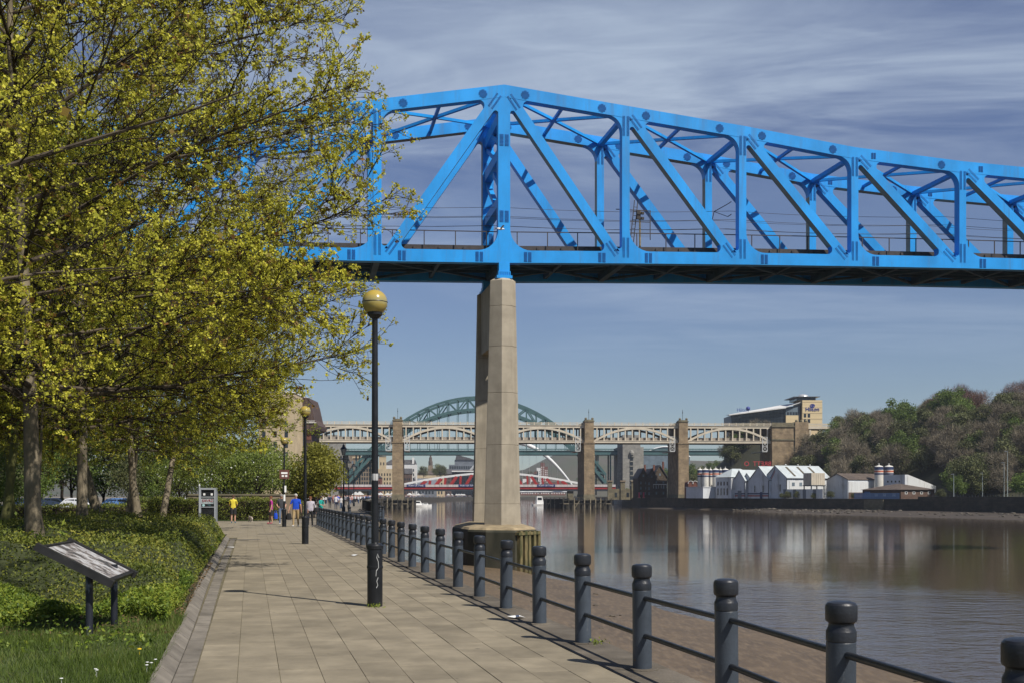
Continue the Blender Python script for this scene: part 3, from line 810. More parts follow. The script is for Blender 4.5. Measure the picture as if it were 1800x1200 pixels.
# top bracing
for i in range(I0, I1 + 1):
    b2 = MB(); b2.box((i * PL, TW / 2, ZT[i] - .75), (.42, yb - ya - .006, .36)); b2.build('top_strut', M['blue'], bridge, local=True)
for i in range(I0, I1):
    sm_ = (i + .5) * PL; zm = zt(sm_) - .6
    for (s0, y0_, s1, y1_) in ((i * PL + .3, ya, sm_, TW / 2), (i * PL + .3, yb, sm_, TW / 2), ((i + 1) * PL - .3, ya, sm_, TW / 2), ((i + 1) * PL - .3, yb, sm_, TW / 2), (sm_, ya, sm_, TW / 2 - .2), (sm_, yb, sm_, TW / 2 + .2)):
        b2 = MB(); b2.beam((s0, y0_, zt(s0) - .62), (s1, y1_, zm), .26, .24); b2.build('top_brace', M['blue'], bridge, local=True)
for z, h in ((33.2, .9), (30.2, .9), (26.2, .8)):
    b2 = MB(); b2.box((0, TW / 2, z), (.7, yb - ya - .008, h)); b2.build('portal_beam', M['blue'], bridge, local=True)
for (za, zc_) in ((27.0, 29.4), (30.9, 32.6)):
    for sg in (-1, 1):
        b2 = MB(); b2.beam((0, TW / 2 + sg * (TW / 2 - .45), za if sg < 0 else zc_), (0, TW / 2, zc_ if sg < 0 else za), .4, .4); b2.build('portal_brace', M['blue'], bridge, local=True)
# overhead line: wires, droppers, mast, signal cage
for y, dz in ((2.4, 5.3), (2.4, 4.55), (5.8, 5.3), (5.8, 4.55), (2.9, 3.85)):
    b2 = MB(); b2.tube([(s * PL, y, zb(s * PL) + dz - .25 * math.sin(math.pi * ((s * .5) % 1))) for s in np.arange(I0, I1 + .01, .5)], .018, 4)
    b2.build('overhead_wire', M['wire'], bridge, local=True)
for i in (1.93, 5.9):
    s = i * PL; z = zb(s)
    b2 = MB(); b2.beam((s, 1.2, z + 4.5), (s - .8, 2.4, z + 5.2), .05, .05); b2.beam((s, 1.2, z + 5.6), (s - .8, 2.4, z + 5.2), .05, .05)
    b2.beam((s - .8, 2.4, z + 5.2), (s - .8, 3.0, z + 4.4), .05, .05); b2.beam((s, .4, z + 4.5), (s, 1.2, z + 4.5), .05, .05); b2.beam((s, .4, z + 5.6), (s, 1.2, z + 5.6), .05, .05)
    b2.build('wire_bracket', M['rail_brown'], bridge, local=True)
s = 1.14 * PL; z = zb(s) + 1.28
sg = MB(); sg.tube([(s + .35, 1.5, z), (s + .35, 1.5, z + 3.7)], .08, 8); sg.build('signal_post', mat('ochre_post', (.30, .22, .08), .7), bridge, local=True)
sg = MB(); sg.box((s + .2, 1.45, z + 3.3), (.3, .25, .75)); sg.box((s + .55, 1.4, z + 3.45), (.24, .2, .2)); sg.box((s + .55, 1.4, z + 3.0), (.24, .2, .2)); sg.build('signal_head', M['rail_brown'], bridge, local=True)
sg = MB()
for dx in (-.35, -.05):
    sg.beam((s + dx - .25, 1.6, z), (s + dx + .25, 1.6, z + 4.6), .06, .06)
for k in range(11):
    sg.beam((s - .6 + .5 * k / 11, 1.6, z + .3 + k * .37), (s - .3 + .5 * k / 11, 1.6, z + .3 + k * .37), .04, .04)
sg.build('signal_ladder', M['rail_brown'], bridge, local=True)
sg = MB()
for x in (-.85, 1.15): sg.beam((s + x, 1.1, z + 1.1), (s + x, 1.1, z + 3.6), .06, .06)
sg.beam((s - 1.9, 1.1, z + 3.6), (s + 1.2, 1.1, z + 3.6), .06, .06); sg.beam((s - .85, 1.1, z + 2.6), (s + 1.15, 1.1, z + 2.6), .04, .04)
for k in range(20): sg.beam((s - .82 + k * .1, 1.1, z + 1.3), (s - .82 + k * .1, 1.1, z + 3.6), .010, .010)
sg.build('signal_cage', M['rail_brown'], bridge, local=True)

# ------------------------------------------------------------------ its pier
pier = thing('bridge_pier', 'tall tapering twin-column concrete pier carrying the blue bridge', 'pier', (-0.71, 92, 0))
def octo(hw, hl, ang, ch):
    P = [(-hw + ch * .3, -hl), (hw - ch * 1.35, -hl), (hw, -hl + ch * 1.5), (hw, hl - ch), (hw - ch, hl), (-hw + ch, hl), (-hw, hl - ch), (-hw, -hl + ch * .45)]
    c, s2 = math.cos(ang), math.sin(ang)
    return [(x * c - y * s2, x * s2 + y * c) for x, y in P]
def column(cx, cy, z0, z1, turn):
    zs = [z0, z0 + 1.75, z0 + 6.6, z0 + 10.9, z0 + 14.7, z0 + 18.0, z1] if z1 - z0 > 19 else [z0, z0 + 1.75, z0 + 6.6, z0 + 10.9, z0 + 14.7, z1]
    col_ = None
    for a, b in zip(zs[:-1], zs[1:]):
        def ring(z, gap=0):
            f = (z - z0) / (z1 - z0); hw = 1.26 - .39 * f ** .9 - gap
            return [(cx + x, cy + y, z) for x, y in octo(hw, hw * 1.02, math.radians(turn), hw * .46)]
        b2 = MB(); n8 = 8
        rs = [ring(a, .035), ring(a + .03), ring(b - .03), ring(b, .035)]
        if b == z1: rs = [ring(a, .035), ring(a + .03), ring(b - .18), ring(b, .22)]
        vs = [v for r in rs for v in r]
        fs = [tuple(range(7, -1, -1)), tuple(range(24, 32))]
        for r in range(3):
            for k in range(8): fs.append((r * 8 + k, r * 8 + (k + 1) % 8, (r + 1) * 8 + (k + 1) % 8, (r + 1) * 8 + k))
        b2.add(vs, fs); o = b2.build('column_segment', M['concrete'], pier, local=True)
nv = Vector((-math.sin(PHI), math.cos(PHI), 0))
column(0, 0, -.75, 19.55, -27); fc = nv * TW
column(fc.x, fc.y, -.75, 19.75, -4)
b2 = MB(); a_ = nv * 1.0; c_ = nv * (TW - 1.0)
b2.beam((a_.x, a_.y, 16.9), (c_.x, c_.y, 16.9), 1.45, 5.4); b2.build('cross_wall', M['concrete'], pier, local=True)
for k in (0, 1):
    c = nv * (TW * k)
    R = Matrix.Rotation(PHI, 3, 'Z')
    b2 = MB(); zt_ = 19.55 if k == 0 else 19.75
    b2.box((c.x, c.y, zt_ + .12), (1.3, 1.2, .24), R); b2.box((c.x, c.y, zt_ + .42), (1.0, .95, .36), R)
    for q in range(-3, 4): 
        v = R @ Vector((q * .16, -.5, 0)); b2.box((c.x + v.x, c.y + v.y, zt_ + .42), (.06, .08, .34), R)
    b2.build('bearing', M['blue'], pier, local=True)
    b2 = MB(); b2.box((c.x, c.y, zt_ + .6 + .35), (.9, .85, .72), R); b2.build('bearing_block', M['blue'], pier, local=True)
hull = [(.95, -3.75), (-1.4, -3.0), (-2.9, -1.5), (-3.6, 1.0), (-4.6, 6.5), (-4.5, 10), (-2.8, 12.5), (-.4, 12.6), (1.4, 10.5), (2.2, 5), (2.75, -1.1)]
def hull_ring(z, sc, pts_=hull):
    cx, cy = -.9, 4.2
    return [(cx + (x - cx) * sc, cy + (y - cy) * sc, z) for x, y in pts_]
b2 = MB(); n = len(hull); rs = [hull_ring(-6, 1.0), hull_ring(-1.25, 1.0), hull_ring(-1.08, .985)]
b2.add([v for r in rs for v in r], [tuple(range(n))] + [(r * n + (k + 1) % n, r * n + k, (r + 1) * n + k, (r + 1) * n + (k + 1) % n) for r in range(2) for k in range(n)] + [tuple(range(3 * n - 1, 2 * n - 1, -1))])
base_o = b2.build('pier_base', M['concrete_stained'], pier, local=True)
b2 = MB(); rs = [hull_ring(-1.078, .975), hull_ring(-.9, .93), hull_ring(-.62, .62)]
b2.add([v for r in rs for v in r], [tuple(range(n))] + [(r * n + (k + 1) % n, r * n + k, (r + 1) * n + k, (r + 1) * n + (k + 1) % n) for r in range(2) for k in range(n)] + [tuple(range(3 * n - 1, 2 * n - 1, -1))])
b2.build('base_capping', M['concrete_top'], pier, local=True)
# timber fenders on the upstream right face
Npt, Rpt = Vector((hull[0][0], hull[0][1], 0)), Vector((hull[-1][0], hull[-1][1], 0))
dv = (Rpt - Npt).normalized(); nn = Vector((dv.y, -dv.x, 0))
for k, f in enumerate((.14, .36, .52, .76, .97)):
    c = Npt + (Rpt - Npt) * f + nn * .17
    b2 = MB(); b2.box((c.x, c.y, -3.4 + .0), (.34, .32, 4.55 - .03 * k), Matrix.Rotation(math.atan2(dv.y, dv.x), 3, 'Z'))
    b2.build('fender_timber', M['fender'], base_o, local=True)
b2 = MB(); c = Npt + nn * .2; b2.beam((c + Vector((0, 0, -1.35))), (Rpt + nn * .2 + Vector((0, 0, -1.35))), .36, .22); b2.build('fender_timber', M['fender'], base_o, local=True)
# ================================================================== THE STONE-PIERED IRON ARCH BRIDGE
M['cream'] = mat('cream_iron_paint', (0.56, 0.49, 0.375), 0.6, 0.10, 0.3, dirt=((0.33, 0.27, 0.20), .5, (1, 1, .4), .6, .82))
M['cream_dark'] = mat('shadowed_iron_paint', (0.30, 0.26, 0.21), 0.7, 0.15, 0.3)  # darker copy of the cream, shade of the far ribs put into the colour
M['pier_stone'] = brick_mat('sandstone_pier', (0.34, 0.255, 0.155), (0.27, 0.20, 0.125), (0.15, 0.115, 0.08), 1.0, 1.6, 0.7, dirt=0.55)
M['pier_stone_low'] = brick_mat('weathered_pier_foot', (0.22, 0.19, 0.12), (0.17, 0.15, 0.10), (0.09, 0.08, 0.06), 1.0, 1.6, 0.7, dirt=0.5)
M['lattice'] = mat('pale_grey_lattice', (0.50, 0.50, 0.48), 0.6, 0.1, 1)
M['timber_wet'] = mat('wet_dark_timber', (0.060, 0.050, 0.034), 0.8, 0.4, 0.5, col2=(0.020, 0.019, 0.014))
M['timber_pale'] = mat('bleached_timber', (0.24, 0.20, 0.13), 0.8, 0.3, 0.6)
HD = 490.0; HS = 42.4; HDY = 2.94
hphi = math.atan2(HDY, HS); HLEN = math.hypot(HS, HDY)
high = thing('arch_bridge', 'cream iron arch bridge on tall sandstone piers behind the blue bridge', 'bridge', (-50.5, HD, 0), hphi)
ZR, ZD, ZL0, ZL1 = 34.3, 31.9, 25.2, 27.0        # parapet top, top girder underside, lower girder
DEEP = 14.0
def hspan(k):
    x0 = k * HLEN + 2.1; x1 = (k + 1) * HLEN - 2.1; L = x1 - x0
    for fi, y in enumerate((0.0, DEEP)):
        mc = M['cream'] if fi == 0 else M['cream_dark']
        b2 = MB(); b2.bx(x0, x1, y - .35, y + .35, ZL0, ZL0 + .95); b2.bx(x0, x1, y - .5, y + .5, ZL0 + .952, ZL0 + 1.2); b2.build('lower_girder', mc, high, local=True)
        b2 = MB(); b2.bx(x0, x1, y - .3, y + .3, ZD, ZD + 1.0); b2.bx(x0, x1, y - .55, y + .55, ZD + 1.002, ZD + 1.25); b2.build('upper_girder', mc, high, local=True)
        npz = 12
        arch = []
        N = 28
        def az(f): return ZL0 + .6 + (ZD - .15 - ZL0 - .6) * (1 - (2 * f - 1) ** 2)
        up = [(x0 + L * i / N, y - .4, az(i / N) + .45) for i in range(N + 1)]; lo = [(x0 + L * i / N, y - .4, az(i / N) - .5) for i in range(N, -1, -1)]
        b2 = MB()
        for i in range(N):
            b2.prism([lo[N - i], lo[N - i - 1], up[i + 1], up[i]], (0, .8, 0))
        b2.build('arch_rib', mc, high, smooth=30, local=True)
        pm_ = []
        for i in range(1, npz + 1):
            x = x0 + L * (i - .5) / npz
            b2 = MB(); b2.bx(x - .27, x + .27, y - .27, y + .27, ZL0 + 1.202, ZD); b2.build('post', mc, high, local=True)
        if fi == 0:
            b2 = MB()
            b2.bx(x0, x1, y - .06, y + .06, ZR - .18, ZR)
            b2.bx(x0, x1, y - .04, y + .04, ZD + 1.6, ZR - .5)
            b2.build('parapet', M['cream'], high, local=True)
            for i in range(npz + 1):
                x = x0 + L * i / npz
                b2 = MB(); b2.bx(x - .16, x + .16, y - .14, y + .14, ZD + 1.252, ZR + .15); b2.build('parapet_post', M['cream'], high, local=True)
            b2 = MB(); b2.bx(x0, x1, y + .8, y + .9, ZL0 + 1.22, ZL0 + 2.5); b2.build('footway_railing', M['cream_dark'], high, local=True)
    b2 = MB(); b2.bx(x0, x1, .56, DEEP - .56, ZD + .55, ZD + 1.1); b2.build('rail_deck', M['steel_dark'], high, local=True)
    b2 = MB(); b2.bx(x0, x1, .52, DEEP - .52, ZL0 + .4, ZL0 + .9); b2.build('road_deck', M['steel_dark'], high, local=True)
for k in range(-1, 4): hspan(k)
def hpier(k):
    x = k * HLEN
    pr = MB(); pr.bx(x - 2.35, x + 2.35, -2.2, DEEP + 6.5, 2.2, ZL0 - .4); p = pr.build('pier', M['pier_stone'], high, local=True)
    b2 = MB(); b2.bx(x - 2.6, x + 2.6, -2.5, DEEP + 6.8, -6, 2.2); b2.build('pier_foot', M['pier_stone_low'], p, local=True)
    b2 = MB(); b2.bx(x - 2.55, x + 2.55, -2.4, DEEP + 6.7, ZL0 - .4, ZL0 + .15); b2.build('string_course', M['pier_stone'], p, local=True)
    b2 = MB(); b2.bx(x - 2.0, x + 2.0, -1.9, DEEP + 6.2, ZL0 + .15, ZR + .3); b2.build('pier_shaft', M['pier_stone'], p, local=True)
    b2 = MB(); b2.bx(x - 2.3, x + 2.3, -2.15, 3.2, ZR + .3, ZR + .75); b2.bx(x - 1.9, x + 1.9, -1.8, 2.8, ZR + .75, ZR + 1.2)
    for sx in (-1.5, 1.5): b2.lathe([(.5, ZR + 1.2), (.62, ZR + 1.7), (.35, ZR + 2.1), (0, ZR + 2.2)], 8, (x + sx, -1.3, 0))
    b2.build('pier_cap', M['pier_stone_low'], p, local=True)
    b2 = MB(); b2.tube([(x, 0, ZR + 1.2), (x, 0, ZR + 6)], .09, 6); b2.box((x, 0, ZR + 4.6), (.3, .3, .6)); b2.build('lamp_mast', M['steel_dark'], p, local=True)
for k in range(0, 4): hpier(k)
def gantry(x):
    b2 = MB(); w, h = 2.2, 6.4; z0 = 21.6; y = -2.6
    for sx in (-w / 2, w / 2): b2.beam((x + sx, y, z0), (x + sx, y, z0 + h), .26, .26)
    for i in range(4):
        z = z0 + i * h / 3; b2.beam((x - w / 2, y, z), (x + w / 2, y, z), .2, .2)
        if i < 3:
            b2.beam((x - w / 2, y, z), (x + w / 2, y, z + h / 3), .16, .16); b2.beam((x + w / 2, y, z), (x - w / 2, y, z + h / 3), .16, .16)
    b2.bx(x - w / 2, x + w / 2, y - .1, y + DEEP + 4, z0 - .35, z0)
    b2.build('inspection_gantry', M['lattice'], high, local=True)
for x in (-4.0, 4.2, 2 * HLEN - 5.2, 3 * HLEN - 5.2, 4 * HLEN - 5.6): gantry(x)
# south abutment and the masonry viaduct that follows it
x0 = 4 * HLEN - 2.2
b2 = MB(); b2.bx(x0, x0 + 10.4, -2.4, 16, 0, ZD + .6)
ab = b2.build('abutment', M['pier_stone'], high, local=True)
b2 = MB(); b2.bx(x0 - .2, x0 + 10.5, -2.8, 16.2, ZD + .6, ZD + 1.3); b2.bx(x0, x0 + 10.4, -2.5, -2.1, ZD + 1.3, ZR + .2); b2.build('cornice', M['pier_stone_low'], ab, local=True)
b2 = MB(); b2.bx(x0 - .2, x0 + 10.5, -2.7, 16.1, 26.5, 27.1); b2.build('string_course', M['pier_stone_low'], ab, local=True)
b2 = MB(); b2.bx(x0 + 10.4, x0 + 16.5, -3.0, 15, 6, ZR + .5); ab2 = b2.build('abutment', M['pier_stone'], high, local=True)
b2 = MB()
for q in (x0 + 11.2, x0 + 13.4, x0 + 15.6): b2.lathe([(.6, ZR + .5), (.7, ZR + 1.1), (.4, ZR + 1.5), (0, ZR + 1.6)], 8, (q, -2.2, 0))
b2.build('finial', M['pier_stone_low'], ab2, local=True)
N = 14; cx = x0 + 12.5
ap = [(cx + 3.0 * math.cos(math.pi * i / N), -3.3, 17 + 3.6 * math.sin(math.pi * i / N)) for i in range(N + 1)] + [(cx - 3.0, -3.3, 8), (cx + 3.0, -3.3, 8)]
b2 = MB(); b2.prism(ap, (0, .28, 0)); b2.build('dark_arch_plate', M['steel_dark'], ab2, local=True)  # flat dark plate on the stone face, no hollow is cut behind it
b2 = MB(); b2.bx(x0 + 16.5, x0 + 40, 0, 13, ZD, ZD + 1.3); b2.bx(x0 + 16.5, x0 + 40, -.1, .1, ZD + 1.6, ZR)
b2.build('approach_deck', M['cream'], high, local=True)
for q in range(5):
    b2 = MB(); b2.bx(x0 + 18 + q * 4.5, x0 + 18.8 + q * 4.5, .3, 1.2, 22, ZD); b2.build('approach_post', M['cream'], high, local=True)
# timber jetties round the feet of the piers
def jetty(label, cx, cy, w, dp, seed, ztop=-.2):
    R = random.Random(seed)
    j = thing('timber_jetty', label, 'jetty', (cx, cy, WATER), group='timber jetties at the bridge piers')
    b2 = MB(); b2.bx(cx - w / 2, cx + w / 2, cy - dp / 2, cy + dp / 2, ztop - .35, ztop); b2.build('deck', M['timber_wet'], j)
    n = max(5, int(w / 2.2))
    for i in range(n + 1):
        x = cx - w / 2 + w * i / n + R.uniform(-.2, .2)
        b2 = MB(); b2.box((x, cy - dp / 2 - .2, (ztop - 5.5) / 2 + .3), (.42, .42, ztop + 6.2)); b2.build('pile', M['timber_pale'] if R.random() < .5 else M['timber_wet'], j)
    for i in range(n):
        xa = cx - w / 2 + w * i / n; xb = xa + w / n
        b2 = MB()
        if R.random() < .65: b2.beam((xa, cy - dp / 2 - .3, -4.2), (xb, cy - dp / 2 - .3, ztop - .4), .3, .3)
        b2.beam((xa, cy - dp / 2 - .28, -1.9), (xb, cy - dp / 2 - .28, -1.9), .3, .34)
        b2.build('brace', M['timber_pale'] if R.random() < .4 else M['timber_wet'], j)
    b2 = MB(); b2.bx(cx - w / 2 + .4, cx + w / 2 - .4, cy - dp / 2 + 1.2, cy + dp / 2, -5.5, ztop - .36); b2.build('crib', M['timber_wet'], j)
    b2 = MB()
    for i in range(n + 1):
        x = cx - w / 2 + w * i / n; b2.bx(x - .05, x + .05, cy - dp / 2, cy - dp / 2 + .1, ztop, ztop + 1.0)
    b2.bx(cx - w / 2, cx + w / 2, cy - dp / 2, cy - dp / 2 + .08, ztop + .92, ztop + 1.0); b2.build('rail', M['timber_pale'], j)
def hp(k): return (-50.5 + HS * k, HD + HDY * k)
p = hp(0); jetty('dark timber jetty round the leftmost bridge pier by the quay', p[0] + .4, p[1] + 6, 13.4, 22, 1)
p = hp(1); jetty('dark timber jetty in mid river partly behind the concrete columns', p[0] + .5, p[1] + 40, 12, 90, 2)
p = hp(2); jetty('broken timber jetty with crossed braces round the right river pier', p[0] - 1, p[1] + 6, 21, 24, 3)
p = hp(2); jetty('long dark timber jetty running behind the right river pier', p[0] - 13.5, p[1] + 45, 10, 60, 4, .1)

# ================================================================== THE GREEN STEEL ARCH BRIDGE
M['green'] = mat('teal_green_paint', (0.060, 0.125, 0.125), 0.5, 0.12, 0.2)
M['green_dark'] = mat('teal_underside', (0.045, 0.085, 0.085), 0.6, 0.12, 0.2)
M['granite'] = brick_mat('grey_granite', (0.30, 0.285, 0.25), (0.25, 0.24, 0.215), (0.17, 0.16, 0.14), 1.0, 1.8, 0.8, dirt=0.3)
TD = 710.0; TK = TD / FPX
tyne = thing('steel_arch_bridge', 'green steel through-arch bridge rising behind the cream arch bridge', 'bridge', (-22.4, TD, 0))
HSPAN = 226.5 * TK
def tz_lo(f): return EYE + (870 - (719 + 129 * (f * f * .88 + .12 * f ** 4))) * TK
def tz_up(f): return EYE + (870 - (697 + 136 * (f * f * .92 + .08 * f ** 4))) * TK - .2
NP = 26
for y in (0.0, 18.0):
    b2 = None
    for i in range(NP):
        f0, f1 = -1 + 2 * i / NP, -1 + 2 * (i + 1) / NP
        b2 = MB(); b2.beam((f0 * HSPAN, y, tz_up(f0)), (f1 * HSPAN, y, tz_up(f1)), .9, 1.5); b2.build('upper_chord', M['green'], tyne, local=True)
        b2 = MB(); b2.beam((f0 * HSPAN, y, tz_lo(f0)), (f1 * HSPAN, y, tz_lo(f1)), 1.0, 1.7); b2.build('lower_chord', M['green'], tyne, local=True)
        b2 = MB(); b2.beam((f1 * HSPAN, y, tz_lo(f1)), (f1 * HSPAN, y, tz_up(f1)), .6, .7)
        if i % 2 == 0: b2.beam((f0 * HSPAN, y, tz_up(f0)), (f1 * HSPAN, y, tz_lo(f1)), .6, .8)
        else: b2.beam((f0 * HSPAN, y, tz_lo(f0)), (f1 * HSPAN, y, tz_up(f1)), .6, .8)
        b2.build('web', M['green'], tyne, local=True)
        if tz_lo(f1) > 32.5:
            b2 = MB(); b2.beam((f1 * HSPAN, y, 31), (f1 * HSPAN, y, tz_lo(f1)), .35, .35); b2.build('hanger', M['green'], tyne, local=True)
for i in range(1, NP):
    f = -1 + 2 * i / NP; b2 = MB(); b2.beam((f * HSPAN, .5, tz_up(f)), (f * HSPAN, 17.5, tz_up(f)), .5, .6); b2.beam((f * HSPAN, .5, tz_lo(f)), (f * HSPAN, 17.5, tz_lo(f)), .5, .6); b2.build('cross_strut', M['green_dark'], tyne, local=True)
b2 = MB(); b2.bx(-92, 205, -1.2, 19.2, 27.9, 30.3); b2.build('deck', M['green'], tyne, local=True)
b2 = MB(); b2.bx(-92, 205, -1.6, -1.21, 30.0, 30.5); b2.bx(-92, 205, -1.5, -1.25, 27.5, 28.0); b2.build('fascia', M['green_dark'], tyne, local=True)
b2 = MB(); b2.bx(-92, 205, -1.45, -1.35, 31.5, 31.65)
for i in range(150): b2.bx(-92 + i * 2 - .06, -92 + i * 2 + .06, -1.45, -1.35, 30.5, 31.5)
b2.bx(-92, 205, -1.42, -1.38, 30.9, 31.4)
b2.build('parapet', M['green'], tyne, local=True)
def tower(cx):
    k = 1 if cx > 0 else -1
    b2 = MB(); b2.bx(cx - 5.6, cx + 5.6, -9, 27, -4, 40); tw = b2.build('tower', M['granite'], tyne, local=True)
    b2 = MB(); b2.bx(cx - 8.2, cx - 5.6, -4, 24, -4, 32.5); b2.bx(cx + 5.6, cx + 8.2, -4, 24, -4, 32.5); b2.build('tower_wing', M['granite'], tw, local=True)
    b2 = MB(); b2.bx(cx - .9, cx + .9, -9.35, -8.98, 4, 26); b2.build('stair_window', M['glass_dark'], tw, local=True)
    for z in range(5, 26, 3):
        b2 = MB(); b2.bx(cx - .9, cx + .9, -9.5, -9.352, z, z + .6); b2.build('transom', M['granite'], tw, local=True)
    b2 = MB(); b2.bx(cx - 1.6, cx + 1.6, -9.7, -9.02, 26, 27.4); b2.lathe([(1.5, 27.4), (1.6, 28.6), (1.0, 30), (0, 30.6)], 10, (cx, -9.1, 0)); b2.build('balcony', M['granite'], tw, local=True)
tower(HSPAN + 15.5); tower(-HSPAN - 11)
for sx in (-1, 1):
    for q in (HSPAN - 12, HSPAN - 5, HSPAN + 3):
        b2 = MB(); b2.beam((sx * q, 1, max(tz_lo(min(q / HSPAN, 1)), 2)), (sx * q, 1, 27.9), .9, .9); b2.beam((sx * q, 17, 2), (sx * q, 17, 27.9), .9, .9); b2.build('side_post', M['green'], tyne, local=True)
for x in (-60, -27, 3.4, 40): 
    b2 = MB(); b2.tube([(x, -1.4, 30.5), (x, -1.4, 37)], .12, 6); b2.box((x, -1.4, 37.1), (1.2, .3, .25)); b2.build('deck_lamp', M['green_dark'], tyne, local=True)

# ================================================================== THE LOW RED AND WHITE SWING BRIDGE
M['red'] = mat('swing_bridge_red', (0.36, 0.035, 0.035), 0.5, 0.12, 0.2)
M['banner'] = mat('navy_banner', (0.03, 0.05, 0.16), 0.6, 0.1, 0.4)
SD = 590.0; SK = SD / FPX
def SX(x): return (x - 868) * SK
swing = thing('swing_bridge', 'low red swing bridge with white arched top rails over the river', 'bridge', ((868 - 900) * SK, SD, 0))
zd = EYE + (870 - 858) * SK
for y in (0, 9.5):
    b2 = MB(); b2.bx(SX(588), SX(1082), y - .3, y + .3, zd - .2, zd + 1.0); b2.build('deck_girder', M['red'], swing, local=True)
    pts_ = []
    for i in range(25):
        f = -1 + 2 * i / 24; x = SX(868) + f * 163 * SK; pts_.append((x, y, zd + 2.1 + 6.4 * (1 - abs(f) ** 1.7)))
    for a, b in zip(pts_[:-1], pts_[1:]):
        b2 = MB(); b2.beam(a, b, .7, .85); b2.build('top_boom', M['white'], swing, local=True)
    for i in range(3, 22, 2):
        a = pts_[i]
        b2 = MB(); sgn = 1 if a[0] < 0 else -1
        if abs(a[0]) < 2: continue
        b2.beam((a[0] - sgn * 3.2, y, zd + 1), (a[0] + sgn * .6, y, a[2] - .4), .6, 1.2); b2.beam((a[0] + sgn * 2.4, y, zd + 1), (a[0] + sgn * 2.8, y, a[2] - .1), .5, .7); b2.build('web', M['red'], swing, local=True)
b2 = MB(); b2.bx(SX(588), SX(1082), .31, 9.19, zd - 1.1, zd - .2); b2.build('deck', M['steel_dark'], swing, local=True)
b2 = MB(); b2.bx(SX(588), SX(1082), -.75, -.35, zd - 1.3, zd - .45); b2.build('deck_edge', M['steel_dark'], swing, local=True)
b2 = MB(); b2.bx(SX(588), SX(1082), -.6, -.5, zd + 1.0, zd + 2.2); b2.build('parapet_panel', mat('pale_parapet', (.55, .50, .49), .6, .2, 2.0, stretch=(1, 1, .1)), swing, local=True)
for xa, xb in ((715, 748), (806, 838), (944, 976)):
    b2 = MB(); b2.bx(SX(xa), SX(xb), -.68, -.62, zd + 1.0, zd + 2.3); bn = b2.build('banner', M['banner'], swing, local=True)
    text('PORT OF TYNE', 1.15, ((SX(xa) + SX(xb)) / 2, -.70, zd + 1.65), bn, M['white'], False, .01)
b2 = MB(); b2.lathe([(6.5, -6), (6.5, zd - 2.0), (5.2, zd - 1.8), (5.2, zd - 1.1)], 20, (0, 4.75, 0)); b2.build('turntable_pier', M['timber_wet'], swing, local=True)
for x in (600, 640, 1003):
    b2 = MB(); b2.bx(SX(x) - 1.5, SX(x) + 1.5, 0, 9.5, -6, zd - 1.1); b2.build('approach_pier', M['pier_stone_low'], swing, local=True)
b2 = MB(); b2.bx(-2.5, 2.5, 2.5, 7.5, zd + 6, zd + 9.5); b2.lathe([(3.2, zd + 9.5), (2.6, zd + 10.2), (0, zd + 12.2)], 12, (0, 5, 0)); b2.build('control_cabin', M['white'], swing, local=True)

# ================================================================== THE WHITE TILTED ARCH FAR DOWN THE RIVER
GD = 1420.0; GK = GD / FPX
mill = thing('footbridge_arch', 'slender white curved arch of a footbridge far down the river', 'bridge', (0, GD, 0))
def garch(f):
    x = 905 + 98 * f + 2 * f * f; y = 851 - 73 * (1 - abs(f) ** 1.9)
    p = W(x, y, GD); return (p.x, 0 - 18 * (1 - f * f), p.z)
b2 = MB(); b2.tube([garch(-1 + 2 * i / 28) for i in range(29)], [1.3 + 1.5 * (1 - (-1 + 2 * i / 28) ** 2) for i in range(29)], 8); b2.build('arch', M['white'], mill, smooth=50, local=True)
b2 = MB(); xa, xb = garch(-1)[0], garch(1)[0]
b2.tube([(xa + (xb - xa) * i / 16, 22 * math.sin(math.pi * i / 16), 6.5) for i in range(17)], 1.3, 6); b2.build('deck', M['white'], mill, local=True)
for i in range(2, 15):
    b2 = MB(); f = -1 + 2 * i / 16; a = garch(f); b2.tube([a, (xa + (xb - xa) * i / 16, 22 * math.sin(math.pi * i / 16), 6.5)], .12, 4); b2.build('cable', M['white'], mill, local=True)
# ================================================================== BUILDINGS
WIN_CACHE = {}
def win_mesh(w, h, m, key):
    k = (round(w, 2), round(h, 2), key)
    if k not in WIN_CACHE:
        b2 = MB(); b2.bx(-w / 2, w / 2, -.06, .05, -h / 2, h / 2); WIN_CACHE[k] = b2.mesh('window', m)
    return WIN_CACHE[k]
def block(root, w, d, h, wall, name='wall', z0=0.0, x0=0.0, y0=0.0):
    b2 = MB(); b2.bx(x0 - w / 2, x0 + w / 2, y0, y0 + d, z0, z0 + h); return b2.build(name, wall, root, local=True)
def windows(root, w, h, cols, rows, ww, wh, m=None, x0=0.0, z0=0.0, y=0.0, top=.12, bot=.1, name='window', key='d'):
    me = win_mesh(ww, wh, m or M['glass_dark'], key)
    for r in range(rows):
        for c in range(cols):
            link(name, me, root, (x0 - w / 2 + w * (c + .5) / cols, y - .002, z0 + h * (bot + (1 - top - bot) * (r + .5) / rows)))
def gable_roof(root, w, d, z, rise, m, over=.4, x0=0.0, y0=0.0, axis='x', name='roof'):
    b2 = MB()
    if axis == 'x':
        P = [(x0 - w / 2 - over, y0 - over, z), (x0 - w / 2 - over, y0 + d / 2, z + rise), (x0 - w / 2 - over, y0 + d + over, z)]; v = (w + 2 * over, 0, 0)
    else:
        P = [(x0 - w / 2 - over, y0 - over, z), (x0, y0 - over, z + rise), (x0 + w / 2 + over, y0 - over, z)]; v = (0, d + 2 * over, 0)
    b2.prism(P, v); return b2.build(name, m, root, local=True)
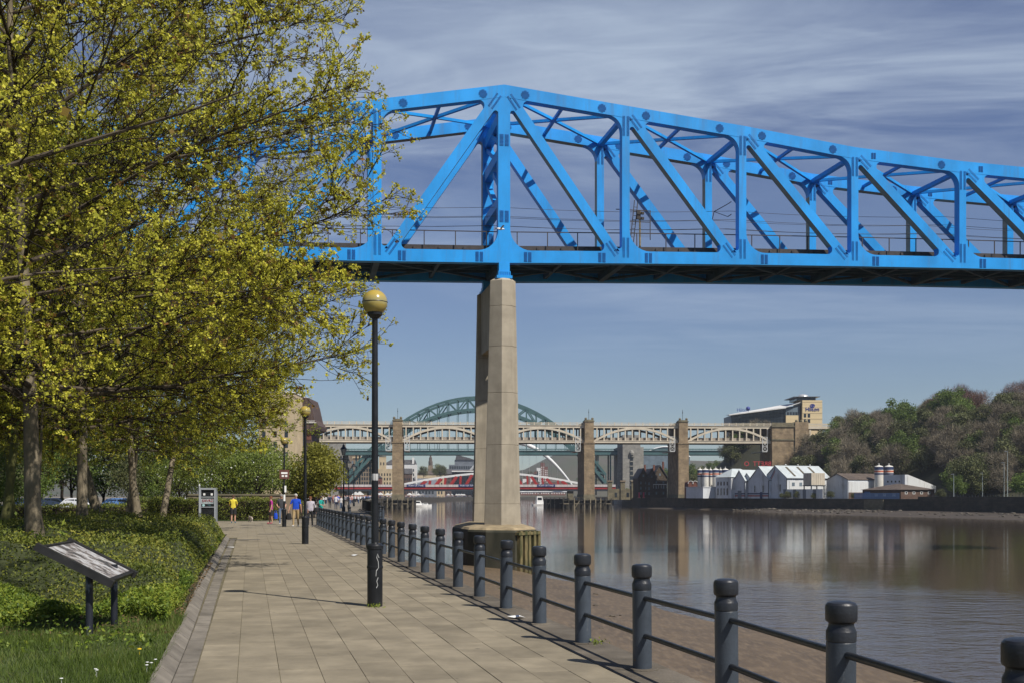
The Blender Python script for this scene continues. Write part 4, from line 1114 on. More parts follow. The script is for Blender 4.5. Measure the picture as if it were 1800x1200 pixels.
def hip_roof(root, w, d, z, rise, m, over=.5, x0=0.0, y0=0.0, name='roof'):
    b2 = MB(); a, b, c, e = x0 - w / 2 - over, x0 + w / 2 + over, y0 - over, y0 + d + over
    r = min(w, d) / 2
    if w >= d: R1, R2 = (a + r, y0 + d / 2, z + rise), (b - r, y0 + d / 2, z + rise)
    else: R1, R2 = (x0, c + r, z + rise), (x0, e - r, z + rise)
    V = [(a, c, z), (b, c, z), (b, e, z), (a, e, z), R1, R2]
    if w >= d: F = [(0, 1, 5, 4), (1, 2, 5), (2, 3, 4, 5), (3, 0, 4), (3, 2, 1, 0)]
    else: F = [(0, 1, 4), (1, 2, 5, 4), (2, 3, 5), (3, 0, 4, 5), (3, 2, 1, 0)]
    b2.add(V, F); return b2.build(name, m, root, local=True)
def at(x, d, z=0.0):
    return Vector(((x - 900) / FPX * d, d, z))
M['brick'] = brick_mat('red_brick', (0.20, 0.075, 0.05), (0.16, 0.062, 0.044), (0.13, 0.10, 0.08), 1.0, .5, .2)
M['brick_brown'] = brick_mat('brown_brick', (0.125, 0.075, 0.055), (0.095, 0.060, 0.046), (0.10, 0.085, 0.07), 1.0, .5, .2)
M['stone_cream'] = mat('cream_stone', (0.50, 0.40, 0.25), 0.85, 0.15, 0.2)
M['stone_brown'] = mat('brown_stone', (0.24, 0.185, 0.125), 0.85, 0.22, 0.2)
M['render_white'] = mat('white_render', (0.66, 0.65, 0.62), 0.8, 0.08, 0.2)
M['slate'] = mat('slate_roof', (0.075, 0.072, 0.072), 0.75, 0.25, 0.5)
M['slate_brown'] = mat('brown_tiled_roof', (0.105, 0.080, 0.062), 0.8, 0.25, 0.6)
M['grey_clad'] = mat('grey_cladding', (0.155, 0.17, 0.19), 0.5, 0.15, 0.2)
M['copper'] = mat('weathered_dome_grey', (0.16, 0.165, 0.14), 0.6, 0.2, 0.3)

def bld(name, label, x, d, z=0.0, rotz=0.0, cat='building', group=None):
    # the town stands on the land behind the curving quay
    dn = float(np.interp(x, [600, 620, 660, 740, 838], [d, 800, 880, 1110, 1520])) if x < 850 else d
    dn = max(dn, d)
    t = thing(name, label, cat, at(x, dn, z), rotz, group); t.scale = (dn / d,) * 3
    return t
def px(n, d): return n / FPX * d
# --- north quayside town, seen between the bridge legs
D = 800
b = bld('office_building', 'brown stone office block with rows of windows behind the green arch leg', 639, D)
block(b, px(36, D), 18, 28.5, M['stone_brown']); windows(b, px(34, D), 28, 8, 7, 1.1, 2.2); 
b2 = MB(); b2.bx(-8, 8, -.5, 18.4, 28.5, 29.6); b2.build('cornice', M['stone_cream'], b, local=True)
b = bld('office_building', 'pale glass and brick block left of the green arch leg', 614, 860)
block(b, 14, 16, 33, M['stone_brown']); windows(b, 13, 33, 5, 8, 1.5, 2.4, M['glass_pale'], key='p')
b = bld('domed_building', 'cream stone quayside building with a small grey dome', 676, 850)
block(b, px(26, 850), 16, 22, M['stone_cream']); block(b, 5, 5, 9, M['stone_cream'], 'tower', 22, -1.8, .5)
b2 = MB(); b2.lathe([(2.4, 31), (2.9, 31.5), (2.6, 33.2), (1.6, 34.8), (.4, 35.6), (.3, 37), (0, 37.2)], 14, (-1.8, 3, 0)); b2.build('dome', M['copper'], b, smooth=40, local=True)
windows(b, 10.5, 22, 5, 5, .9, 2.0); windows(b, 4.5, 8, 2, 1, .8, 2.2, x0=-1.8, z0=22, y=.5)
b = bld('red_building', 'narrow dark red brick building beside the tall lamp post', 664.5, 840)
block(b, 4.2, 10, 15, M['brick']); gable_roof(b, 4.2, 10, 15, 2, M['slate'], axis='y'); windows(b, 4, 15, 2, 4, .7, 1.5)
b = bld('town_building', 'white upper town block with dark dormers behind the domed building', 687, 900)
block(b, 11, 18, 27, M['render_white']); windows(b, 10.5, 27, 5, 6, .9, 1.8); hip_roof(b, 11, 18, 27, 4, M['slate'])
b = bld('white_building', 'tall white corner building with a grey mansard roof', 718, 870)
block(b, px(24, 870), 18, 26, M['render_white']); windows(b, 10, 26, 5, 6, .9, 2.0)
b2 = MB(); b2.prism([(-5.4, -.3, 26), (5.4, -.3, 26), (4.2, 1.6, 29.5), (-4.2, 1.6, 29.5)], (0, 14, 0)); b2.build('roof', M['slate'], b, local=True)
b2 = MB(); b2.bx(2.8, 4.4, -.2, 1.6, 26, 31.2); b2.build('chimney', M['render_white'], b, local=True)
b = bld('brick_building', 'small brown brick building in front of the white corner building', 714, 820)
block(b, px(17, 820), 12, 17.5, M['brick_brown']); gable_roof(b, px(17, 820), 12, 17.5, 4, M['slate'], axis='x'); windows(b, 6.5, 17, 4, 4, .8, 1.6)
b = bld('market_hall', 'low grey roofed hall on the quayside right of the stone pier', 735, 790)
block(b, px(60, 790), 16, 8, M['grey_clad']); gable_roof(b, px(60, 790), 16, 8, 5.5, M['grey_clad'])
windows(b, 23, 8, 10, 1, 1.4, 3.2)
b = bld('cream_building', 'long cream stone quayside building with tall windows', 754, 900)
block(b, px(52, 900), 15, 18.5, M['stone_cream']); windows(b, 23, 18, 10, 4, 1.1, 2.4); hip_roof(b, px(52, 900), 15, 18.5, 3, M['slate_brown'])
b = bld('church', 'slim dark stone church tower with a pointed spire', 756.5, 1050)
block(b, 4.4, 4.4, 30, M['stone_brown'], 'tower'); b2 = MB(); b2.lathe([(2.0, 30), (2.0, 34), (1.5, 34.2), (1.4, 37.5), (.9, 38), (0.0, 45.5)], 8, (0, 2.2, 0)); b2.build('spire', M['slate_brown'], b, local=True)
windows(b, 4, 28, 1, 3, 1.0, 2.6)
b = bld('court_building', 'dark stepped modern glass and brick block on the left skyline', 812, 1000)
block(b, px(58, 1000), 20, 24, M['brick_brown']); block(b, px(50, 1000), 18, 5, M['grey_clad'], 'storey', 24, 1, 1); block(b, px(34, 1000), 16, 4.5, M['grey_clad'], 'storey', 29, 2, 2)
b2 = MB(); b2.prism([(-6, 1, 33.5), (11, 1, 33.5), (7, 1, 35), (-5, 1, 38)], (0, 15, 0)); b2.build('roof', M['slate'], b, local=True)
windows(b, 29, 22, 12, 6, 1.3, 2.0); windows(b, 25, 5, 12, 1, 1.5, 2.6, z0=24, x0=1, y=1)
b = bld('brick_building', 'red brick block with white bands under the skyline offices', 812, 930)
block(b, px(66, 930), 16, 21, M['brick']); windows(b, 31, 21, 14, 5, 1.0, 1.8)
b2 = MB(); b2.bx(-15.9, 15.9, -.25, 16, 21, 22); b2.build('parapet', M['render_white'], b, local=True)
b = bld('town_building', 'low dark roofed terrace between the church and the brick block', 772, 960)
block(b, px(40, 960), 14, 20, M['brick_brown']); gable_roof(b, px(40, 960), 14, 20, 4.5, M['slate']); windows(b, 19, 20, 9, 5, .9, 1.6)
# --- right-hand distance
b = bld('tower_block', 'white and red brick stepped apartment tower on the far slope', 951, 1700, 8)
for (x, w, h) in ((-9, 6, 27), (-3.5, 6, 36), (2.5, 6, 44), (8, 5, 38)):
    block(b, w, 12, h, M['render_white'] if x < 0 else M['brick'], 'tower', 0, x); windows(b, w, h, 2, 10, 1.3, 1.6, M['glass_dark'] if x < 0 else M['render_white'], x0=x, key='d' if x < 0 else 'w')
b = bld('terrace', 'stepped white terrace of flats left of the apartment tower', 930, 1700, 6)
for i in range(5):
    block(b, 6, 12, 18 + i * 3.5, M['render_white'] if i % 2 else M['brick'], 'house', 0, -13 + i * 6); gable_roof(b, 6, 12, 18 + i * 3.5, 3, M['slate_brown'], .2, -13 + i * 6, 0, 'y')
    windows(b, 6, 18, 2, 5, 1.2, 1.5, x0=-13 + i * 6)
b = bld('hillside_building', 'white building wrapped in blue sheeting on the distant hilltop', 998, 2280, 62)
block(b, 40, 14, 9, M['render_white']); m_bl = mat('blue_sheeting', (.08, .27, .62), .6, .15, .3)
for x, h in ((-19, 14), (-13, 11), (-8, 13), (16, 12)): block(b, 5, 4, h, m_bl, 'sheeting', 0, x, -4)
for i, (x, wd, lab) in enumerate(((925, 20, 'red brick gabled flats on the far riverside at the left'), (941, 15, 'arched brick riverside flats with pale trim in the middle'), (958, 16, 'arched brick riverside flats under the white arch'), (981, 26, 'long red brick warehouse flats right of the white arch'))):
    b = bld('riverside_flats', lab, x, 1620, 2)
    w = px(wd, 1620); block(b, w, 14, 15 + (i % 2) * 4, M['brick']); gable_roof(b, w, 14, 15 + (i % 2) * 4, 5, M['slate_brown'], .3, axis='y' if i < 3 else 'x')
    windows(b, w, 15, max(3, int(w / 3.2)), 4, 1.4, 1.9, M['render_white'], key='w')
b = bld('waterfront_sheds', 'long pale low building across the hillside behind the arch', 1000, 2000, 30)
block(b, 46, 12, 5, M['render_white']); gable_roof(b, 46, 12, 5, 3, M['grey_clad'])
# --- glass concert hall behind the cream bridge
b = bld('concert_hall', 'curved silver glass roof showing above the green deck at right', 1165, 900, 0)
N = 14
b2 = MB()
prof = [(-22 + 44 * i / N, 20 + 21 * math.sin(math.pi * (.12 + .7 * i / N)) ** .8) for i in range(N + 1)]
b2.prism([(x, 0, z) for x, z in prof] + [(22, 0, 4), (-22, 0, 4)], (0, 40, 0)); b2.build('shell_roof', M['glass_pale'], b, smooth=40, local=True)
b2 = MB(); b2.tube([(x, -.4, z + .2) for x, z in prof], .5, 5); b2.build('roof_edge', M['white'], b, local=True)
# --- dark gabled houses by the right stone pier
M['stone_dark'] = brick_mat('sooty_stone', (0.105, 0.080, 0.055), (0.080, 0.062, 0.045), (0.05, 0.04, 0.03), 1, .9, .35)
for i, (x, w, h, rise, lab) in enumerate(((1131, 5.0, 9.5, 4.2, 'narrow dark stone gabled house at the left of the riverside row'), (1146, 5.6, 9, 4.6, 'dark gabled house with a brick chimney in the middle of the row'), (1160, 6.8, 10, 5.2, 'widest dark gabled house with half-timbering in the riverside row'))):
    b = bld('gabled_house', lab, x, 528, WALLTOP, .1, 'house', 'dark gabled houses on the far bank')
    block(b, w, 12, h, M['stone_dark']); 
    b2 = MB(); b2.prism([(-w / 2, 0, h), (w / 2, 0, h), (0, 0, h + rise)], (0, 12, 0)); b2.build('gable', M['stone_dark'], b, local=True)
    b2 = MB()
    for sg in (-1, 1): b2.beam((sg * (w / 2 + .3), 6, h - .25), (0, 6, h + rise + .15), 12.8, .35, up=(0, 1, 0)) if False else b2.prism([(sg * (w / 2 + .4), -.5, h - .4), (0, -.5, h + rise + .05), (0, -.5, h + rise + .45), (sg * (w / 2 + .4), -.5, h)], (0, 13, 0))
    b2.build('roof', M['slate'], b, local=True)
    b2 = MB(); b2.bx(w / 2 - 1.2, w / 2 - .4, 4, 5, h + 1, h + rise + 2.2); b2.build('chimney', M['brick'], b, local=True)
    windows(b, w, h, 2, 3, .8, 1.3, M['glass_pale'], key='p'); windows(b, 2, 3, 1, 1, .8, 1.1, M['glass_pale'], z0=h - .4, key='p')
    if i == 2:
        b2 = MB()
        for q in range(6): b2.bx(-3.2 + q * 1.25, -3.05 + q * 1.25, -.1, -.01, h * .45, h * .62)
        b2.bx(-3.3, 3.3, -.1, -.01, h * .62, h * .66); b2.build('timbering', M['render_white'], b, local=True)
b = bld('stone_gatehouse', 'small stone bridge-end lodge with square turrets above the quay', 1093, 560, WALLTOP - 1)
block(b, 12, 8, 5.5, M['pier_stone_low'])
for x in (-6, 0.5, 6): block(b, 2.2, 2.2, 9, M['pier_stone_low'], 'turret', 0, x, -.6); block(b, 2.8, 2.8, .7, M['stone_brown'], 'turret_cap', 9, x, -.9)
windows(b, 9, 5, 3, 1, 1.2, 2.2)
for x, lab in ((1123.5, 'left one of two bright pink posts on the far quay'), (1131.5, 'right one of two bright pink posts on the far quay')):
    q = thing('quay_post', lab, 'post', at(x, 519, WALLTOP), 0, 'pink posts on the far quay')
    b2 = MB(); b2.lathe([(.55, 0), (.5, .3), (.32, .5), (.3, 2.1), (.42, 2.2), (.42, 2.5), (0, 2.6)], 10); b2.build('shaft', mat('pink_paint', (.62, .04, .12), .5), q, local=True)
    b2 = MB(); b2.box((0, 0, -.0), (1.5, 1.5, .16)); b2.build('plinth', M['stone_cream'], q, local=True)
# --- hotel on the right skyline
HTD = 600
hotel = thing('hotel', 'cream and glass hotel with a sloping white roof and dome on the skyline', 'hotel', at(1420, HTD, 9))
K = HTD / FPX
def HX(x): return (x - 1420) * K
def HZ(y): return EYE + (870 - y) * K - 9
M['hotel_cream'] = mat('hotel_cream_cladding', (0.66, 0.52, 0.30), 0.75, 0.06, 0.3, stretch=(.1, .1, 3))
b2 = MB(); b2.bx(HX(1410.5), HX(1445.5), 0, 20, 0, HZ(702.5)); tw = b2.build('tower', M['hotel_cream'], hotel, local=True)
for r in range(4):
    b2 = MB(); z = HZ(703 + 2.9 + r * 10); b2.bx(HX(1410.3), HX(1445.7), -.06, -.005, z, z + .12); b2.build('cladding_joint', M['stone_brown'], tw, local=True)
for yy in (729.5, 739):
    for xx in (1415, 1422): link('window', win_mesh(1.3, 2.0, M['glass_dark'], 'd'), tw, (HX(xx), -.03, HZ(yy)))
b2 = MB(); b2.bx(HX(1402), HX(1435.5), 2, 18, HZ(702.4), HZ(697)); b2.build('lantern_storey', M['glass_dark'], hotel, local=True)
b2 = MB(); b2.bx(HX(1395), HX(1441), -1, 21, HZ(697), HZ(696)); b2.build('canopy', M['grey_clad'], hotel, local=True)
b2 = MB(); b2.lathe([(3.1, HZ(696)), (3.0, HZ(694)), (2.4, HZ(691.5)), (1.2, HZ(690)), (0, HZ(689.5))], 16, (HX(1418.5), 8, 0)); b2.build('dome', mat('silver_dome', (.6, .6, .58), .3, .05, metal=.4), hotel, smooth=50, local=True)
# long wing: roof falls to the left
b2 = MB(); b2.prism([(HX(1286), 2, 0), (HX(1408), 2, 0), (HX(1408), 2, HZ(711)), (HX(1286), 2, HZ(729))], (0, 20, 0)); wing = b2.build('glass_wing', M['grey_clad'], hotel, local=True)
me = win_mesh(2.6, 2.2, M['glass_dark'], 'd')
for r in range(4):
    for c in range(19):
        x = 1292 + c * 6; z = HZ(742 - r * 5.2 - (c * .55) * .5)
        if z < HZ(729 - (x - 1286) * .148) - 1.4 and x < 1383: link('window', me, wing, (HX(x), 1.95, z))
b2 = MB(); b2.bx(HX(1382), HX(1404), .6, 4, 0, HZ(729)); b2.build('cream_bay', M['hotel_cream'], hotel, local=True)
b2 = MB(); b2.prism([(HX(1382), 1.0, HZ(728.8)), (HX(1403), 1.0, HZ(728.8)), (HX(1403), 1.0, HZ(714)), (HX(1382), 1.0, HZ(719.5))], (0, .95, 0)); b2.build('glass_gable', M['glass_pale'], hotel, local=True)
for q in range(4):
    b2 = MB(); b2.bx(HX(1384 + q * 5), HX(1387.6 + q * 5), .9, .995, HZ(728), HZ(723)); b2.build('window', M['glass_dark'], hotel, local=True)
b2 = MB(); b2.prism([(HX(1281), -1.0, HZ(729.5)), (HX(1381), -1.0, HZ(716.8)), (HX(1381), -1.0, HZ(715.6)), (HX(1281), -1.0, HZ(728.5))], (0, 4, 0))
b2.prism([(HX(1281), -1.0, HZ(728.6)), (HX(1381), -1.0, HZ(715.7)), (HX(1407), 0.0, HZ(707)), (HX(1392), 22, HZ(706)), (HX(1290), 22, HZ(724))], (0, 0, .25))
b2.build('roof', M['render_white'], hotel, local=True)
M['sign_blue'] = mat('sign_blue', (0.035, 0.05, 0.26), 0.4, 0.05, 1)
text('Hilton', 3.0, (HX(1428), -.15, HZ(718.5)), tw, M['sign_blue'])
b2 = MB(); N = 24
for i in range(N):
    a0, a1 = 2 * math.pi * i / N, 2 * math.pi * (i + 1) / N
    b2.prism([(HX(1428) + 1.35 * math.cos(a0), -.2, HZ(712.2) + 1.05 * math.sin(a0)), (HX(1428) + 1.35 * math.cos(a1), -.2, HZ(712.2) + 1.05 * math.sin(a1)), (HX(1428) + .95 * math.cos(a1), -.2, HZ(712.2) + .72 * math.sin(a1)), (HX(1428) + .95 * math.cos(a0), -.2, HZ(712.2) + .72 * math.sin(a0))], (0, .15, 0))
b2.box((HX(1427.3), -.12, HZ(712.2)), (.5, .12, 1.0)); b2.box((HX(1429.1), -.12, HZ(712.2)), (.5, .12, .9)); b2.build('emblem', M['sign_blue'], tw, local=True)
text('Hilton', 2.6, (HX(1305), -1.1, HZ(720.2)), hotel, M['sign_blue'])
b2 = MB(); b2.lathe([(0, 0), (1.0, .6), (1.2, 1.3), (.9, 2.0), (0, 2.5)], 10, (HX(1314.5), -.6, HZ(721.5))); b2.build('emblem', M['sign_blue'], hotel, local=True)

# --- far bank works: white gabled sheds, silos, brick building
M['corr'] = mat('corrugated_white', (0.60, 0.61, 0.60), 0.55, 0.08, 1.0, stretch=(4, 4, .2), dirt=((.34, .31, .26), .35, (1, 1, .25), .55, .78))
M['roof_sheet'] = mat('pale_metal_roof', (0.46, 0.50, 0.50), 0.45, 0.10, .4, dirt=((.28, .29, .27), .6, (1, 1, 1), .58, .8))
M['shed_wall'] = mat('peeling_white_wall', (0.56, 0.58, 0.60), 0.75, 0.08, .3, dirt=((.27, .26, .24), .32, (1.3, 1.3, .3), .54, .72))
M['rooflight'] = mat('brown_rooflight', (0.10, 0.085, 0.055), 0.7, 0.2, 1)
M['navy'] = mat('navy_stripe', (0.03, 0.045, 0.11), 0.6, 0.1, 1)
M['redstripe'] = mat('red_stripe', (0.30, 0.045, 0.04), 0.6, 0.1, 1)
E1 = Vector((0.47, -0.883, 0)); E2 = Vector((0.883, 0.47, 0))
ANG = math.atan2(E2.y, E2.x)          # local x along E2 (ridge), local -y along ... E1 is local -y
def shed(label, cx, cd, width, length, eave, ridge, rl=0, stripe=False, slits=0, name='warehouse', parent=None, rotz=ANG, sidewall=None):
    """gable wall at local x=0, running along local -y by width from the origin (its left corner)"""
    eave += .5; ridge += .6
    r = thing(name, label, 'warehouse', at(cx, cd, WALLTOP), rotz, 'white works buildings on the far bank')
    w = width
    b2 = MB(); b2.prism([(0, 0, 0), (0, -w, 0), (0, -w, eave), (0, -w / 2, ridge), (0, 0, eave)], (length, 0, 0)); b2.build('wall', M['shed_wall'], r, local=True)
    for sg in (0, 1):
        b2 = MB(); y0_ = 0.25 if sg == 0 else -w - .25
        b2.prism([(-.3, y0_, eave - .1), (-.3, -w / 2, ridge + .05), (-.3, -w / 2, ridge + .3), (-.3, y0_, eave + .14)], (length + .6, 0, 0)); b2.build('roof', M['roof_sheet'], r, local=True)
    for k in range(rl):
        x = length * (k + .8) / (rl + .8); f0, f1 = .12, .88
        b2 = MB(); b2.prism([(x - .5, -w - .25 + f * (w / 2 + .25), eave + .17 + (ridge + .16 - eave) * f) for f in (f0, f1)] + [(x + .5, -w - .25 + f * (w / 2 + .25), eave + .17 + (ridge + .16 - eave) * f) for f in (f1, f0)], (0, 0, .08)); b2.build('rooflight', M['rooflight'], r, local=True)
    me = win_mesh(.5, 2.6, M['glass_dark'], 'd')
    for k in range(slits):
        o = link('slit_window', me, r, (-.02, -w * (k + .7) / (slits + .4), eave * .52)); o.rotation_euler = (0, 0, -math.pi / 2)
    return r
g = shed('largest white gabled warehouse with brown rooflights in its metal roof', 1343, 418, 12.6, 21, 7.0, 11.4, 3, True, 2)
b2 = MB(); b2.bx(1, 20, -12.75, -12.62, 3.4, 6.6); b2.build('sunlit_wall_panel', M['corr'], g, local=True)  # sunlit lower wall put in as a paler panel over the wall
g3 = shed('tall white gabled shed left of the largest warehouse', 1317, 424, 11.2, 19, 6.4, 11.3, 1, False, 2)
g2 = shed('smallest white gabled shed squeezed between two taller gables', 1306, 430, 5.0, 14, 6.6, 9.0, 0, False, 1)
g1 = shed('white gabled shed with graffiti next to the hipped office', 1290, 433, 6.8, 16, 6.2, 10.2, 0, False, 0)
off = thing('works_office', 'pale blue hipped office block with a lit bay on the river wall', 'building', at(1258, 440, WALLTOP), ANG)
b2 = MB(); b2.bx(0, 13, -9.5, 0, 0, 8.3); b2.build('wall', M['shed_wall'], off, local=True)
hip_roof(off, 13, 9.5, 8.3, 3.4, M['roof_sheet'], .4, 6.5, -9.5)
me = win_mesh(.7, 1.5, M['glass_dark'], 'd')
for k in range(4):
    o = link('window', me, off, (-.02, -1.5 - k * 1.9, 5.8)); o.rotation_euler = (0, 0, -math.pi / 2)
    o = link('window', me, off, (-.02, -1.5 - k * 1.9, 2.6)); o.rotation_euler = (0, 0, -math.pi / 2); o.scale = (1, 1, 1.8)
b2 = MB(); b2.bx(.3, 8, -9.7, -9.52, 3.6, 7.4); b2.build('sunlit_face_panel', M['corr'], off, local=True)  # added paler panel, the sunlit face put into its colour
# painted stripes along the sheds' river faces (on the gable of the big shed and across)
for gg, w, segs in ((g, 12.6, [((-2.4, 1.0), (-6.3, 10.6))]),):
    pass
for z, m_ in ((1.55, M['navy']), (.75, M['redstripe'])):
    for gg, w in ((g1, 6.8), (g2, 5.0), (g3, 11.2)):
        b2 = MB(); b2.bx(-.06, -.012, -w + .05, -.05, z, z + .5); b2.build('painted_stripe', m_, gg, local=True)
for dz, m_ in ((0, M['navy']), (-.95, M['redstripe'])):
    b2 = MB(); b2.prism([(-.05, -.1, 1.6 + dz + .6), (-.05, -6.2, 11.0 + dz), (-.05, -6.2, 11.5 + dz), (-.05, -.1, 2.2 + dz + .6)], (.035, 0, 0)); b2.build('painted_stripe', m_, g, local=True)
for gg, w, ev, L in ((g, 12.6, 7.5, 21), (g3, 11.2, 6.9, 19), (g2, 5.0, 7.1, 14), (g1, 6.8, 6.7, 16)):
    b2 = MB(); b2.bx(-.2, L, -w - .42, -w - .24, ev - .22, ev - .04); b2.build('gutter', M['steel_dark'], gg, local=True)
    b2 = MB(); b2.bx(-.22, -.06, -w + .02, -w + .2, 0, ev - .2); b2.build('downpipe', M['steel_dark'], gg, local=True)
for k in range(5):
    b2 = MB(); b2.bx(2.2 + k * 3.6, 3.5 + k * 3.6, -12.82, -12.76, 4.6, 5.9); b2.build('window', M['glass_pale'], g, local=True)
b2 = MB(); b2.bx(-.1, -.02, -4.6, -2.4, 0, 3.0); b2.build('door', M['grey_clad'], g1, local=True)
b2 = MB(); b2.bx(-.1, -.02, -7.6, -6.2, 0, 2.4); b2.build('door', M['navy'], g3, local=True)
for x in (5, 11, 17):
    b2 = MB(); b2.lathe([(.28, 11.9), (.28, 12.5), (.45, 12.55), (0, 12.9)], 8, (x, -6.3, 0)); b2.build('roof_vent', M['lattice'], g, local=True)
tk = thing('cream_tank', 'rust streaked cream steel tank standing behind the corrugated fence', 'tank', at(1431, 396, 5.4), ANG)
b2 = MB(); b2.bx(-3.2, 3.2, -2, 2, 0, 4.3)
for q in range(8): b2.bx(-3.2 + q * .85, -3.05 + q * .85, -2.1, -2.001, .1, 4.2)
b2.build('tank_body', mat('cream_rusty', (.52, .46, .36), .7, .1, .4, dirt=((.26, .14, .07), .8, (1, 1, .2), .6, .8)), tk, local=True)
b2 = MB(); b2.bx(-3.4, 3.4, -2.2, 2.2, -.35, -.02)
for x in (-3, 3):
    for y in (-1.8, 1.8): b2.bx(x - .15, x + .15, y - .15, y + .15, -4.4, -.35)
b2.build('frame', M['steel_dark'], tk, local=True)
fn = thing('corrugated_fence', 'grey corrugated metal fence along the river wall below the tank', 'fence', at(1377, 399.5, WALLTOP))
v0 = at(1377, 399.5); v1 = at(1447, 382.5); dv2 = (v1 - v0); n = 12
for k in range(n):
    a = dv2 * (k / n); b_ = dv2 * ((k + .94) / n); b2 = MB(); b2.beam((a.x, a.y, 1.7), (b_.x, b_.y, 1.7), .12, 3.3); b2.build('fence_panel', M['corr'] if k % 3 else M['grey_clad'], fn, local=True)
sh = shed('plain white barrel-fronted shed with a dark roof', 1453, 398, 10.4, 18, 6.2, 8.1, 0, False, 0)
for o in sh.children:
    if o.name.startswith('roof'): o.data.materials[0] = M['slate_brown']
b2 = MB(); b2.bx(.3, 12, -10.6, -10.41, 2.2, 6.0); b2.build('sunlit_wall_panel', M['corr'], sh, local=True)  # paler sheet over the side wall stands for its sunlight
b2 = MB(); b2.bx(.2, 14, -10.65, -10.42, 0, 2.19); b2.build('brick_plinth', M['brick_brown'], sh, local=True)
# silos
M['silo'] = mat('silo_white', (0.60, 0.58, 0.52), 0.6, 0.1, .5, dirt=((.30, .21, .14), .7, (1, 1, .2), .58, .78))
M['orange'] = mat('orange_band', (0.45, 0.13, 0.07), 0.6, 0.1, 1)
def silo(label, x, d, r, h, grp):
    s_ = thing('silo', label, 'silo', at(x, d, WALLTOP), 0, grp)
    b2 = MB(); b2.lathe([(r, 0), (r, h * .74)], 20); b2.build('tank', M['silo'], s_, smooth=40, local=True)
    for i, (a, b_, m_) in enumerate(((.742, .79, M['navy']), (.79, .815, M['silo']), (.815, .87, M['orange']), (.87, .89, M['silo']), (.89, .985, M['navy']))):
        b2 = MB(); b2.lathe([(r + .02, h * a), (r + .02, h * b_)], 20); b2.build('painted_band', m_, s_, smooth=40, local=True)
    b2 = MB(); b2.lathe([(r + .03, h * .985), (r * .8, h * 1.01), (.2, h * 1.04), (.15, h * 1.1), (0, h * 1.1)], 20)
    b2.build('lid', M['silo'], s_, smooth=40, local=True)
    b2 = MB(); b2.tube([(r * .6, -r * .5, h), (r * .6, -r * .5, h + 1.1), (-r * .6, -r * .5, h + 1.1), (-r * .6, -r * .5, h)], .05, 4); b2.build('guard_rail', M['steel_dark'], s_, local=True)
for i, (x, d, r) in enumerate(((1230.5, 458, 1.05), (1240, 455, 1.35), (1249, 460, .75), (1258, 455, 1.35), (1266.5, 460, .75), (1275, 455, 1.35))):
    silo(('leftmost narrow silo of the blue banded row of six', 'second silo from the left in the row of six, wide', 'third silo from the left in the row of six, slim', 'fourth silo from the left in the row of six, wide', 'fifth silo from the left in the row of six, slim', 'rightmost wide silo of the blue banded row of six')[i], x, d, r, 11.8, 'blue banded silos beside the stone pier')
silo('rusty white silo with blue and orange bands, left one of a pair', 1545, 392, 1.5, 11.4, 'pair of rusty silos')
silo('rusty white silo with blue and orange bands, right one of a pair', 1562.5, 396, 1.55, 11.5, 'pair of rusty silos')
for i, (x, lab) in enumerate(((1214, 'left brick arched-roof store beside the stone pier'), (1222, 'right brick arched-roof store beside the silos'))):
    b = thing('brick_store', lab, 'building', at(x, 466, WALLTOP), 0, 'brick arched stores by the pier')
    N = 10; P = [(-1.0, 0, 0), (1.0, 0, 0)] + [(1.0 * math.cos(math.pi * k / N), 0, 6.0 + 1.1 * math.sin(math.pi * k / N)) for k in range(N + 1)]
    b2 = MB(); b2.prism(P, (0, 10, 0)); b2.build('wall', M['brick'], b, local=True)
    b2 = MB(); P = [(1.12 * math.cos(math.pi * k / N), -.2, 6.0 + 1.2 * math.sin(math.pi * k / N)) for k in range(N + 1)]
    b2.tube(P, .12, 4); b2.build('roof_edge', M['render_white'], b, local=True); windows(b, 1.8, 5, 1, 1, .8, 2.6)
lw = thing('low_store', 'long low blue grey store wall left of the hipped office', 'building', at(1234, 452, WALLTOP), ANG)
b2 = MB(); b2.bx(-8, 0, -11, 0, 0, 4.3); b2.bx(-8.2, .2, -11.2, .2, 4.3, 4.6); b2.build('wall', M['shed_wall'], lw, local=True)
bx_ = thing('brick_kiosk', 'small orange brick hut on the far river wall', 'building', at(1212, 470, WALLTOP))
b2 = MB(); b2.bx(-.9, .9, 0, 2, 0, 2.4); b2.build('wall', brick_mat('orange_brick', (.36, .13, .06), (.30, .11, .05), (.2, .15, .1), 1, .4, .18), bx_, local=True)
b2 = MB(); b2.bx(-1.05, 1.05, -.15, 2.15, 2.4, 2.55); b2.build('roof', M['render_white'], bx_, local=True)
# roof lettering seen from behind
sg = thing('roof_sign', 'red lettering on a frame seen from behind above the sheds', 'sign', at(1328, 446, WALLTOP + 12.6))
text('BRETT  O', 2.6, (.9, 0, 1.2), sg, mat('red_letters', (.42, .04, .05), .6, .1, 1), True, .06)
b2 = MB()
for x in range(-9, 10, 3): b2.beam((x, .35, -3.5), (x, .35, 2.2), .08, .08)
b2.beam((-9, .35, 0), (9, .35, 0), .08, .08); b2.build('frame', M['steel_dark'], sg, local=True)
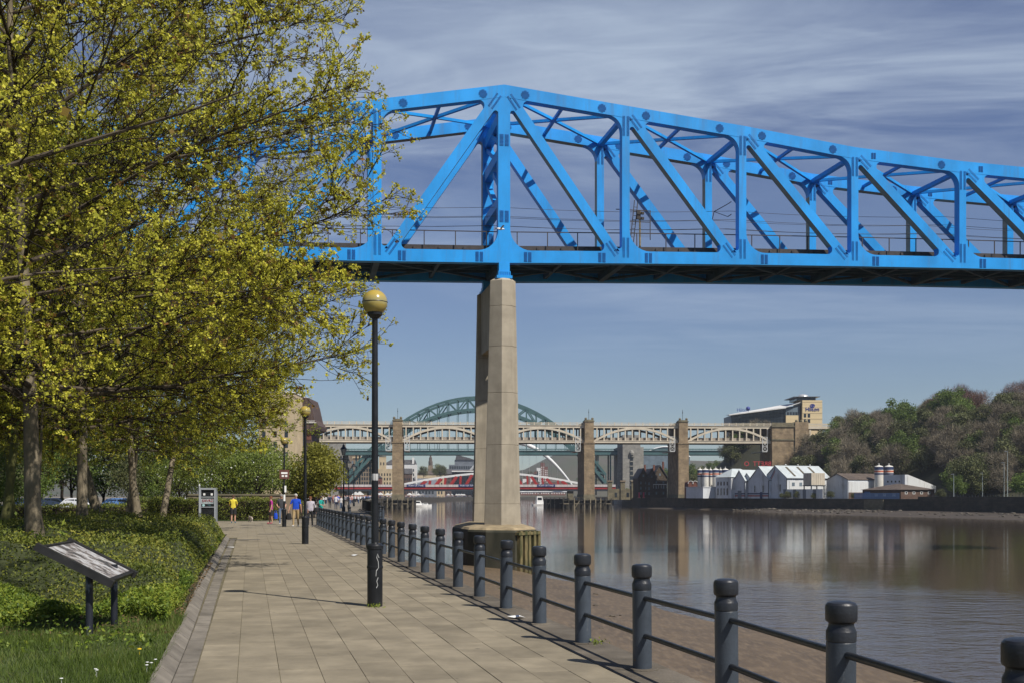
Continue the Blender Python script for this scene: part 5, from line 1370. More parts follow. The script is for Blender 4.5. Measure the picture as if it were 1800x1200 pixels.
# brick building with hipped roof
hb = thing('brick_building', 'low brown brick building with a hipped tile roof and white windows', 'building', at(1516, 372, WALLTOP), ANG)
b2 = MB(); b2.bx(0, 15.5, -16.5, 0, 0, 3.0); b2.build('wall', M['brick_brown'], hb, local=True)
hip_roof(hb, 15.5, 16.5, 3.0, 2.0, M['slate_brown'], .6, 7.75, -16.5)
me = win_mesh(1.2, .9, M['render_white'], 'w'); me2 = win_mesh(.8, .55, M['glass_dark'], 'd2')
for k in range(4):
    w_ = link('window', me, hb, (2.4 + k * 3.5, -16.51, 2.0)); link('pane', me2, w_, (0, -.03, 0))
for k in range(4):
    o = link('garage_door', win_mesh(2.4, 2.2, mat('blue_door', (.06, .13, .28), .6, .1), 'b') if k == 0 else hb.children[-1].data, hb, (-.02, -2.2 - k * 3.8, 1.3)); o.rotation_euler = (0, 0, -math.pi / 2)
wb = thing('white_annexe', 'white sloping-roofed annexe behind the brick building', 'building', at(1553, 385, WALLTOP), ANG)
b2 = MB(); b2.prism([(0, 0, 0), (0, -9.5, 0), (0, -9.5, 8.2), (0, 0, 8.2)], (1.5, 0, 0)); b2.build('wall', M['shed_wall'], wb, local=True)
b2 = MB(); b2.prism([(1.5, -9.5, 0), (15, -9.5, 0), (15, -9.5, 4.4), (1.5, -9.5, 8.2)], (0, 9.5, 0)); b2.build('sloping_wing', M['corr'], wb, local=True)
me = win_mesh(.6, .6, M['glass_dark'], 'd')
for k in range(4):
    o = link('window', me, wb, (-.02, -2 - k * 1.7, 5.9)); o.rotation_euler = (0, 0, -math.pi / 2)
bf = thing('palisade_fence', 'blue palisade fence along the wall before the brick building', 'fence', at(1500, 368, WALLTOP))
v0 = at(1502, 369); v1 = at(1580, 351.5); dv2 = v1 - v0
pm_ = MB(); pm_.box((0, 0, .95), (.32, .06, 1.9)); pale_me = pm_.mesh('pale', mat('blue_palisade', (.09, .16, .30), .6, .1)); off0 = v0 - at(1500, 368)
for k in range(44): link('pale', pale_me, bf, off0 + dv2 * (k / 43), math.atan2(dv2.y, dv2.x))
b2 = MB(); b2.beam(off0 + Vector((0, .08, 1.5)), off0 + dv2 + Vector((0, .08, 1.5)), .06, .08); b2.beam(off0 + Vector((0, .08, .5)), off0 + dv2 + Vector((0, .08, .5)), .06, .08); b2.build('rail', M['steel_dark'], bf, local=True)
rf = thing('riverside_railing', 'thin dark railing on the river wall before the far lawn', 'railing', at(1650, 333.5, WALLTOP))
v0 = at(1640, 336); v1 = at(1815, 297.5); dv2 = v1 - v0; off0 = v0 - at(1650, 333.5)
for k in range(34):
    q = off0 + dv2 * (k / 33); b2 = MB(); b2.bx(q.x - .05, q.x + .05, q.y - .05, q.y + .05, 0.2, 1.35); b2.build('post', M['steel_dark'], rf, local=True)
for z in (.75, 1.3):
    b2 = MB(); b2.beam(off0 + Vector((0, 0, z)), off0 + dv2 + Vector((0, 0, z)), .05, .05); b2.build('rail', M['steel_dark'], rf, local=True)
# street lamps on the right bank
def bank_lamp(label, x, d, ytop, side=-1):
    l_ = thing('street_lamp', label, 'street lamp', at(x, d, WALLTOP), 0, 'street lamps on the far bank')
    h = EYE + (870 - ytop) / FPX * d - WALLTOP
    b2 = MB(); b2.tube([(0, 0, 0), (0, 0, h * .3), (0, 0, h)], [.13, .11, .07], 8); b2.build('post', mat('pale_lamp_post', (.34, .38, .38), .5, .1), l_, local=True)
    b2 = MB(); b2.prism([(side * .9, -.18, h), (0, -.18, h + .05), (0, -.18, h + .25), (side * .9, -.18, h + .18)], (0, .36, 0)); b2.build('lamp_head', M['grey_clad'], l_, local=True)
for a in (('short street lamp left of the small pale green tree', 1676.5, 345, 833), ('street lamp between the small tree and the bare sapling', 1727, 350, 831), ('street lamp half hidden among bare branches', 1742, 372, 816, 1), ('tall street lamp just left of the tallest one', 1765, 345, 813), ('tallest street lamp at the right edge of the far bank', 1771, 330, 793)):
    bank_lamp(*a)
# --- cream and brown buildings behind the near trees
lb = thing('riverside_building', 'cream rendered building half hidden behind the trees', 'building', at(486, 330, 0))
K3 = 330 / FPX
b2 = MB(); b2.bx(-(486 - 455) * K3, (516 - 486) * K3, 0, 30, -.06, EYE + (870 - 690) * K3); b2.build('wall', M['stone_cream'], lb, local=True)
b2 = MB(); b2.bx(-(486 - 454) * K3, (517 - 486) * K3, -.3, 30.4, EYE + (870 - 689.8) * K3, EYE + (870 - 686) * K3); b2.build('cornice', M['render_white'], lb, local=True)
windows(lb, 10, 28, 3, 7, 1.0, 1.8, x0=-.4, z0=0)
M['brown_clad'] = mat('dark_brown_cladding', (0.085, 0.055, 0.045), 0.8, 0.3, .8, stretch=(3, 3, .3))
tb = thing('brown_tower', 'dark brown tower with a flared overhanging roof beside the cream building', 'building', at(533, 345, 0))
K4 = 345 / FPX
def tx(x): return (x - 533) * K4
def tzz(y): return EYE + (870 - y) * K4
b2 = MB(); b2.bx(tx(518), tx(547.5), 0, 14, -.06, tzz(752)); b2.build('wall', M['brown_clad'], tb, local=True)
b2 = MB(); b2.prism([(tx(516), -1, tzz(748)), (tx(547.5), -1, tzz(758)), (tx(559.5), -1, tzz(754)), (tx(560.5), -1, tzz(747)), (tx(553.5), -1, tzz(737)), (tx(548), -1, tzz(712)), (tx(544), -1, tzz(699)), (tx(516), -1, tzz(697))], (0, 16, 0)); b2.build('flared_roof', M['brown_clad'], tb, local=True)
b2 = MB()
for k in range(9): b2.beam((tx(540 + k * 1.6), -1.2, tzz(742)), (tx(541.5 + k * 1.6), -1.2, tzz(738)), .1, .1)
b2.beam((tx(539), -1.2, tzz(742.5)), (tx(557), -1.2, tzz(742.5)), .2, .2); b2.build('balcony_rail', M['render_white'], tb, local=True)
b2 = MB(); b2.bx(tx(538), tx(547), -.1, -.005, tzz(772), tzz(750)); b2.build('brick_panel', M['brick'], tb, local=True)
for x in (522, 527.5, 533):
    b2 = MB(); b2.bx(tx(x), tx(x + .9), -.5, -.02, -.06, tzz(752)); b2.build('batten', M['steel_dark'], tb, local=True)
# ================================================================== PROMENADE FURNITURE
# bollard railing
fence = thing('bollard_railing', 'dark grey bollard railing with two rails along the river edge', 'railing', tuple(PT(30, 3.74)))
FB = PT(30, 3.74)
b2 = MB(); b2.lathe([(.115, -.03), (.115, 0.0), (.0935, .012), (.0935, .770), (.0905, .774)], 24); shaft_me = b2.mesh('post', M['charcoal'], 35)
b2 = MB(); b2.lathe([(.0905, .773), (.0945, .778), (.0945, .838), (.0925, .843), (.0810, .868), (.0790, .880), (.0790, .890), (.0850, .896), (.0960, .904), (.0995, .918), (.1000, .990), (.0965, 1.008), (.0860, 1.021), (.0600, 1.029), (0, 1.031)], 28); cap_me = b2.mesh('cap', M['charcoal_cap'], 26)
b2 = MB(); b2.lathe([(.16, -.012), (.16, .006), (.15, .012), (.094, .012)], 20); plate_me = b2.mesh('base_plate', M['coping'], 30)
SP = 1.985
svals = []; s = 10.29 - SP * 3
while s < 64: svals.append(s); s += SP
RJ = random.Random(4)
pts_f = [PT(s, 3.74) for s in svals]
pts_f[0] = Vector((2.40, 5.22, 0)); pts_f[1] = Vector((2.09, 7.06, 0))
corner = pts_f[-1]
pts_f += [Vector((-9.9, 67.6, 0)), Vector((-8.2, 70.4, 0)), Vector((-8.6, 72.3, 0)), Vector((-8.9, 74.2, 0)), Vector((-9.3, 76.2, 0))]
for p in pts_f:
    tl = (RJ.uniform(-.012, .012), RJ.uniform(-.012, .012), RJ.uniform(0, 6))
    o = link('post', shaft_me, fence, p - FB); o.rotation_euler = tl
    link('cap', cap_me, o); link('base_plate', plate_me, o)
for a, b in zip(pts_f[:-1], pts_f[1:]):
    if (b - a).length > 6: continue
    for z in (.70, .335):
        r_ = MB(); r_.tube([a - FB + Vector((0, 0, z + RJ.uniform(-.004, .004))), b - FB + Vector((0, 0, z + RJ.uniform(-.004, .004)))], .024, 10)
        r_.build('rail', M['charcoal_cap'], fence, smooth=40, local=True)
# black steel railing farther along the quay
br = thing('steel_railing', 'black upright-bar railing farther along the quay edge', 'railing', (-9.2, 80, 0))
A_, B_ = Vector((-9.4, 79, 0)), Vector((-18.6, 138, 0)); O_ = Vector((-9.2, 80, 0))
n = 26
for k in range(n + 1):
    p = A_ + (B_ - A_) * (k / n) - O_
    q = MB(); q.box((p.x, p.y, .6), (.09, .09, 1.22)); q.build('post', M['black_metal'], br, local=True)
for z in (.12, 1.15):
    q = MB(); q.beam(A_ - O_ + Vector((0, 0, z)), B_ - O_ + Vector((0, 0, z)), .06, .07); q.build('rail', M['black_metal'], br, local=True)
q = MB()
for k in range(420):
    p = A_ + (B_ - A_) * (k / 420) - O_; q.box((p.x, p.y, .63), (.03, .03, 1.0))
o = q.build('bars', M['black_metal'], br, local=True); o['kind'] = 'stuff'
# globe lamp posts
b2 = MB(); b2.lathe([(.118, -.02), (.118, .58), (.125, .585), (.125, .62), (.118, .625), (.118, .875), (.128, .88), (.13, .93), (.11, .955), (.06, .97), (.0575, .975)], 20); lamp_base = b2.mesh('base', M['black_metal'], 30)
b2 = MB(); b2.tube([(0, 0, .96), (0, 0, 2.6), (0, 0, 4.45)], [.055, .050, .044], 14); b2.lathe([(.044, 4.40), (.07, 4.42), (.115, 4.46), (.12, 4.50)], 16); lamp_pole = b2.mesh('pole', M['black_metal'], 35)
b2 = MB(); N = 14; b2.lathe([(.0, 4.455)] + [(.195 * math.sin(math.pi * (k + .5) / N + .0), 4.655 - .195 * math.cos(math.pi * (k + .5) / N)) for k in range(N)] + [(0, 4.85)], 24); globe_me = b2.mesh('globe', M['globe'], 60)
b2 = MB(); b2.lathe([(.1965, 4.650), (.1985, 4.655), (.1965, 4.660)], 24); seam_me = b2.mesh('globe_seam', M['black_metal'], 30)
def globe_lamp(label, x, base_y, scale=1.0):
    d = FPX * EYE / (base_y - 870.0); p = at(x, d)
    l_ = thing('globe_lamp', label, 'lamp post', p, 0.3, 'gold globe lamp posts on the promenade')
    l_.scale = (scale,) * 3
    link('base', lamp_base, l_); link('pole', lamp_pole, l_); g_ = link('globe', globe_me, l_); link('globe_seam', seam_me, g_)
    return l_
l1 = globe_lamp('nearest gold globe lamp post with white graffiti on its base', 659, 1064.5)
def graff(pts2, z0, r_, parent, name, m_, th=.006):
    q = MB(); P = []
    for (a, z) in pts2: P.append((r_ * math.sin(a), -r_ * math.cos(a), z0 + z))
    q.tube(P, th, 5); q.build(name, m_, parent, local=True)
m_w = mat('white_marker_paint', (.55, .55, .53), .6, .1)
graff([(.35, .30), (.15, .36), (.05, .30), (.25, .24), (.30, .15), (.0, .10), (-.05, .02)], .45, .121, l1, 'graffiti', m_w, .005)
graff([(.25, .0), (.05, -.06), (.2, -.12), (.0, -.16)], .45, .121, l1, 'graffiti', m_w, .005)
q = MB(); q.lathe([(.051, 1.93), (.052, 1.935), (.052, 2.03), (.051, 2.035)], 14); q.v = [v for v in q.v]; q.build('sticker', M['white'], l1, local=True)
l2 = globe_lamp('second globe lamp post standing behind the couple', 536.5, 955)
l3 = globe_lamp('third globe lamp post with a small brown sign on its shaft', 499.5, 925)
q = MB(); q.box((0, -.07, 2.85), (.52, .03, .5)); sg_ = q.build('sign_plate', mat('brown_sign', (.12, .045, .035), .5), l3, local=True)
q = MB(); q.box((0, -.09, 2.92), (.34, .02, .1)); q.box((-.08, -.09, 2.76), (.12, .02, .1)); q.box((.1, -.09, 2.76), (.12, .02, .1)); q.build('sign_symbol', M['white'], sg_, local=True)
q = MB(); q.box((.06, -.06, 2.05), (.1, .03, .36)); q.build('notice', M['white'], l3, local=True)
q = MB(); q.lathe([(.062, 1.4), (.062, 1.75)], 12); q.build('white_band', M['white'], l3, local=True)
# lantern posts farther along
lm = MB(); lm.lathe([(.16, 0), (.16, .5), (.12, .6), (.085, .7), (.07, 1.6), (.06, 5.1), (.1, 5.15), (.06, 5.25)], 12); lan_pole = lm.mesh('pole', M['black_metal'], 35)
lm = MB(); lm.lathe([(.12, 5.28), (.27, 5.82), (.27, 5.85)], 6); lan_glass = lm.mesh('lantern_glass', mat('lantern_glass', (.35, .34, .30), .2, .1), None)
lm = MB(); lm.lathe([(.32, 5.85), (.30, 5.9), (.12, 6.12), (.1, 6.25), (.03, 6.3), (.02, 6.45), (0, 6.46)], 6); lan_cap = lm.mesh('lantern_cap', M['black_metal'], None)
lm = MB(); lm.beam((-.4, 0, 4.9), (.4, 0, 4.9), .04, .04)
for k in range(6):
    a = math.pi * k / 3; lm.beam((.12 * math.cos(a), .12 * math.sin(a), 5.28), (.27 * math.cos(a), .27 * math.sin(a), 5.85), .025, .025)
lan_frame = lm.mesh('lantern_frame', M['black_metal'], None)
def lantern(label, x, d, ytop):
    p = at(x, d); l_ = thing('lantern_post', label, 'lamp post', p, .2, 'old style lantern posts along the quay')
    sc = (EYE + (870 - ytop) / FPX * d) / 6.46; l_.scale = (sc,) * 3
    for nm, me in (('pole', lan_pole), ('lantern_glass', lan_glass), ('lantern_cap', lan_cap), ('lantern_frame', lan_frame)): link(nm, me, l_)
lantern('tallest and nearest old style lantern post beside the round tree', 604, 108, 777)
lantern('old style lantern post just left of the tallest lantern', 599.5, 150, 798)
lantern('old style lantern post right of the tallest lantern', 613, 135, 804)
lantern('small farther lantern post at the right end of the row', 622, 175, 812)
# information board on two posts
ib = thing('information_board', 'slanted black-framed information board on two posts in the grass', 'sign', (-4.95, 13.2, 0))
IO = Vector((-4.95, 13.2, 0))
Av, Bv, Cv, Dv = Vector((-5.36, 12.62, 1.12)), Vector((-5.60, 14.12, 1.12)), Vector((-4.86, 14.24, .72)), Vector((-4.62, 12.74, .72))
ux = (Bv - Av).normalized(); uy = (Dv - Av).normalized(); un = uy.cross(ux).normalized()
if un.z < 0: un = -un
def ipt(a, b_, h=0.0): return Av + (Bv - Av) * a + (Dv - Av) * b_ + un * h - IO
M['board_black'] = mat('board_frame_black', (.022, .021, .021), .5, .3, 4, dirt=((.10, .09, .08), 6, (1, 1, 1), .6, .85))
q = MB(); q.prism([ipt(0, 0, -.04), ipt(1, 0, -.04), ipt(1, 1, -.04), ipt(0, 1, -.04)], un * .035); q.build('back_panel', M['board_black'], ib, local=True)
def board_print():
    m = bpy.data.materials.new('weathered_print'); m.use_nodes = True; n, l = m.node_tree.nodes, m.node_tree.links
    b = n['Principled BSDF']; b.inputs['Roughness'].default_value = .35
    t = n.new('ShaderNodeTexCoord'); nz = n.new('ShaderNodeTexNoise'); nz.inputs['Scale'].default_value = 5; nz.inputs['Detail'].default_value = 8; nz.inputs['Roughness'].default_value = .7
    l.new(t.outputs['Object'], nz.inputs['Vector'])
    r = n.new('ShaderNodeValToRGB'); r.color_ramp.elements[0].position = .42; r.color_ramp.elements[1].position = .56
    r.color_ramp.elements[0].color = (.07, .07, .075, 1); r.color_ramp.elements[1].color = (.50, .50, .50, 1)
    e = r.color_ramp.elements.new(.47); e.color = (.22, .19, .18, 1)
    l.new(nz.outputs['Fac'], r.inputs['Fac']); l.new(r.outputs[0], b.inputs['Base Color']); return m
q = MB(); q.prism([ipt(.045, .05, -.004), ipt(.955, .05, -.004), ipt(.955, .95, -.004), ipt(.045, .95, -.004)], un * .006); q.build('printed_panel', board_print(), ib, local=True)
for (a, b_) in (((0, 0), (0, 1)), ((1, 0), (1, 1))):
    q = MB(); q.beam(ipt(a[0], -.06, -.02), ipt(b_[0], 1.06, -.02), .10, .085, up=un); q.build('side_rail', M['board_black'], ib, local=True)
for bb in (.0, 1.0):
    q = MB(); q.beam(ipt(.03, bb, -.015), ipt(.97, bb, -.015), .03, .04, up=un); q.build('edge_strip', M['board_black'], ib, local=True)
for x, y in ((-4.90, 12.86), (-4.97, 13.86)):
    top = .93 - (x + 5.36) * .54 - .02
    q = MB(); q.tube([(x - IO.x, y - IO.y, -.1), (x - IO.x + .0, y - IO.y, .84)], .042, 14); q.build('leg', mat('worn_navy_post', (.018, .020, .028), .45, .3, 3, dirt=((.32, .34, .40), 5, (1, 1, .5), .60, .72)), ib, smooth=40, local=True)
# telephone kiosk
tk_ = thing('telephone_kiosk', 'slim grey framed telephone kiosk with graffiti on its panel', 'kiosk', at(365, 72.5), .12)
kg = mat('kiosk_grey', (.30, .32, .34), .45, .1)
for x in (-.50, .42):
    q = MB(); q.bx(x, x + .085, -.05, .9, 0, 2.2); q.build('frame_side', kg, tk_, local=True)
for z, h in ((2.08, .12), (1.58, .05), (.92, .05), (.10, .06)):
    q = MB(); q.bx(-.412, .418, -.045, .88, z, z + h); q.build('frame_rail', kg, tk_, local=True)
q = MB(); q.bx(-.412, .418, .02, .06, .162, .918); q.build('kick_panel', M['black_metal'], tk_, local=True)
q = MB(); q.bx(-.412, .418, .02, .06, .972, 1.578)
gp = q.build('poster_panel', mat('poster_pale', (.42, .46, .46), .5, .3, 6, col2=(.25, .30, .31)), tk_, local=True)
q = MB(); q.bx(-.412, .418, -.0, .018, .975, 1.16); q.build('logo_strip', M['black_metal'], gp, local=True)
q = MB(); q.lathe([(0, 0), (.085, 0), (.085, .012), (0, .012)], 16); o = q.build('logo_disc', mat('logo_cyan', (.35, .55, .55), .5), gp, local=True); o.rotation_euler = (math.pi / 2, 0, 0); o.location = (-.26, -.002, 1.07)
text('TEL', .15, (.10, -.012, 1.07), gp, mat('logo_teal', (.08, .2, .22), .5), False, .004)
text('SAVRZ', .24, (0, .005, 1.36), gp, mat('red_graffiti', (.30, .03, .045), .6), False, .006, 'graffiti')
q = MB(); q.bx(-.412, .418, .05, .09, 1.632, 2.078); tp = q.build('glass_panel', M['black_metal'], tk_, local=True)
for x in (-.22, .26):
    q = MB(); q.box((x, .03, 1.78), (.13, .02, .14)); q.build('notice', M['white'], tp, local=True)
text('PHONES', .07, (.24, .012, .24), tk_, M['white'], False, .003)
sp_ = thing('slim_post', 'thin grey post standing close left of the telephone kiosk', 'post', at(350.5, 72.0))
q = MB(); q.tube([(0, 0, 0), (0, 0, 2.35)], .055, 10); q.build('shaft', kg, sp_, local=True); q = MB(); q.lathe([(.06, 2.35), (.06, 2.4), (0, 2.43)], 10); q.build('cap', M['white'], sp_, local=True)
# drain covers and litter on the paving
for i, (x, y, w, l_, lab) in enumerate(((441, 922, 1.3, .35, 'dark metal cover strip farthest left on the paving'), (477, 938, 1.1, .28, 'short dark metal cover in front of the couple'), (428, 948, 1.15, .3, 'dark metal cover strip nearest the planted kerb'))):
    d = FPX * EYE / (y - 870); p = at(x, d); c_ = thing('drain_cover', lab, 'drain cover', (p.x, p.y, .004), 0, 'metal covers in the paving')
    q = MB(); q.box((0, 0, .003), (w, l_, .008)); q.build('plate', M['steel_dark'], c_, local=True)
    q = MB(); q.box((0, l_ / 2 + .02, .004), (w + .06, .03, .012)); q.box((0, -l_ / 2 - .02, .004), (w + .06, .03, .012)); q.build('rim', M['kerb'], c_, local=True)
for i, (x, y, s_, lab) in enumerate(((400, 962, .22, 'scrap of white paper by the dark kerb'), (622, 976, .2, 'scrap of white paper on the open paving'), (907, 1086, .12, 'crumpled white scrap at the foot of a bollard'))):
    d = FPX * EYE / (y - 870); p = at(x, d); c_ = thing('litter', lab, 'litter', (p.x, p.y, .012), i * 1.3, 'paper scraps on the paving')
    q = MB(); q.add([(-s_, -s_ * .5, .002), (0, -s_ * .6, .03), (s_, -s_ * .4, .006), (s_ * .9, s_ * .5, .02), (0, s_ * .45, .004), (-s_ * .9, s_ * .5, .03)], [(0, 1, 4, 5), (1, 2, 3, 4)]); q.build('paper', M['white'], c_, local=True)
# gull flying past the main post
gl = thing('gull', 'white gull with spread wings flying past the blue bridge post', 'bird', tuple(W(880, 403, 70)), .5)
q = MB(); q.tube([(-.28, 0, .02), (-.2, 0, .01), (-.05, 0, 0), (.08, 0, .01), (.17, 0, .03), (.23, 0, .03), (.28, 0, .015)], [.015, .045, .075, .07, .045, .04, .006], 10); q.build('body', M['white'], gl, smooth=60, local=True)
for sg_ in (-1, 1):
    q = MB(); q.add([(.07, sg_ * .05, .03), (-.07, sg_ * .05, .03), (-.04, sg_ * .35, .16), (.09, sg_ * .33, .17), (-.16, sg_ * .68, .08), (-.06, sg_ * .62, .10),
                     (.07, sg_ * .05, .015), (-.07, sg_ * .05, .02), (-.04, sg_ * .35, .15), (.09, sg_ * .33, .155), (-.16, sg_ * .68, .075), (-.06, sg_ * .62, .095)],
                    [(0, 1, 2, 3), (3, 2, 4, 5), (6, 9, 8, 7), (9, 11, 10, 8), (0, 3, 9, 6), (3, 5, 11, 9), (5, 4, 10, 11), (4, 2, 8, 10), (2, 1, 7, 8)]); q.build('wing', mat('gull_grey', (.5, .51, .52), .7), gl, local=True)
q = MB(); q.add([(-.27, -.02, .02), (-.27, .02, .02), (-.42, .09, .02), (-.42, -.09, .02), (-.27, 0, .03), (-.42, 0, .03)], [(0, 1, 2, 3), (0, 3, 5, 4), (1, 4, 5, 2)]); q.build('tail', M['white'], gl, local=True)
q = MB(); q.lathe([(.012, 0), (0, .05)], 6); o = q.build('beak', M['orange'], gl, local=True); o.rotation_euler = (0, math.pi / 2, 0); o.location = (.275, 0, .015)
# boats
def boat(label, x, d, L, cab, grp):
    b_ = thing('boat', label, 'boat', at(x, d, WATER), .35, grp)
    q = MB(); n = 8; rows_ = []
    for i in range(n + 1):
        f = i / n; hw = L * .16 * (1 - max(0, f - .5) ** 2 * 4) + .02; sh_ = .9 + .5 * f * f
        rows_.append([(-L / 2 + L * f, -hw, sh_), (-L / 2 + L * f, -hw * .7, -.3), (-L / 2 + L * f, hw * .7, -.3), (-L / 2 + L * f, hw, sh_)])
    V = [v for r in rows_ for v in r]; F = [(i * 4 + k, i * 4 + k + 1, i * 4 + 5 + k, i * 4 + 4 + k) for i in range(n) for k in range(3)] + [(0, 3, 2, 1)] + [(i * 4 + 3, i * 4, i * 4 + 4, i * 4 + 7) for i in range(n)]
    q.add(V, F); q.build('hull', M['white'], b_, local=True)
    q = MB(); q.bx(-L * .25, L * .12, -L * .1, L * .1, .95, .95 + cab); q.prism([(L * .12, -L * .1, .95), (L * .24, -L * .1, .95), (L * .12, -L * .1, .95 + cab)], (0, L * .2, 0)); c2 = q.build('cabin', M['white'], b_, local=True)
    q = MB(); q.bx(-L * .2, L * .1, -L * .1 - .03, -L * .1 - .004, .95 + cab * .5, .95 + cab * .85); q.build('window', M['glass_dark'], c2, local=True)
    q = MB(); q.tube([(-L * .1, 0, .95 + cab), (-L * .1, 0, .95 + cab * 1.9)], .06, 5); q.beam((-L * .22, 0, .95 + cab * 1.5), (L * .02, 0, .95 + cab * 1.5), .08, .08); q.build('mast', M['steel_dark'], b_, local=True)
boat('white motor cruiser moored by the left stone pier', 734, 555, 10, 2.2, 'small white boats on the river')
boat('small white boat with a blue cover right of the moored cruiser', 748, 560, 6.5, 1.1, 'small white boats on the river')
boat('tall white workboat with a wheelhouse in mid river', 949, 640, 9, 4.4, 'small white boats on the river')
# ================================================================== TREES AND PLANTS
M['bark'] = mat('grey_brown_bark', (0.275, 0.230, 0.160), 0.9, 0.25, 3.0, 0.7, 14, col2=(0.12, 0.10, 0.068), stretch=(1.5, 1.5, .5), spec=.15)
M['bark_moss'] = mat('mossy_bark', (0.165, 0.170, 0.055), 0.9, 0.25, 2.5, 0.6, 14, col2=(0.085, 0.080, 0.035), stretch=(1, 1, .4), spec=.15)
M['limb'] = mat('dark_limb_bark', (0.095, 0.076, 0.054), .9, .25, 3, .4, 14, spec=.15)
M['twig'] = mat('dark_twigs', (0.042, 0.033, 0.024), 0.85, 0.25, 2.0, spec=.15)
M['maple'] = leaf_mat('maple_blossom', [(0.66, 0.61, 0.075), (0.55, 0.53, 0.060), (0.42, 0.42, 0.046), (0.28, 0.285, 0.036), (0.24, 0.17, 0.038), (0.20, 0.10, 0.030)], .36)
M['maple2'] = leaf_mat('maple_young_leaves', [(0.34, 0.37, 0.040), (0.25, 0.29, 0.032), (0.18, 0.23, 0.028), (0.17, 0.15, 0.03)], .36)
M['cherry'] = leaf_mat('fresh_green_leaves', [(0.165, 0.215, 0.038), (0.12, 0.165, 0.030), (0.22, 0.26, 0.055), (0.14, 0.185, 0.036), (0.62, 0.62, 0.56)], .30)
M['olive'] = leaf_mat('olive_leaves', [(0.27, 0.26, 0.044), (0.20, 0.20, 0.034), (0.32, 0.30, 0.055)], .38)
M['green_leaf'] = leaf_mat('spring_green_leaves', [(0.125, 0.180, 0.034), (0.090, 0.135, 0.026), (0.165, 0.215, 0.044)], .28, rnd=.18)
M['dull_leaf'] = leaf_mat('dull_green_leaves', [(0.130, 0.140, 0.050), (0.100, 0.110, 0.042), (0.160, 0.165, 0.060)], .2, rnd=.2)
M['brown_twig'] = leaf_mat('bare_brown_twigs', [(0.185, 0.155, 0.105), (0.145, 0.122, 0.085), (0.215, 0.185, 0.130)], .0, .9, rnd=.15)
M['red_twig'] = leaf_mat('bare_reddish_twigs', [(0.165, 0.092, 0.066), (0.125, 0.072, 0.052), (0.19, 0.112, 0.082)], .0, .9, rnd=.1)
M['ivy'] = leaf_mat('ground_cover_leaves', [(0.055, 0.092, 0.016), (0.105, 0.160, 0.020), (0.18, 0.235, 0.026), (0.26, 0.29, 0.04)], .25)
M['hedge_leaf'] = leaf_mat('hedge_leaves', [(0.055, 0.076, 0.016), (0.110, 0.138, 0.022), (0.185, 0.20, 0.030), (0.26, 0.24, 0.042)], .2)
M['grass'] = leaf_mat('grass_blades', [(0.060, 0.092, 0.016), (0.085, 0.130, 0.020), (0.125, 0.165, 0.028), (0.19, 0.19, 0.065)], .3)

def segs_mesh(P0, P1, R0, R1, n=3):
    P0, P1 = np.array(P0), np.array(P1); R0, R1 = np.array(R0), np.array(R1)
    d = P1 - P0; L = np.linalg.norm(d, axis=1, keepdims=True); L[L < 1e-6] = 1; d = d / L
    ref = np.where(np.abs(d[:, 2:3]) > .9, np.array([[1., 0, 0]]), np.array([[0, 0, 1.]]))
    a = np.cross(d, ref); a /= np.linalg.norm(a, axis=1, keepdims=True); b = np.cross(d, a)
    N = len(P0); V = np.zeros((N, 2 * n, 3))
    for k in range(n):
        t = 2 * math.pi * k / n; o = a * math.cos(t) + b * math.sin(t)
        V[:, k] = P0 + o * R0[:, None]; V[:, n + k] = P1 + o * R1[:, None]
    F = np.array([[k, (k + 1) % n, n + (k + 1) % n, n + k] for k in range(n)])
    F = (F[None] + (np.arange(N) * 2 * n)[:, None, None]).reshape(-1, 4)
    return V.reshape(-1, 3), F
def leaf_quads(C, size, rng, up=0.0, aspect=.75, cup=True, dirs=None):
    """C (n,3) centres, size (n,) -> random little leaf quads"""
    n = len(C); u = rng.normal(size=(n, 3)); 
    if dirs is not None: u = u * .7 + dirs
    u[:, 2] += up; u /= np.linalg.norm(u, axis=1, keepdims=True)
    w = rng.normal(size=(n, 3)); v = np.cross(u, w); v /= np.linalg.norm(v, axis=1, keepdims=True)
    s = np.asarray(size)[:, None]
    V = np.stack([C - u * s * .5, C + v * s * .5 * aspect, C + u * s * .5, C - v * s * .5 * aspect], axis=1)
    F = np.arange(4 * n).reshape(n, 4)
    return V.reshape(-1, 3), F
def rot_about(v, axis, a):
    return Quaternion(axis, a) @ v
def poly_branch(rng, p, d, L, r0, r1, nseg, wander, lift):
    pts = [p.copy()]; rad = [r0]; d = d.normalized()
    for k in range(nseg):
        d = (d + Vector((rng.gauss(0, wander), rng.gauss(0, wander), rng.gauss(0, wander) + lift))).normalized()
        p = p + d * (L / nseg); pts.append(p.copy()); rad.append(r0 + (r1 - r0) * (k + 1) / nseg)
    return pts, rad
def along(pts, f):
    x = f * (len(pts) - 1); i = min(int(x), len(pts) - 2); t = x - i
    return pts[i].lerp(pts[i + 1], t), (pts[i + 1] - pts[i]).normalized()
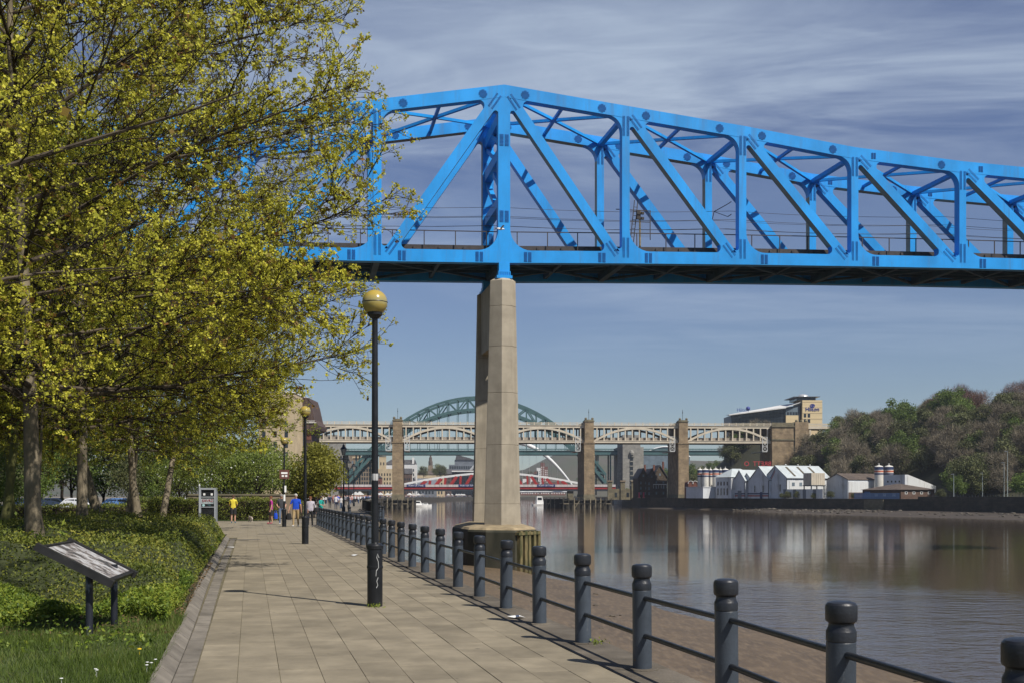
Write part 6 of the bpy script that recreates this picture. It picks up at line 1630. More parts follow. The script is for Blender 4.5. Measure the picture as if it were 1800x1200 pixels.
def make_maple(seed, H=16, hb=2.6, Rmax=7.2, tr=.19, lean=(0, 0), nl=20, n2=9, n3=7, n4=4, cl=.085, csz=.052, nq=10, leafmat='maple', bark='bark', brown=.22, steep=0.0):
    rng = random.Random(seed); nr = np.random.default_rng(seed)
    wood = MB(); P0, P1, R0, R1 = [], [], [], []
    tp, trd = poly_branch(rng, Vector((0, 0, -.25)), Vector((lean[0], lean[1], 1)), H * .9, tr, .03, 12, .045, .06)
    trd = [tr * (1 - .93 * (k / 12) ** .8) for k in range(13)]; trd[0] *= 1.35
    wood.tube(tp, trd, 12)
    tips = []
    zc = hb + (H - hb) * .33
    def env(z):
        f = abs(z - zc) / (zc - hb + .6 if z < zc else H - zc + .4)
        return Rmax * max(0.0, 1 - min(1, f) ** (3.0 if z < zc else 1.8)) ** .5
    def addseg(pts, rad):
        for a, b, c, d in zip(pts[:-1], pts[1:], rad[:-1], rad[1:]):
            P0.append(a[:]); P1.append(b[:]); R0.append(c); R1.append(d)
    for i in range(nl):
        f = .01 + .95 * (i + rng.random() * .6) / nl
        z = hb + (H * .84 - hb) * f ** 1.4
        p, d0 = along(tp, min(.985, (z + .25) / (H * .9)))
        az = i * 2.4 + rng.uniform(-.4, .4); el = math.radians(3 + steep + 44 * f ** 1.3 + rng.uniform(-7, 9))
        d = Vector((math.cos(az) * math.cos(el), math.sin(az) * math.cos(el), math.sin(el)))
        zz = p.z + 1.2 + 1.5 * f
        L = max(1.8, env(zz) / max(.35, math.cos(el)) * rng.uniform(.86, 1.06))
        L = min(L, Rmax * 1.1)
        r = max(.020, tr * .34 * (1 - .5 * f) * rng.uniform(.7, 1.15))
        pts, rad = poly_branch(rng, p, d, L, r, .010, 9, .075, .020)
        wood.tube(pts, rad, 6, 1)
        nn2 = max(4, int(n2 * (.45 + .6 * L / Rmax)))
        for j in range(nn2):
            g = .16 + .83 * (j + rng.random()) / nn2
            q, dd = along(pts, g)
            ax = dd.cross(Vector((rng.gauss(0, .35), rng.gauss(0, .35), 1))).normalized()
            d2 = rot_about(dd, dd.cross(ax).normalized(), (1 if j % 2 else -1) * math.radians(rng.uniform(22, 58)))
            d2 = rot_about(d2, dd, rng.uniform(-.9, .9))
            L2 = (1.0 + (1 - g) * L * .48) * rng.uniform(.75, 1.2)
            pt2, rd2 = poly_branch(rng, q, d2, L2, max(.011, .019 * (1.25 - g)), .006, 5, .09, .030)
            addseg(pt2, rd2)
            for k in range(n3):
                h = .14 + .86 * (k + rng.random()) / n3
                q3, d3b = along(pt2, min(h, .999))
                ax3 = Vector((rng.gauss(0, 1), rng.gauss(0, 1), rng.gauss(0, 1))).cross(d3b)
                if ax3.length < .01: continue
                d3 = rot_about(d3b, ax3.normalized(), math.radians(rng.uniform(18, 52)))
                L3 = rng.uniform(.40, 1.0) * (1.15 - .4 * h)
                pt3, rd3 = poly_branch(rng, q3, d3, L3, .0072, .0046, 2, .10, .09)
                addseg(pt3, rd3)
                tips.append((pt3[-1], d3))
                for m in range(n4 - 1):
                    q4, d4b = along(pt3, rng.uniform(.2, .95))
                    d4 = (d4b + Vector((rng.gauss(0, .6), rng.gauss(0, .6), rng.gauss(0, .6) + .15))).normalized()
                    e = q4 + d4 * rng.uniform(.10, .26)
                    P0.append(q4[:]); P1.append(e[:]); R0.append(.0048); R1.append(.0036); tips.append((e, d4))
    V1, F1 = segs_mesh(P0, P1, R0, R1, 3)
    T = np.array([t[0][:] for t in tips]); TDR = np.array([t[1][:] for t in tips])
    # blossom clusters: a loose ball of small petals and young leaves round each tip
    n = len(T); cs = nr.uniform(.6, 1.35, n)
    C = np.repeat(T, nq, axis=0) + nr.normal(size=(n * nq, 3)) * (cl * .55 * np.repeat(cs, nq))[:, None] + np.repeat(TDR, nq, axis=0) * cl * .3
    size = csz * nr.uniform(.6, 1.5, n * nq)
    Vl, Fl = leaf_quads(C, size, nr, .25)
    rad_h = np.hypot(T[:, 0], T[:, 1]) / Rmax
    base = nr.uniform(0, .5, n)
    br = (nr.random(n) < brown * (1.35 - rad_h)); base = np.where(br, nr.uniform(.65, 1.0, n), base)
    tint = np.clip(np.repeat(base, nq) + nr.normal(size=n * nq) * .10, 0, 1)
    big = nr.random(n) < .10                           # a few unfolding leaves
    nb = int(big.sum()) * 3
    Cb = np.repeat(T[big], 3, axis=0) + nr.normal(size=(nb, 3)) * .06
    Vb, Fb = leaf_quads(Cb, nr.uniform(.07, .13, nb), nr, -.4, .9)
    tb = np.clip(nr.normal(.62, .2, nb), 0, 1)
    V = np.concatenate([Vl, Vb]); F = np.concatenate([Fl, Fb + len(Vl)])
    me_w = wood.mesh('trunk', [M[bark], M['limb']], 50)
    me_t = raw_mesh('twigs', V1, F1, M['twig'])
    me_l = raw_mesh('crown', V, F, M[leafmat], attr=np.concatenate([tint, tb]))
    return me_w, me_t, me_l
def place_tree(meshes, label, p, rotz, scale, group, lean=None):
    t = thing('maple_tree', label, 'tree', p, rotz, group); t.scale = scale if isinstance(scale, tuple) else (scale,) * 3
    if lean: t.rotation_euler = (lean[0], lean[1], rotz)
    link('trunk', meshes[0], t); tw = link('twigs', meshes[1], t); tw['kind'] = 'stuff'; cr = link('crown', meshes[2], t); cr['kind'] = 'stuff'
    return t
MA = make_maple(103, 17.5, 3.3, 6.9, .19, (.06, 0), 46, 17, 12, 4, cl=.050, csz=.042, nq=13, brown=.17)
MBt = make_maple(202, 15.5, 4.0, 6.6, .22, (.03, .02), 30, 12, 8, 4, cl=.09, csz=.065, nq=7)
MC = make_maple(303, 14.5, 3.9, 6.2, .20, (.06, 0), 28, 11, 7, 4, cl=.10, csz=.07, nq=6, leafmat='maple2', brown=.1)
def vp(X, Y): return (X, Y, verge_h(X, Y) - .03)
GT = 'maples in blossom along the promenade'
place_tree(MA, 'nearest flowering maple, its trunk just behind the information board', vp(-9.9, 23.2), 4.3197, 1.03, GT)
place_tree(MA, 'second maple with a straight trunk right of the nearest one', vp(-13.1, 33.8), 2.0, .98, GT)
place_tree(MC, 'third maple with a slimmer straight trunk behind the board', vp(-14.6, 39.5), 3.5, 1.05, GT)
place_tree(MBt, 'maple with a leaning forked trunk at the right end of the trunks', vp(-17.0, 50.5), 4.4, .95, GT, (0, .05))
place_tree(MC, 'maple close beside the forked one, leaning to the right', vp(-16.3, 51.5), 1.2, .92, GT, (0, .07))
place_tree(MC, 'maple just left of the forked trunks, half hidden', vp(-20.0, 58), 5.2, 1.0, GT)
MM = make_maple(404, 13.5, 4.0, 5.2, .15, (.09, .02), 18, 8, 6, 4, cl=.10, csz=.07, nq=7, leafmat='maple2', bark='bark_moss')
place_tree(MM, 'yellow mossy trunked maple at the left edge', vp(-14.9, 32.4), .2, 1.0, GT)
place_tree(MM, 'dark slim maple behind the mossy trunk at the left edge', vp(-22, 49), 2.6, 1.1, GT)
place_tree(MBt, 'maple far back among the parked cars', vp(-27, 62), 2.0, 1.0, GT)
place_tree(MC, 'maple far left behind the others, mostly hidden', vp(-33, 66), 4.0, 1.1, GT)
place_tree(MA, 'maple hidden deep behind the nearest crown', vp(-21, 40), 4.6, 1.0, GT)
MN = make_maple(505, 14.5, 3.4, 6.4, .20, (0, 0), 20, 8, 6, 3, cl=.085, csz=.042, nq=14, brown=.12)
place_tree(MN, 'maple just outside the left edge with branches across the top corner', vp(-9.6, 12.6), .9, 1.0, GT)
# slender sapling
sap = thing('sapling', 'thin bare-stemmed sapling between the mossy trunk and the nearest maple', 'tree', vp(-12.3, 28.5))
q = MB(); q.tube([(0, 0, -.1), (.05, 0, .8), (.12, .05, 1.7), (.2, 0, 2.6), (.22, .05, 3.6), (.35, 0, 4.6)], [.05, .045, .04, .034, .026, .01], 7); q.build('trunk', M['bark'], sap, smooth=50, local=True)
nr = np.random.default_rng(5); C = nr.normal(size=(260, 3)) * np.array([.6, .6, 1.0]) + np.array([.25, 0, 3.6]); V, F = leaf_quads(C, nr.uniform(.05, .12, 260), nr)
o = link('crown', raw_mesh('crown', V, F, M['green_leaf'], attr=nr.random(260)), sap); o['kind'] = 'stuff'

# ---- middle-distance leafy trees
def make_round(seed, H, R, hb, leafmat, nleaf, lsz, stems=1, lumps=16, flat=.8, trunkr=.09, blossoms=0.0, barkm='twig', bare=False, squash=1.0, hollow=.35):
    rng = random.Random(seed); nr = np.random.default_rng(seed); wood = MB()
    cz = hb + (H - hb) * .52
    centres = []
    for k in range(lumps):
        a = rng.uniform(0, 6.28); zz = rng.uniform(-.85, .92); rr = R * math.sqrt(max(.02, 1 - zz * zz)) * rng.uniform(.45, .85)
        centres.append(Vector((rr * math.cos(a), rr * math.sin(a), cz + zz * (H - hb) * .42)))
    for s_ in range(stems):
        a = rng.uniform(0, 6.28); b = .25 * (stems > 1)
        tpts, _ = poly_branch(rng, Vector((b * math.cos(a), b * math.sin(a), -.3)), Vector((.25 * math.cos(a) * (stems > 1), .25 * math.sin(a) * (stems > 1), 1)), H * .72, trunkr, .03, 5, .05, .02)
        wood.tube(tpts, [trunkr * (1 - .75 * i / 5) for i in range(6)], 7)
        for c in centres[s_::stems]:
            f = min(.95, max(.3, (c.z - 1.2) / (H * .72))); p, _ = along(tpts, f * .8)
            m_ = p.lerp(c, .5) + Vector((0, 0, .12 * R)); wood.tube([p, m_, c], [trunkr * .38, trunkr * .22, trunkr * .08], 5)
    CC = np.array([c[:] for c in centres]); sel = nr.integers(0, len(CC), nleaf)
    off = nr.normal(size=(nleaf, 3)); off /= np.linalg.norm(off, axis=1, keepdims=True)
    off *= (nr.random((nleaf, 1)) ** (1 / 2.2)) * R * .46
    off[:, 2] *= flat; C = CC[sel] + off
    lumpt = nr.uniform(0, 1, len(CC))
    if bare:
        n = nleaf; d = off / (np.linalg.norm(off, axis=1, keepdims=True) + 1e-6) + nr.normal(size=(n, 3)) * .5; d[:, 2] += .7
        d /= np.linalg.norm(d, axis=1, keepdims=True); w = np.cross(d, nr.normal(size=(n, 3))); w /= np.linalg.norm(w, axis=1, keepdims=True)
        L = lsz * nr.uniform(1.2, 3.2, (n, 1)); wd = lsz * .085
        V = np.stack([C - w * wd, C + w * wd, C + d * L], axis=1).reshape(-1, 3); F = np.arange(3 * n).reshape(n, 3)
        tint = nr.random(n)
    else:
        V, F = leaf_quads(C, lsz * nr.uniform(.6, 1.5, nleaf), nr, .3)
        tint = np.clip(lumpt[sel] * .55 + nr.random(nleaf) * .45, 0, 1)
        if leafmat == 'cherry': tint = np.where(nr.random(nleaf) < blossoms, 1.0, tint * .72)
    return wood.mesh('trunk', M[barkm], 50), raw_mesh('crown', V, F, M[leafmat], attr=tint)
def place_round(meshes, name, label, p, rotz, scale, group):
    t = thing(name, label, 'tree', p, rotz, group); t.scale = scale if isinstance(scale, tuple) else (scale,) * 3
    link('trunk', meshes[0], t); cr = link('crown', meshes[1], t); cr['kind'] = 'stuff'; return t
CH = [make_round(700 + k, 5.6, 2.6, 1.7, 'cherry', 5200, .13, 1, 18, .8, .10, .03) for k in range(2)]
GCH = 'small leafy trees behind the hedge'
cherries = ((318, 88, 'small leafy tree right above the telephone kiosk'), (352, 92, 'small leafy tree just behind the telephone kiosk top'), (392, 86, 'small leafy tree behind the person in yellow'), (428, 90, 'small leafy tree with white blossom near the dog'), (452, 86, 'small leafy tree behind the woman in pink'), (478, 92, 'small leafy tree left of the signed lamp post'), (500, 97, 'small leafy tree behind the signed lamp post'))
for k, (x, d, lab) in enumerate(cherries):
    p = at(x, d, .0); place_round(CH[k % 2], 'leafy_tree', lab, p, k * 1.7, .92 + .12 * ((k * 37) % 5) / 5, GCH)
RT = make_round(720, 6.8, 2.8, 1.2, 'olive', 13000, .19, 4, 28, .85, .05)
place_round(RT, 'round_tree', 'rounded olive green tree with several stems beside the lantern posts', at(553, 88), .4, .86, None)
BG = [make_round(740, 9, 4.0, 1.5, 'green_leaf', 4200, .24, 1, 18, .8, .16), make_round(741, 10, 4.2, 2.0, 'dull_leaf', 4200, .24, 1, 18, .8, .16)]
R_ = random.Random(77)
k = 0
for x, d, h in ((-40, 100, 1), (20, 112, 1), (70, 108, .9), (125, 116, 1.0), (180, 112, .9), (235, 118, 1), (285, 116, .9), (330, 122, .9), (380, 124, .85), (425, 122, .8), (60, 84, .55), (230, 92, .55), (275, 92, .5), (10, 74, .55), (-15, 60, .45), (110, 134, 1.25), (250, 138, 1.3), (380, 150, 1.2), (455, 150, 1.0), (20, 140, 1.3)):
    place_round(BG[k % 2], 'background_tree', ['green', 'dull green'][k % 2] + ' background tree ' + ('just ' if d < 95 else 'deep ' if d > 128 else '') + 'behind the ' + ('left edge trunks' if x < 50 else 'nearest maple trunk' if x < 120 else 'second maple trunk' if x < 200 else 'forked maple trunk' if x < 290 else 'small trees by the kiosk' if x < 400 else 'small trees by the lamp post'), at(x, d, .2), R_.uniform(0, 6), h * R_.uniform(.9, 1.1), 'green trees behind the parked cars'); k += 1

# ---- hedges and shrub beds
def shell_leaves(rng, pts, nrm, lsz, jitter=.05, clump=None):
    n = len(pts); C = pts + nrm * rng.uniform(-.06, .07, (n, 1)) + rng.normal(size=(n, 3)) * jitter * .5
    return leaf_quads(C, lsz * rng.uniform(.6, 1.5, n), rng, .2, .6, dirs=nrm * .4)
def hedge(label, a, b, w, h, n, lsz, leaf='hedge_leaf', seed=1, name='hedge', z0=0.0):
    a, b = Vector(a), Vector(b); d = (b - a); L = d.length; d /= L; s_ = Vector((d.y, -d.x, 0)); nr = np.random.default_rng(seed)
    t = thing(name, label, 'hedge', (a.x, a.y, z0))
    core = MB(); core.beam(Vector((0, 0, h * .46)), d * L + Vector((0, 0, h * .46)), w * .88, h * .9); core.build('core', M['twig'], t, local=True)
    areas = [(L * h, 0), (L * h, 1), (L * w, 2), (w * h, 3), (w * h, 4)]; tot = sum(x[0] for x in areas); P, Nn = [], []
    for ar, k in areas:
        m = int(n * ar / tot); u = nr.random(m) * L; v = nr.random(m); q = nr.random(m)
        dv_, sv = np.array(d[:]), np.array(s_[:])
        bulge = .07 * np.sin(u * 2.1 + k) + .06 * np.sin(u * 5.3 + v * 3)
        if k < 2:
            sg_ = 1 if k == 0 else -1; pt = dv_ * u[:, None] + sv * (sg_ * (w / 2 + bulge))[:, None]; pt[:, 2] = v * h; nn = np.tile(sv * sg_, (m, 1))
        elif k == 2:
            pt = dv_ * u[:, None] + sv * ((v - .5) * w)[:, None]; pt[:, 2] = h + bulge; nn = np.tile(np.array([0, 0, 1.]), (m, 1))
        else:
            e = 0 if k == 3 else L; pt = np.tile(dv_ * e, (m, 1)) + sv * ((v - .5) * w)[:, None]; pt[:, 2] = q * h; nn = np.tile(dv_ * (-1 if k == 3 else 1), (m, 1))
        P.append(pt); Nn.append(nn)
    P, Nn = np.concatenate(P), np.concatenate(Nn)
    V, F = shell_leaves(nr, P, Nn, lsz, .12)
    tint = np.clip(.45 + .25 * np.sin(P[:, 0] * 1.9) * np.sin(P[:, 2] * 4 + P[:, 1]) + nr.normal(size=len(P)) * .22, 0, 1)
    o = link('foliage', raw_mesh('foliage', V, F, M[leaf], attr=tint), t); o['kind'] = 'stuff'
    return t
hedge('long dark green hedge behind the kiosk and the dog', at(236, 78), at(482, 76), 1.6, 1.42, 22000, .085, seed=2)
hedge('clipped pale-tipped hedge left of the telephone kiosk', at(268, 56), at(334, 57), 1.5, 1.25, 9000, .07, seed=3, z0=.1)
hedge('hedge at the far path side behind the couple', at(505, 92), at(520, 84), 1.2, 1.2, 4000, .08, seed=4)
hedge('low dark hedge hiding the car park behind the trunks', at(-60, 70), at(262, 74), 1.4, .75, 9000, .10, seed=6, z0=.25)
# low wall far behind
lwall = thing('garden_wall', 'low brown stone wall behind the hedge', 'wall', at(440, 82))
q = MB(); a_, b_ = at(330, 82) - at(440, 82), at(520, 84) - at(440, 82); q.beam(a_ + Vector((0, 0, .85)), b_ + Vector((0, 0, .85)), .4, 1.7); q.build('wall', M['stone_brown'], lwall, local=True)
q = MB(); q.beam(a_ + Vector((0, 0, 1.76)), b_ + Vector((0, 0, 1.76)), .55, .12); q.build('coping', M['pier_stone_low'], lwall, local=True)
# shrub mound beside the kerb
def shrub_h(s, d):
    """d: distance from the kerb; height of the shrub bed"""
    edge = -.05 + .2 * max(0, math.sin(s * .7) * math.sin(s * .31 + 1))
    k = sst(16.2, 19.0, s + .6 * math.sin(d * 2) - .25 * d) * (1 - sst(43.5, 46.5, s))
    top = (.72 + .15 * math.sin(s * .9 + d) + .08 * math.sin(s * 2.3 - d * 2.1)) * sst(edge - .1, edge + .5, d) * (1 - .55 * sst(3.6, 6.2, d))
    return k * top * (1 - sst(6.0, 8.0, d))
mound = thing('shrub_bed', 'low spreading green shrub mass spilling over the kerb', 'shrub', tuple(PT(30, -3)))
MO = PT(30, -3); q = MB(); ns, nd = 60, 22
for i in range(ns + 1):
    s = 15.5 + 32 * i / ns
    for j in range(nd + 1):
        d = 8.4 * (j / nd); p = PT(s, -.98 - d); z = verge_h(p.x, p.y) - .05 + shrub_h(s, d) * .88; q.v.append((p.x - MO.x, p.y - MO.y, z))
for i in range(ns):
    for j in range(nd):
        a = i * (nd + 1) + j; q.f.append((a + 1, a, a + nd + 1, a + nd + 2)); q.m.append(0)
q.build('core', mat('shrub_core', (.050, .062, .018), .95, .4, 5, col2=(.028, .034, .012)), mound, smooth=180, local=True)
nr = np.random.default_rng(9); P = []
while len(P) < 78000:
    s = 15.5 + 31.5 * nr.random() ** 1.6; d = 7.8 * nr.random() ** 1.3; h = shrub_h(s, d)
    if h < .012: continue
    p = PT(s, -.98 - d); P.append((p.x - MO.x, p.y - MO.y, verge_h(p.x, p.y) - .04 + h * nr.uniform(.80, 1.06) + .03, s, d))
P = np.array(P); sz = .030 + .0007 * (P[:, 3])
V, F = leaf_quads(P[:, :3], sz * nr.uniform(.7, 1.5, len(P)), nr, .5, .6)
tint = np.clip(.50 + .24 * np.sin(P[:, 3] * 1.3 + P[:, 4] * 1.1) * np.sin(P[:, 4] * 2.2) + nr.normal(size=len(P)) * .22, 0, 1)
o = link('foliage', raw_mesh('foliage', V, F, M['hedge_leaf'], attr=tint), mound); o['kind'] = 'stuff'
# bright ground-cover leaves and undergrowth between the trees
P = []; T_ = []
while len(P) < 52000:
    s = 12.2 + 30 * nr.random() ** 1.6; d = .05 + 13 * nr.random() ** 1.4
    if s < 14.5 + 1.2 * math.sin(d * 1.7) and d < 6 and nr.random() < .985: continue
    if shrub_h(s, d) > .2: continue
    p = PT(s, -.98 - d)
    x = 900 + p.x / p.y * FPX
    if x < -120: continue
    pat = math.sin(p.x * 1.3 + 1) * math.sin(p.y * .9) + .6 * math.sin(p.x * 3.1 + p.y * 2.3)
    hh = max(.03, (.20 + .14 * pat)) * (1.0 if s < 21 else .7)
    P.append((p.x, p.y, verge_h(p.x, p.y) + hh * nr.random() ** .6)); T_.append(.40 + .18 * pat + .25 * nr.normal() + (.12 if s < 19 else -.22))
P = np.array(P); V, F = leaf_quads(P, .045 * nr.uniform(.6, 1.7, len(P)), nr, .4, .5)
o = link('ground_cover', raw_mesh('ground_cover', V, F, M['ivy'], attr=np.clip(T_, 0, 1))); tag(o, 'bright green leafy ground cover under the trees', 'ground cover', kind='stuff')
n = 5200; s_ = 13.6 + 14 * nr.random(n) ** 1.5; d_ = 2.6 * nr.random(n) ** 1.6 - .02
X = PD.x * s_ + PQ.x * (-.90 - d_); Y = PD.y * s_ + PQ.y * (-.90 - d_); Z = np.array([verge_h(a, b) for a, b in zip(X, Y)]) + nr.uniform(.004, .03, n)
V, F = leaf_quads(np.stack([X, Y, Z], 1), nr.uniform(.02, .06, n), nr, 0, .6)
o = link('leaf_litter', raw_mesh('leaf_litter', V, F, leaf_mat('dead_leaves', [(.12, .075, .035), (.18, .12, .06), (.08, .05, .025), (.05, .07, .02)], .05, .8), attr=nr.random(n))); tag(o, 'brown dead leaves along the foot of the shrubs by the kerb', 'leaf litter', kind='stuff')
# weeds at the foot of the near lamp post and along the coping
for k, (x, y) in enumerate(((655, 1066), (664, 1067), (893, 1035), (1052, 1132))):
    dd = FPX * EYE / (y - 870); p = at(x, dd); t = thing('weed', ('small weed at the left foot of the nearest lamp post', 'small weed at the right foot of the nearest lamp post', 'yellow green weed at the foot of a bollard', 'small weed beside a bollard base near the front')[k], 'weed', (p.x, p.y, 0), k, 'weeds in the paving')
    C = nr.normal(size=(60, 3)) * np.array([.05, .05, .018]) + np.array([0, 0, .03]); V, F = leaf_quads(C, nr.uniform(.015, .05, 60), nr, .6, .35)
    o = link('leaves', raw_mesh('leaves', V, F, M['ivy'], attr=np.clip(nr.normal(.7, .2, 60), 0, 1)), t); o['kind'] = 'stuff'
# long-leaved clump by the nearest trunk
cl_ = thing('long_leaved_shrub', 'clump of long pointed leaves at the foot of the nearest trunk', 'shrub', vp(-9.3, 20.4))
C = nr.normal(size=(700, 3)) * np.array([.75, .55, .22]) + np.array([0, 0, .38]); V, F = leaf_quads(C, nr.uniform(.10, .2, 700), nr, .3, .26)
o = link('foliage', raw_mesh('foliage', V, F, M['ivy'], attr=np.clip(nr.normal(.7, .2, 700), 0, 1)), cl_); o['kind'] = 'stuff'
q = MB()
for k in range(14): q.tube([(R_.uniform(-.3, .3), R_.uniform(-.3, .3), -.05), (R_.uniform(-.8, .8), R_.uniform(-.6, .6), .5)], [.012, .006], 4)
q.build('stems', M['twig'], cl_, local=True)
# grass
n = 62000; s = 8.2 + 8.6 * nr.random(n); d = 6.2 * nr.random(n) ** 1.25
keep = (s < 14.9 + 1.0 * np.sin(d * 1.7) + nr.random(n) * 1.2); s, d = s[keep], d[keep]; n = len(s)
X = PD.x * s + PQ.x * (-.845 - d); Y = PD.y * s + PQ.y * (-.845 - d)
Z = np.array([verge_h(a, b) for a, b in zip(X, Y)])
h = nr.uniform(.035, .10, n) * (1 + .5 * np.sin(X * 2.1) * np.sin(Y * 1.7)); a = nr.uniform(0, 6.28, n); w = nr.uniform(.003, .0055, n)
lean = nr.normal(size=(n, 2)) * .035
V = np.stack([np.stack([X - w * np.cos(a), Y - w * np.sin(a), Z - .01], 1), np.stack([X + w * np.cos(a), Y + w * np.sin(a), Z - .01], 1), np.stack([X + lean[:, 0], Y + lean[:, 1], Z + h], 1)], 1).reshape(-1, 3)
tint = np.clip(.40 + .22 * np.sin(X * 1.1 + 2) * np.sin(Y * .8) + .18 * np.sin(X * 4.1) * np.sin(Y * 3.3 + X) + nr.normal(size=n) * .26, 0, 1)
o = link('grass', raw_mesh('grass', V, np.arange(3 * n).reshape(n, 3), M['grass'], attr=tint)); tag(o, 'rough green grass at the foot of the information board', 'grass', kind='stuff')
# daisies and a dandelion
dm = MB(); dm.lathe([(.0, .0), (.016, .002), (.014, .006), (0, .008)], 8, (0, 0, .07)); dm.tube([(0, 0, 0), (0, 0, .07)], .0015, 4); d_me = dm.mesh('daisy', M['white'])
for k, (x, y) in enumerate(((168, 1180), (259, 1168), (273, 1163), (258, 1173), (170, 1182), (108, 1197), (266, 1169))):
    dd = FPX * (EYE - .12) / (y - 870); p = at(x, dd); t = thing('daisy', 'white daisy in the grass below the information board', 'flower', (p.x, p.y, verge_h(p.x, p.y)), 0, 'daisies in the grass'); link('flower_head', d_me, t)
t = thing('dandelion', 'single yellow dandelion in the grass right of the board', 'flower', (at(245, 11.15).x, 11.15, verge_h(at(245, 11.15).x, 11.15)))
dm = MB(); dm.lathe([(0, .075), (.022, .08), (.02, .09), (0, .094)], 10); dm.tube([(0, 0, 0), (0, 0, .08)], .002, 4); dm.build('flower_head', mat('dandelion_yellow', (.7, .5, .02), .7), t, local=True)

# ---- the far wooded bank
FT = {'green': make_round(801, 11, 4.6, 1.5, 'green_leaf', 4200, .46, 1, 24, .85, .2),
      'dull': make_round(802, 11, 4.8, 1.5, 'dull_leaf', 3800, .46, 1, 24, .85, .2),
      'dull2': make_round(806, 13, 4.2, 1.5, 'dull_leaf', 3800, .44, 1, 24, .95, .2),
      'bare': make_round(803, 12, 5.0, 1.5, 'brown_twig', 3600, .62, 1, 24, .9, .2, bare=True),
      'bare2': make_round(804, 13, 4.6, 1.5, 'brown_twig', 3600, .62, 1, 20, 1.0, .2, bare=True),
      'red': make_round(805, 14, 6.0, 2.5, 'red_twig', 5200, .62, 1, 26, .9, .2, bare=True)}
R_ = random.Random(90)
NICE = {'green': ('fresh green tree', 'fresh green trees on the far bank'), 'dull': ('dull green tree', 'dull green trees on the far bank'), 'dull2': ('taller dull green tree', 'dull green trees on the far bank'), 'bare': ('bare brown tree', 'bare brown trees on the far bank'), 'bare2': ('taller bare brown tree', 'bare brown trees on the far bank'), 'red': ('bare reddish tree', 'reddish skyline trees')}
def where_x(x):
    for lim, t in ((1212, 'seen under the cream bridge beside the grey tower'), (1290, 'behind the row of silos'), (1360, 'behind the white gables'), (1415, 'beside the bridge abutment'), (1450, 'above the cream tank'), (1490, 'above the white gabled shed'), (1530, 'above the plain white shed'), (1575, 'above the pair of silos'), (1612, 'above the brick building'), (1650, 'right of the brick building'), (1690, 'behind the small pale tree'), (1730, 'left of the tall street lamps'), (1765, 'behind the tall street lamps'), (1800, 'by the right edge'), (9999, 'beyond the right edge')):
        if x < lim: return t
def where_y(y):
    return 'low down' if y > 820 else 'midway up' if y > 770 else 'high up' if y > 725 else 'on the skyline'
def far_tree(kind, x, d, z=None, sc=1.0, label=None, group=None):
    p = at(x, d); p.z = (hill_z(p.x, p.y) if z is None else z) - .3
    ymid = 870 - (p.z + 7 * sc - EYE) * FPX / d
    lab = label or '%s%s %s, %s' % ('small ' if sc < .9 else 'large ' if sc > 1.08 else '', NICE[kind][0], where_x(x), where_y(ymid))
    return place_round(FT[kind], 'bank_tree', lab, p, R_.uniform(0, 6.28), (sc * R_.uniform(.9, 1.15), sc * R_.uniform(.9, 1.15), sc * R_.uniform(.9, 1.12)), group or NICE[kind][1])
placed = []
def spaced(x, y, r):
    for (a, b) in placed:
        if (a - x) ** 2 + (b - y) ** 2 < r * r: return False
    placed.append((x, y)); return True
count = 0; tries = 0
while count < 200 and tries < 9000:
    tries += 1
    Y = R_.uniform(345, 640); w = R_.uniform(24, 150); X = rb_at(Y) + w / .93
    x = 900 + X / Y * FPX
    if not (1415 < x < 1880): continue
    if x < 1470 and (Y < 470 or w > 60): continue
    if x < 1665 and Y < 414: continue
    if x < 1505 and w > 85: continue
    sc0 = R_.uniform(.8, 1.2); ztop = hill_z(X, Y) + 12.2 * sc0; ytop = 870 - (ztop - EYE) * FPX / Y
    if ytop < (746 if x < 1465 else 724 if x < 1625 else 704 if x < 1755 else 692): continue
    if not spaced(X, Y, 5.4): continue
    r = R_.random()
    kind = 'bare' if r < .19 else 'bare2' if r < .38 else 'dull' if r < .62 else 'dull2' if r < .84 else 'green'
    far_tree(kind, x, Y, sc=sc0); count += 1
for x, d in ((1590, 450), (1680, 440), (1660, 455), (1575, 470), (1470, 465), (1595, 455)): far_tree('green', x, d, sc=1.15)
for x, d, s_ in ((1685, 474, 1.12), (1652, 482, .95), (1718, 478, 1.0), (1668, 500, 1.1), (1702, 496, 1.1), (1790, 445, 1.0), (1812, 440, 1.0), (1486, 560, .72), (1532, 560, .72), (1510, 572, .72)): far_tree('red', x, d, sc=s_)
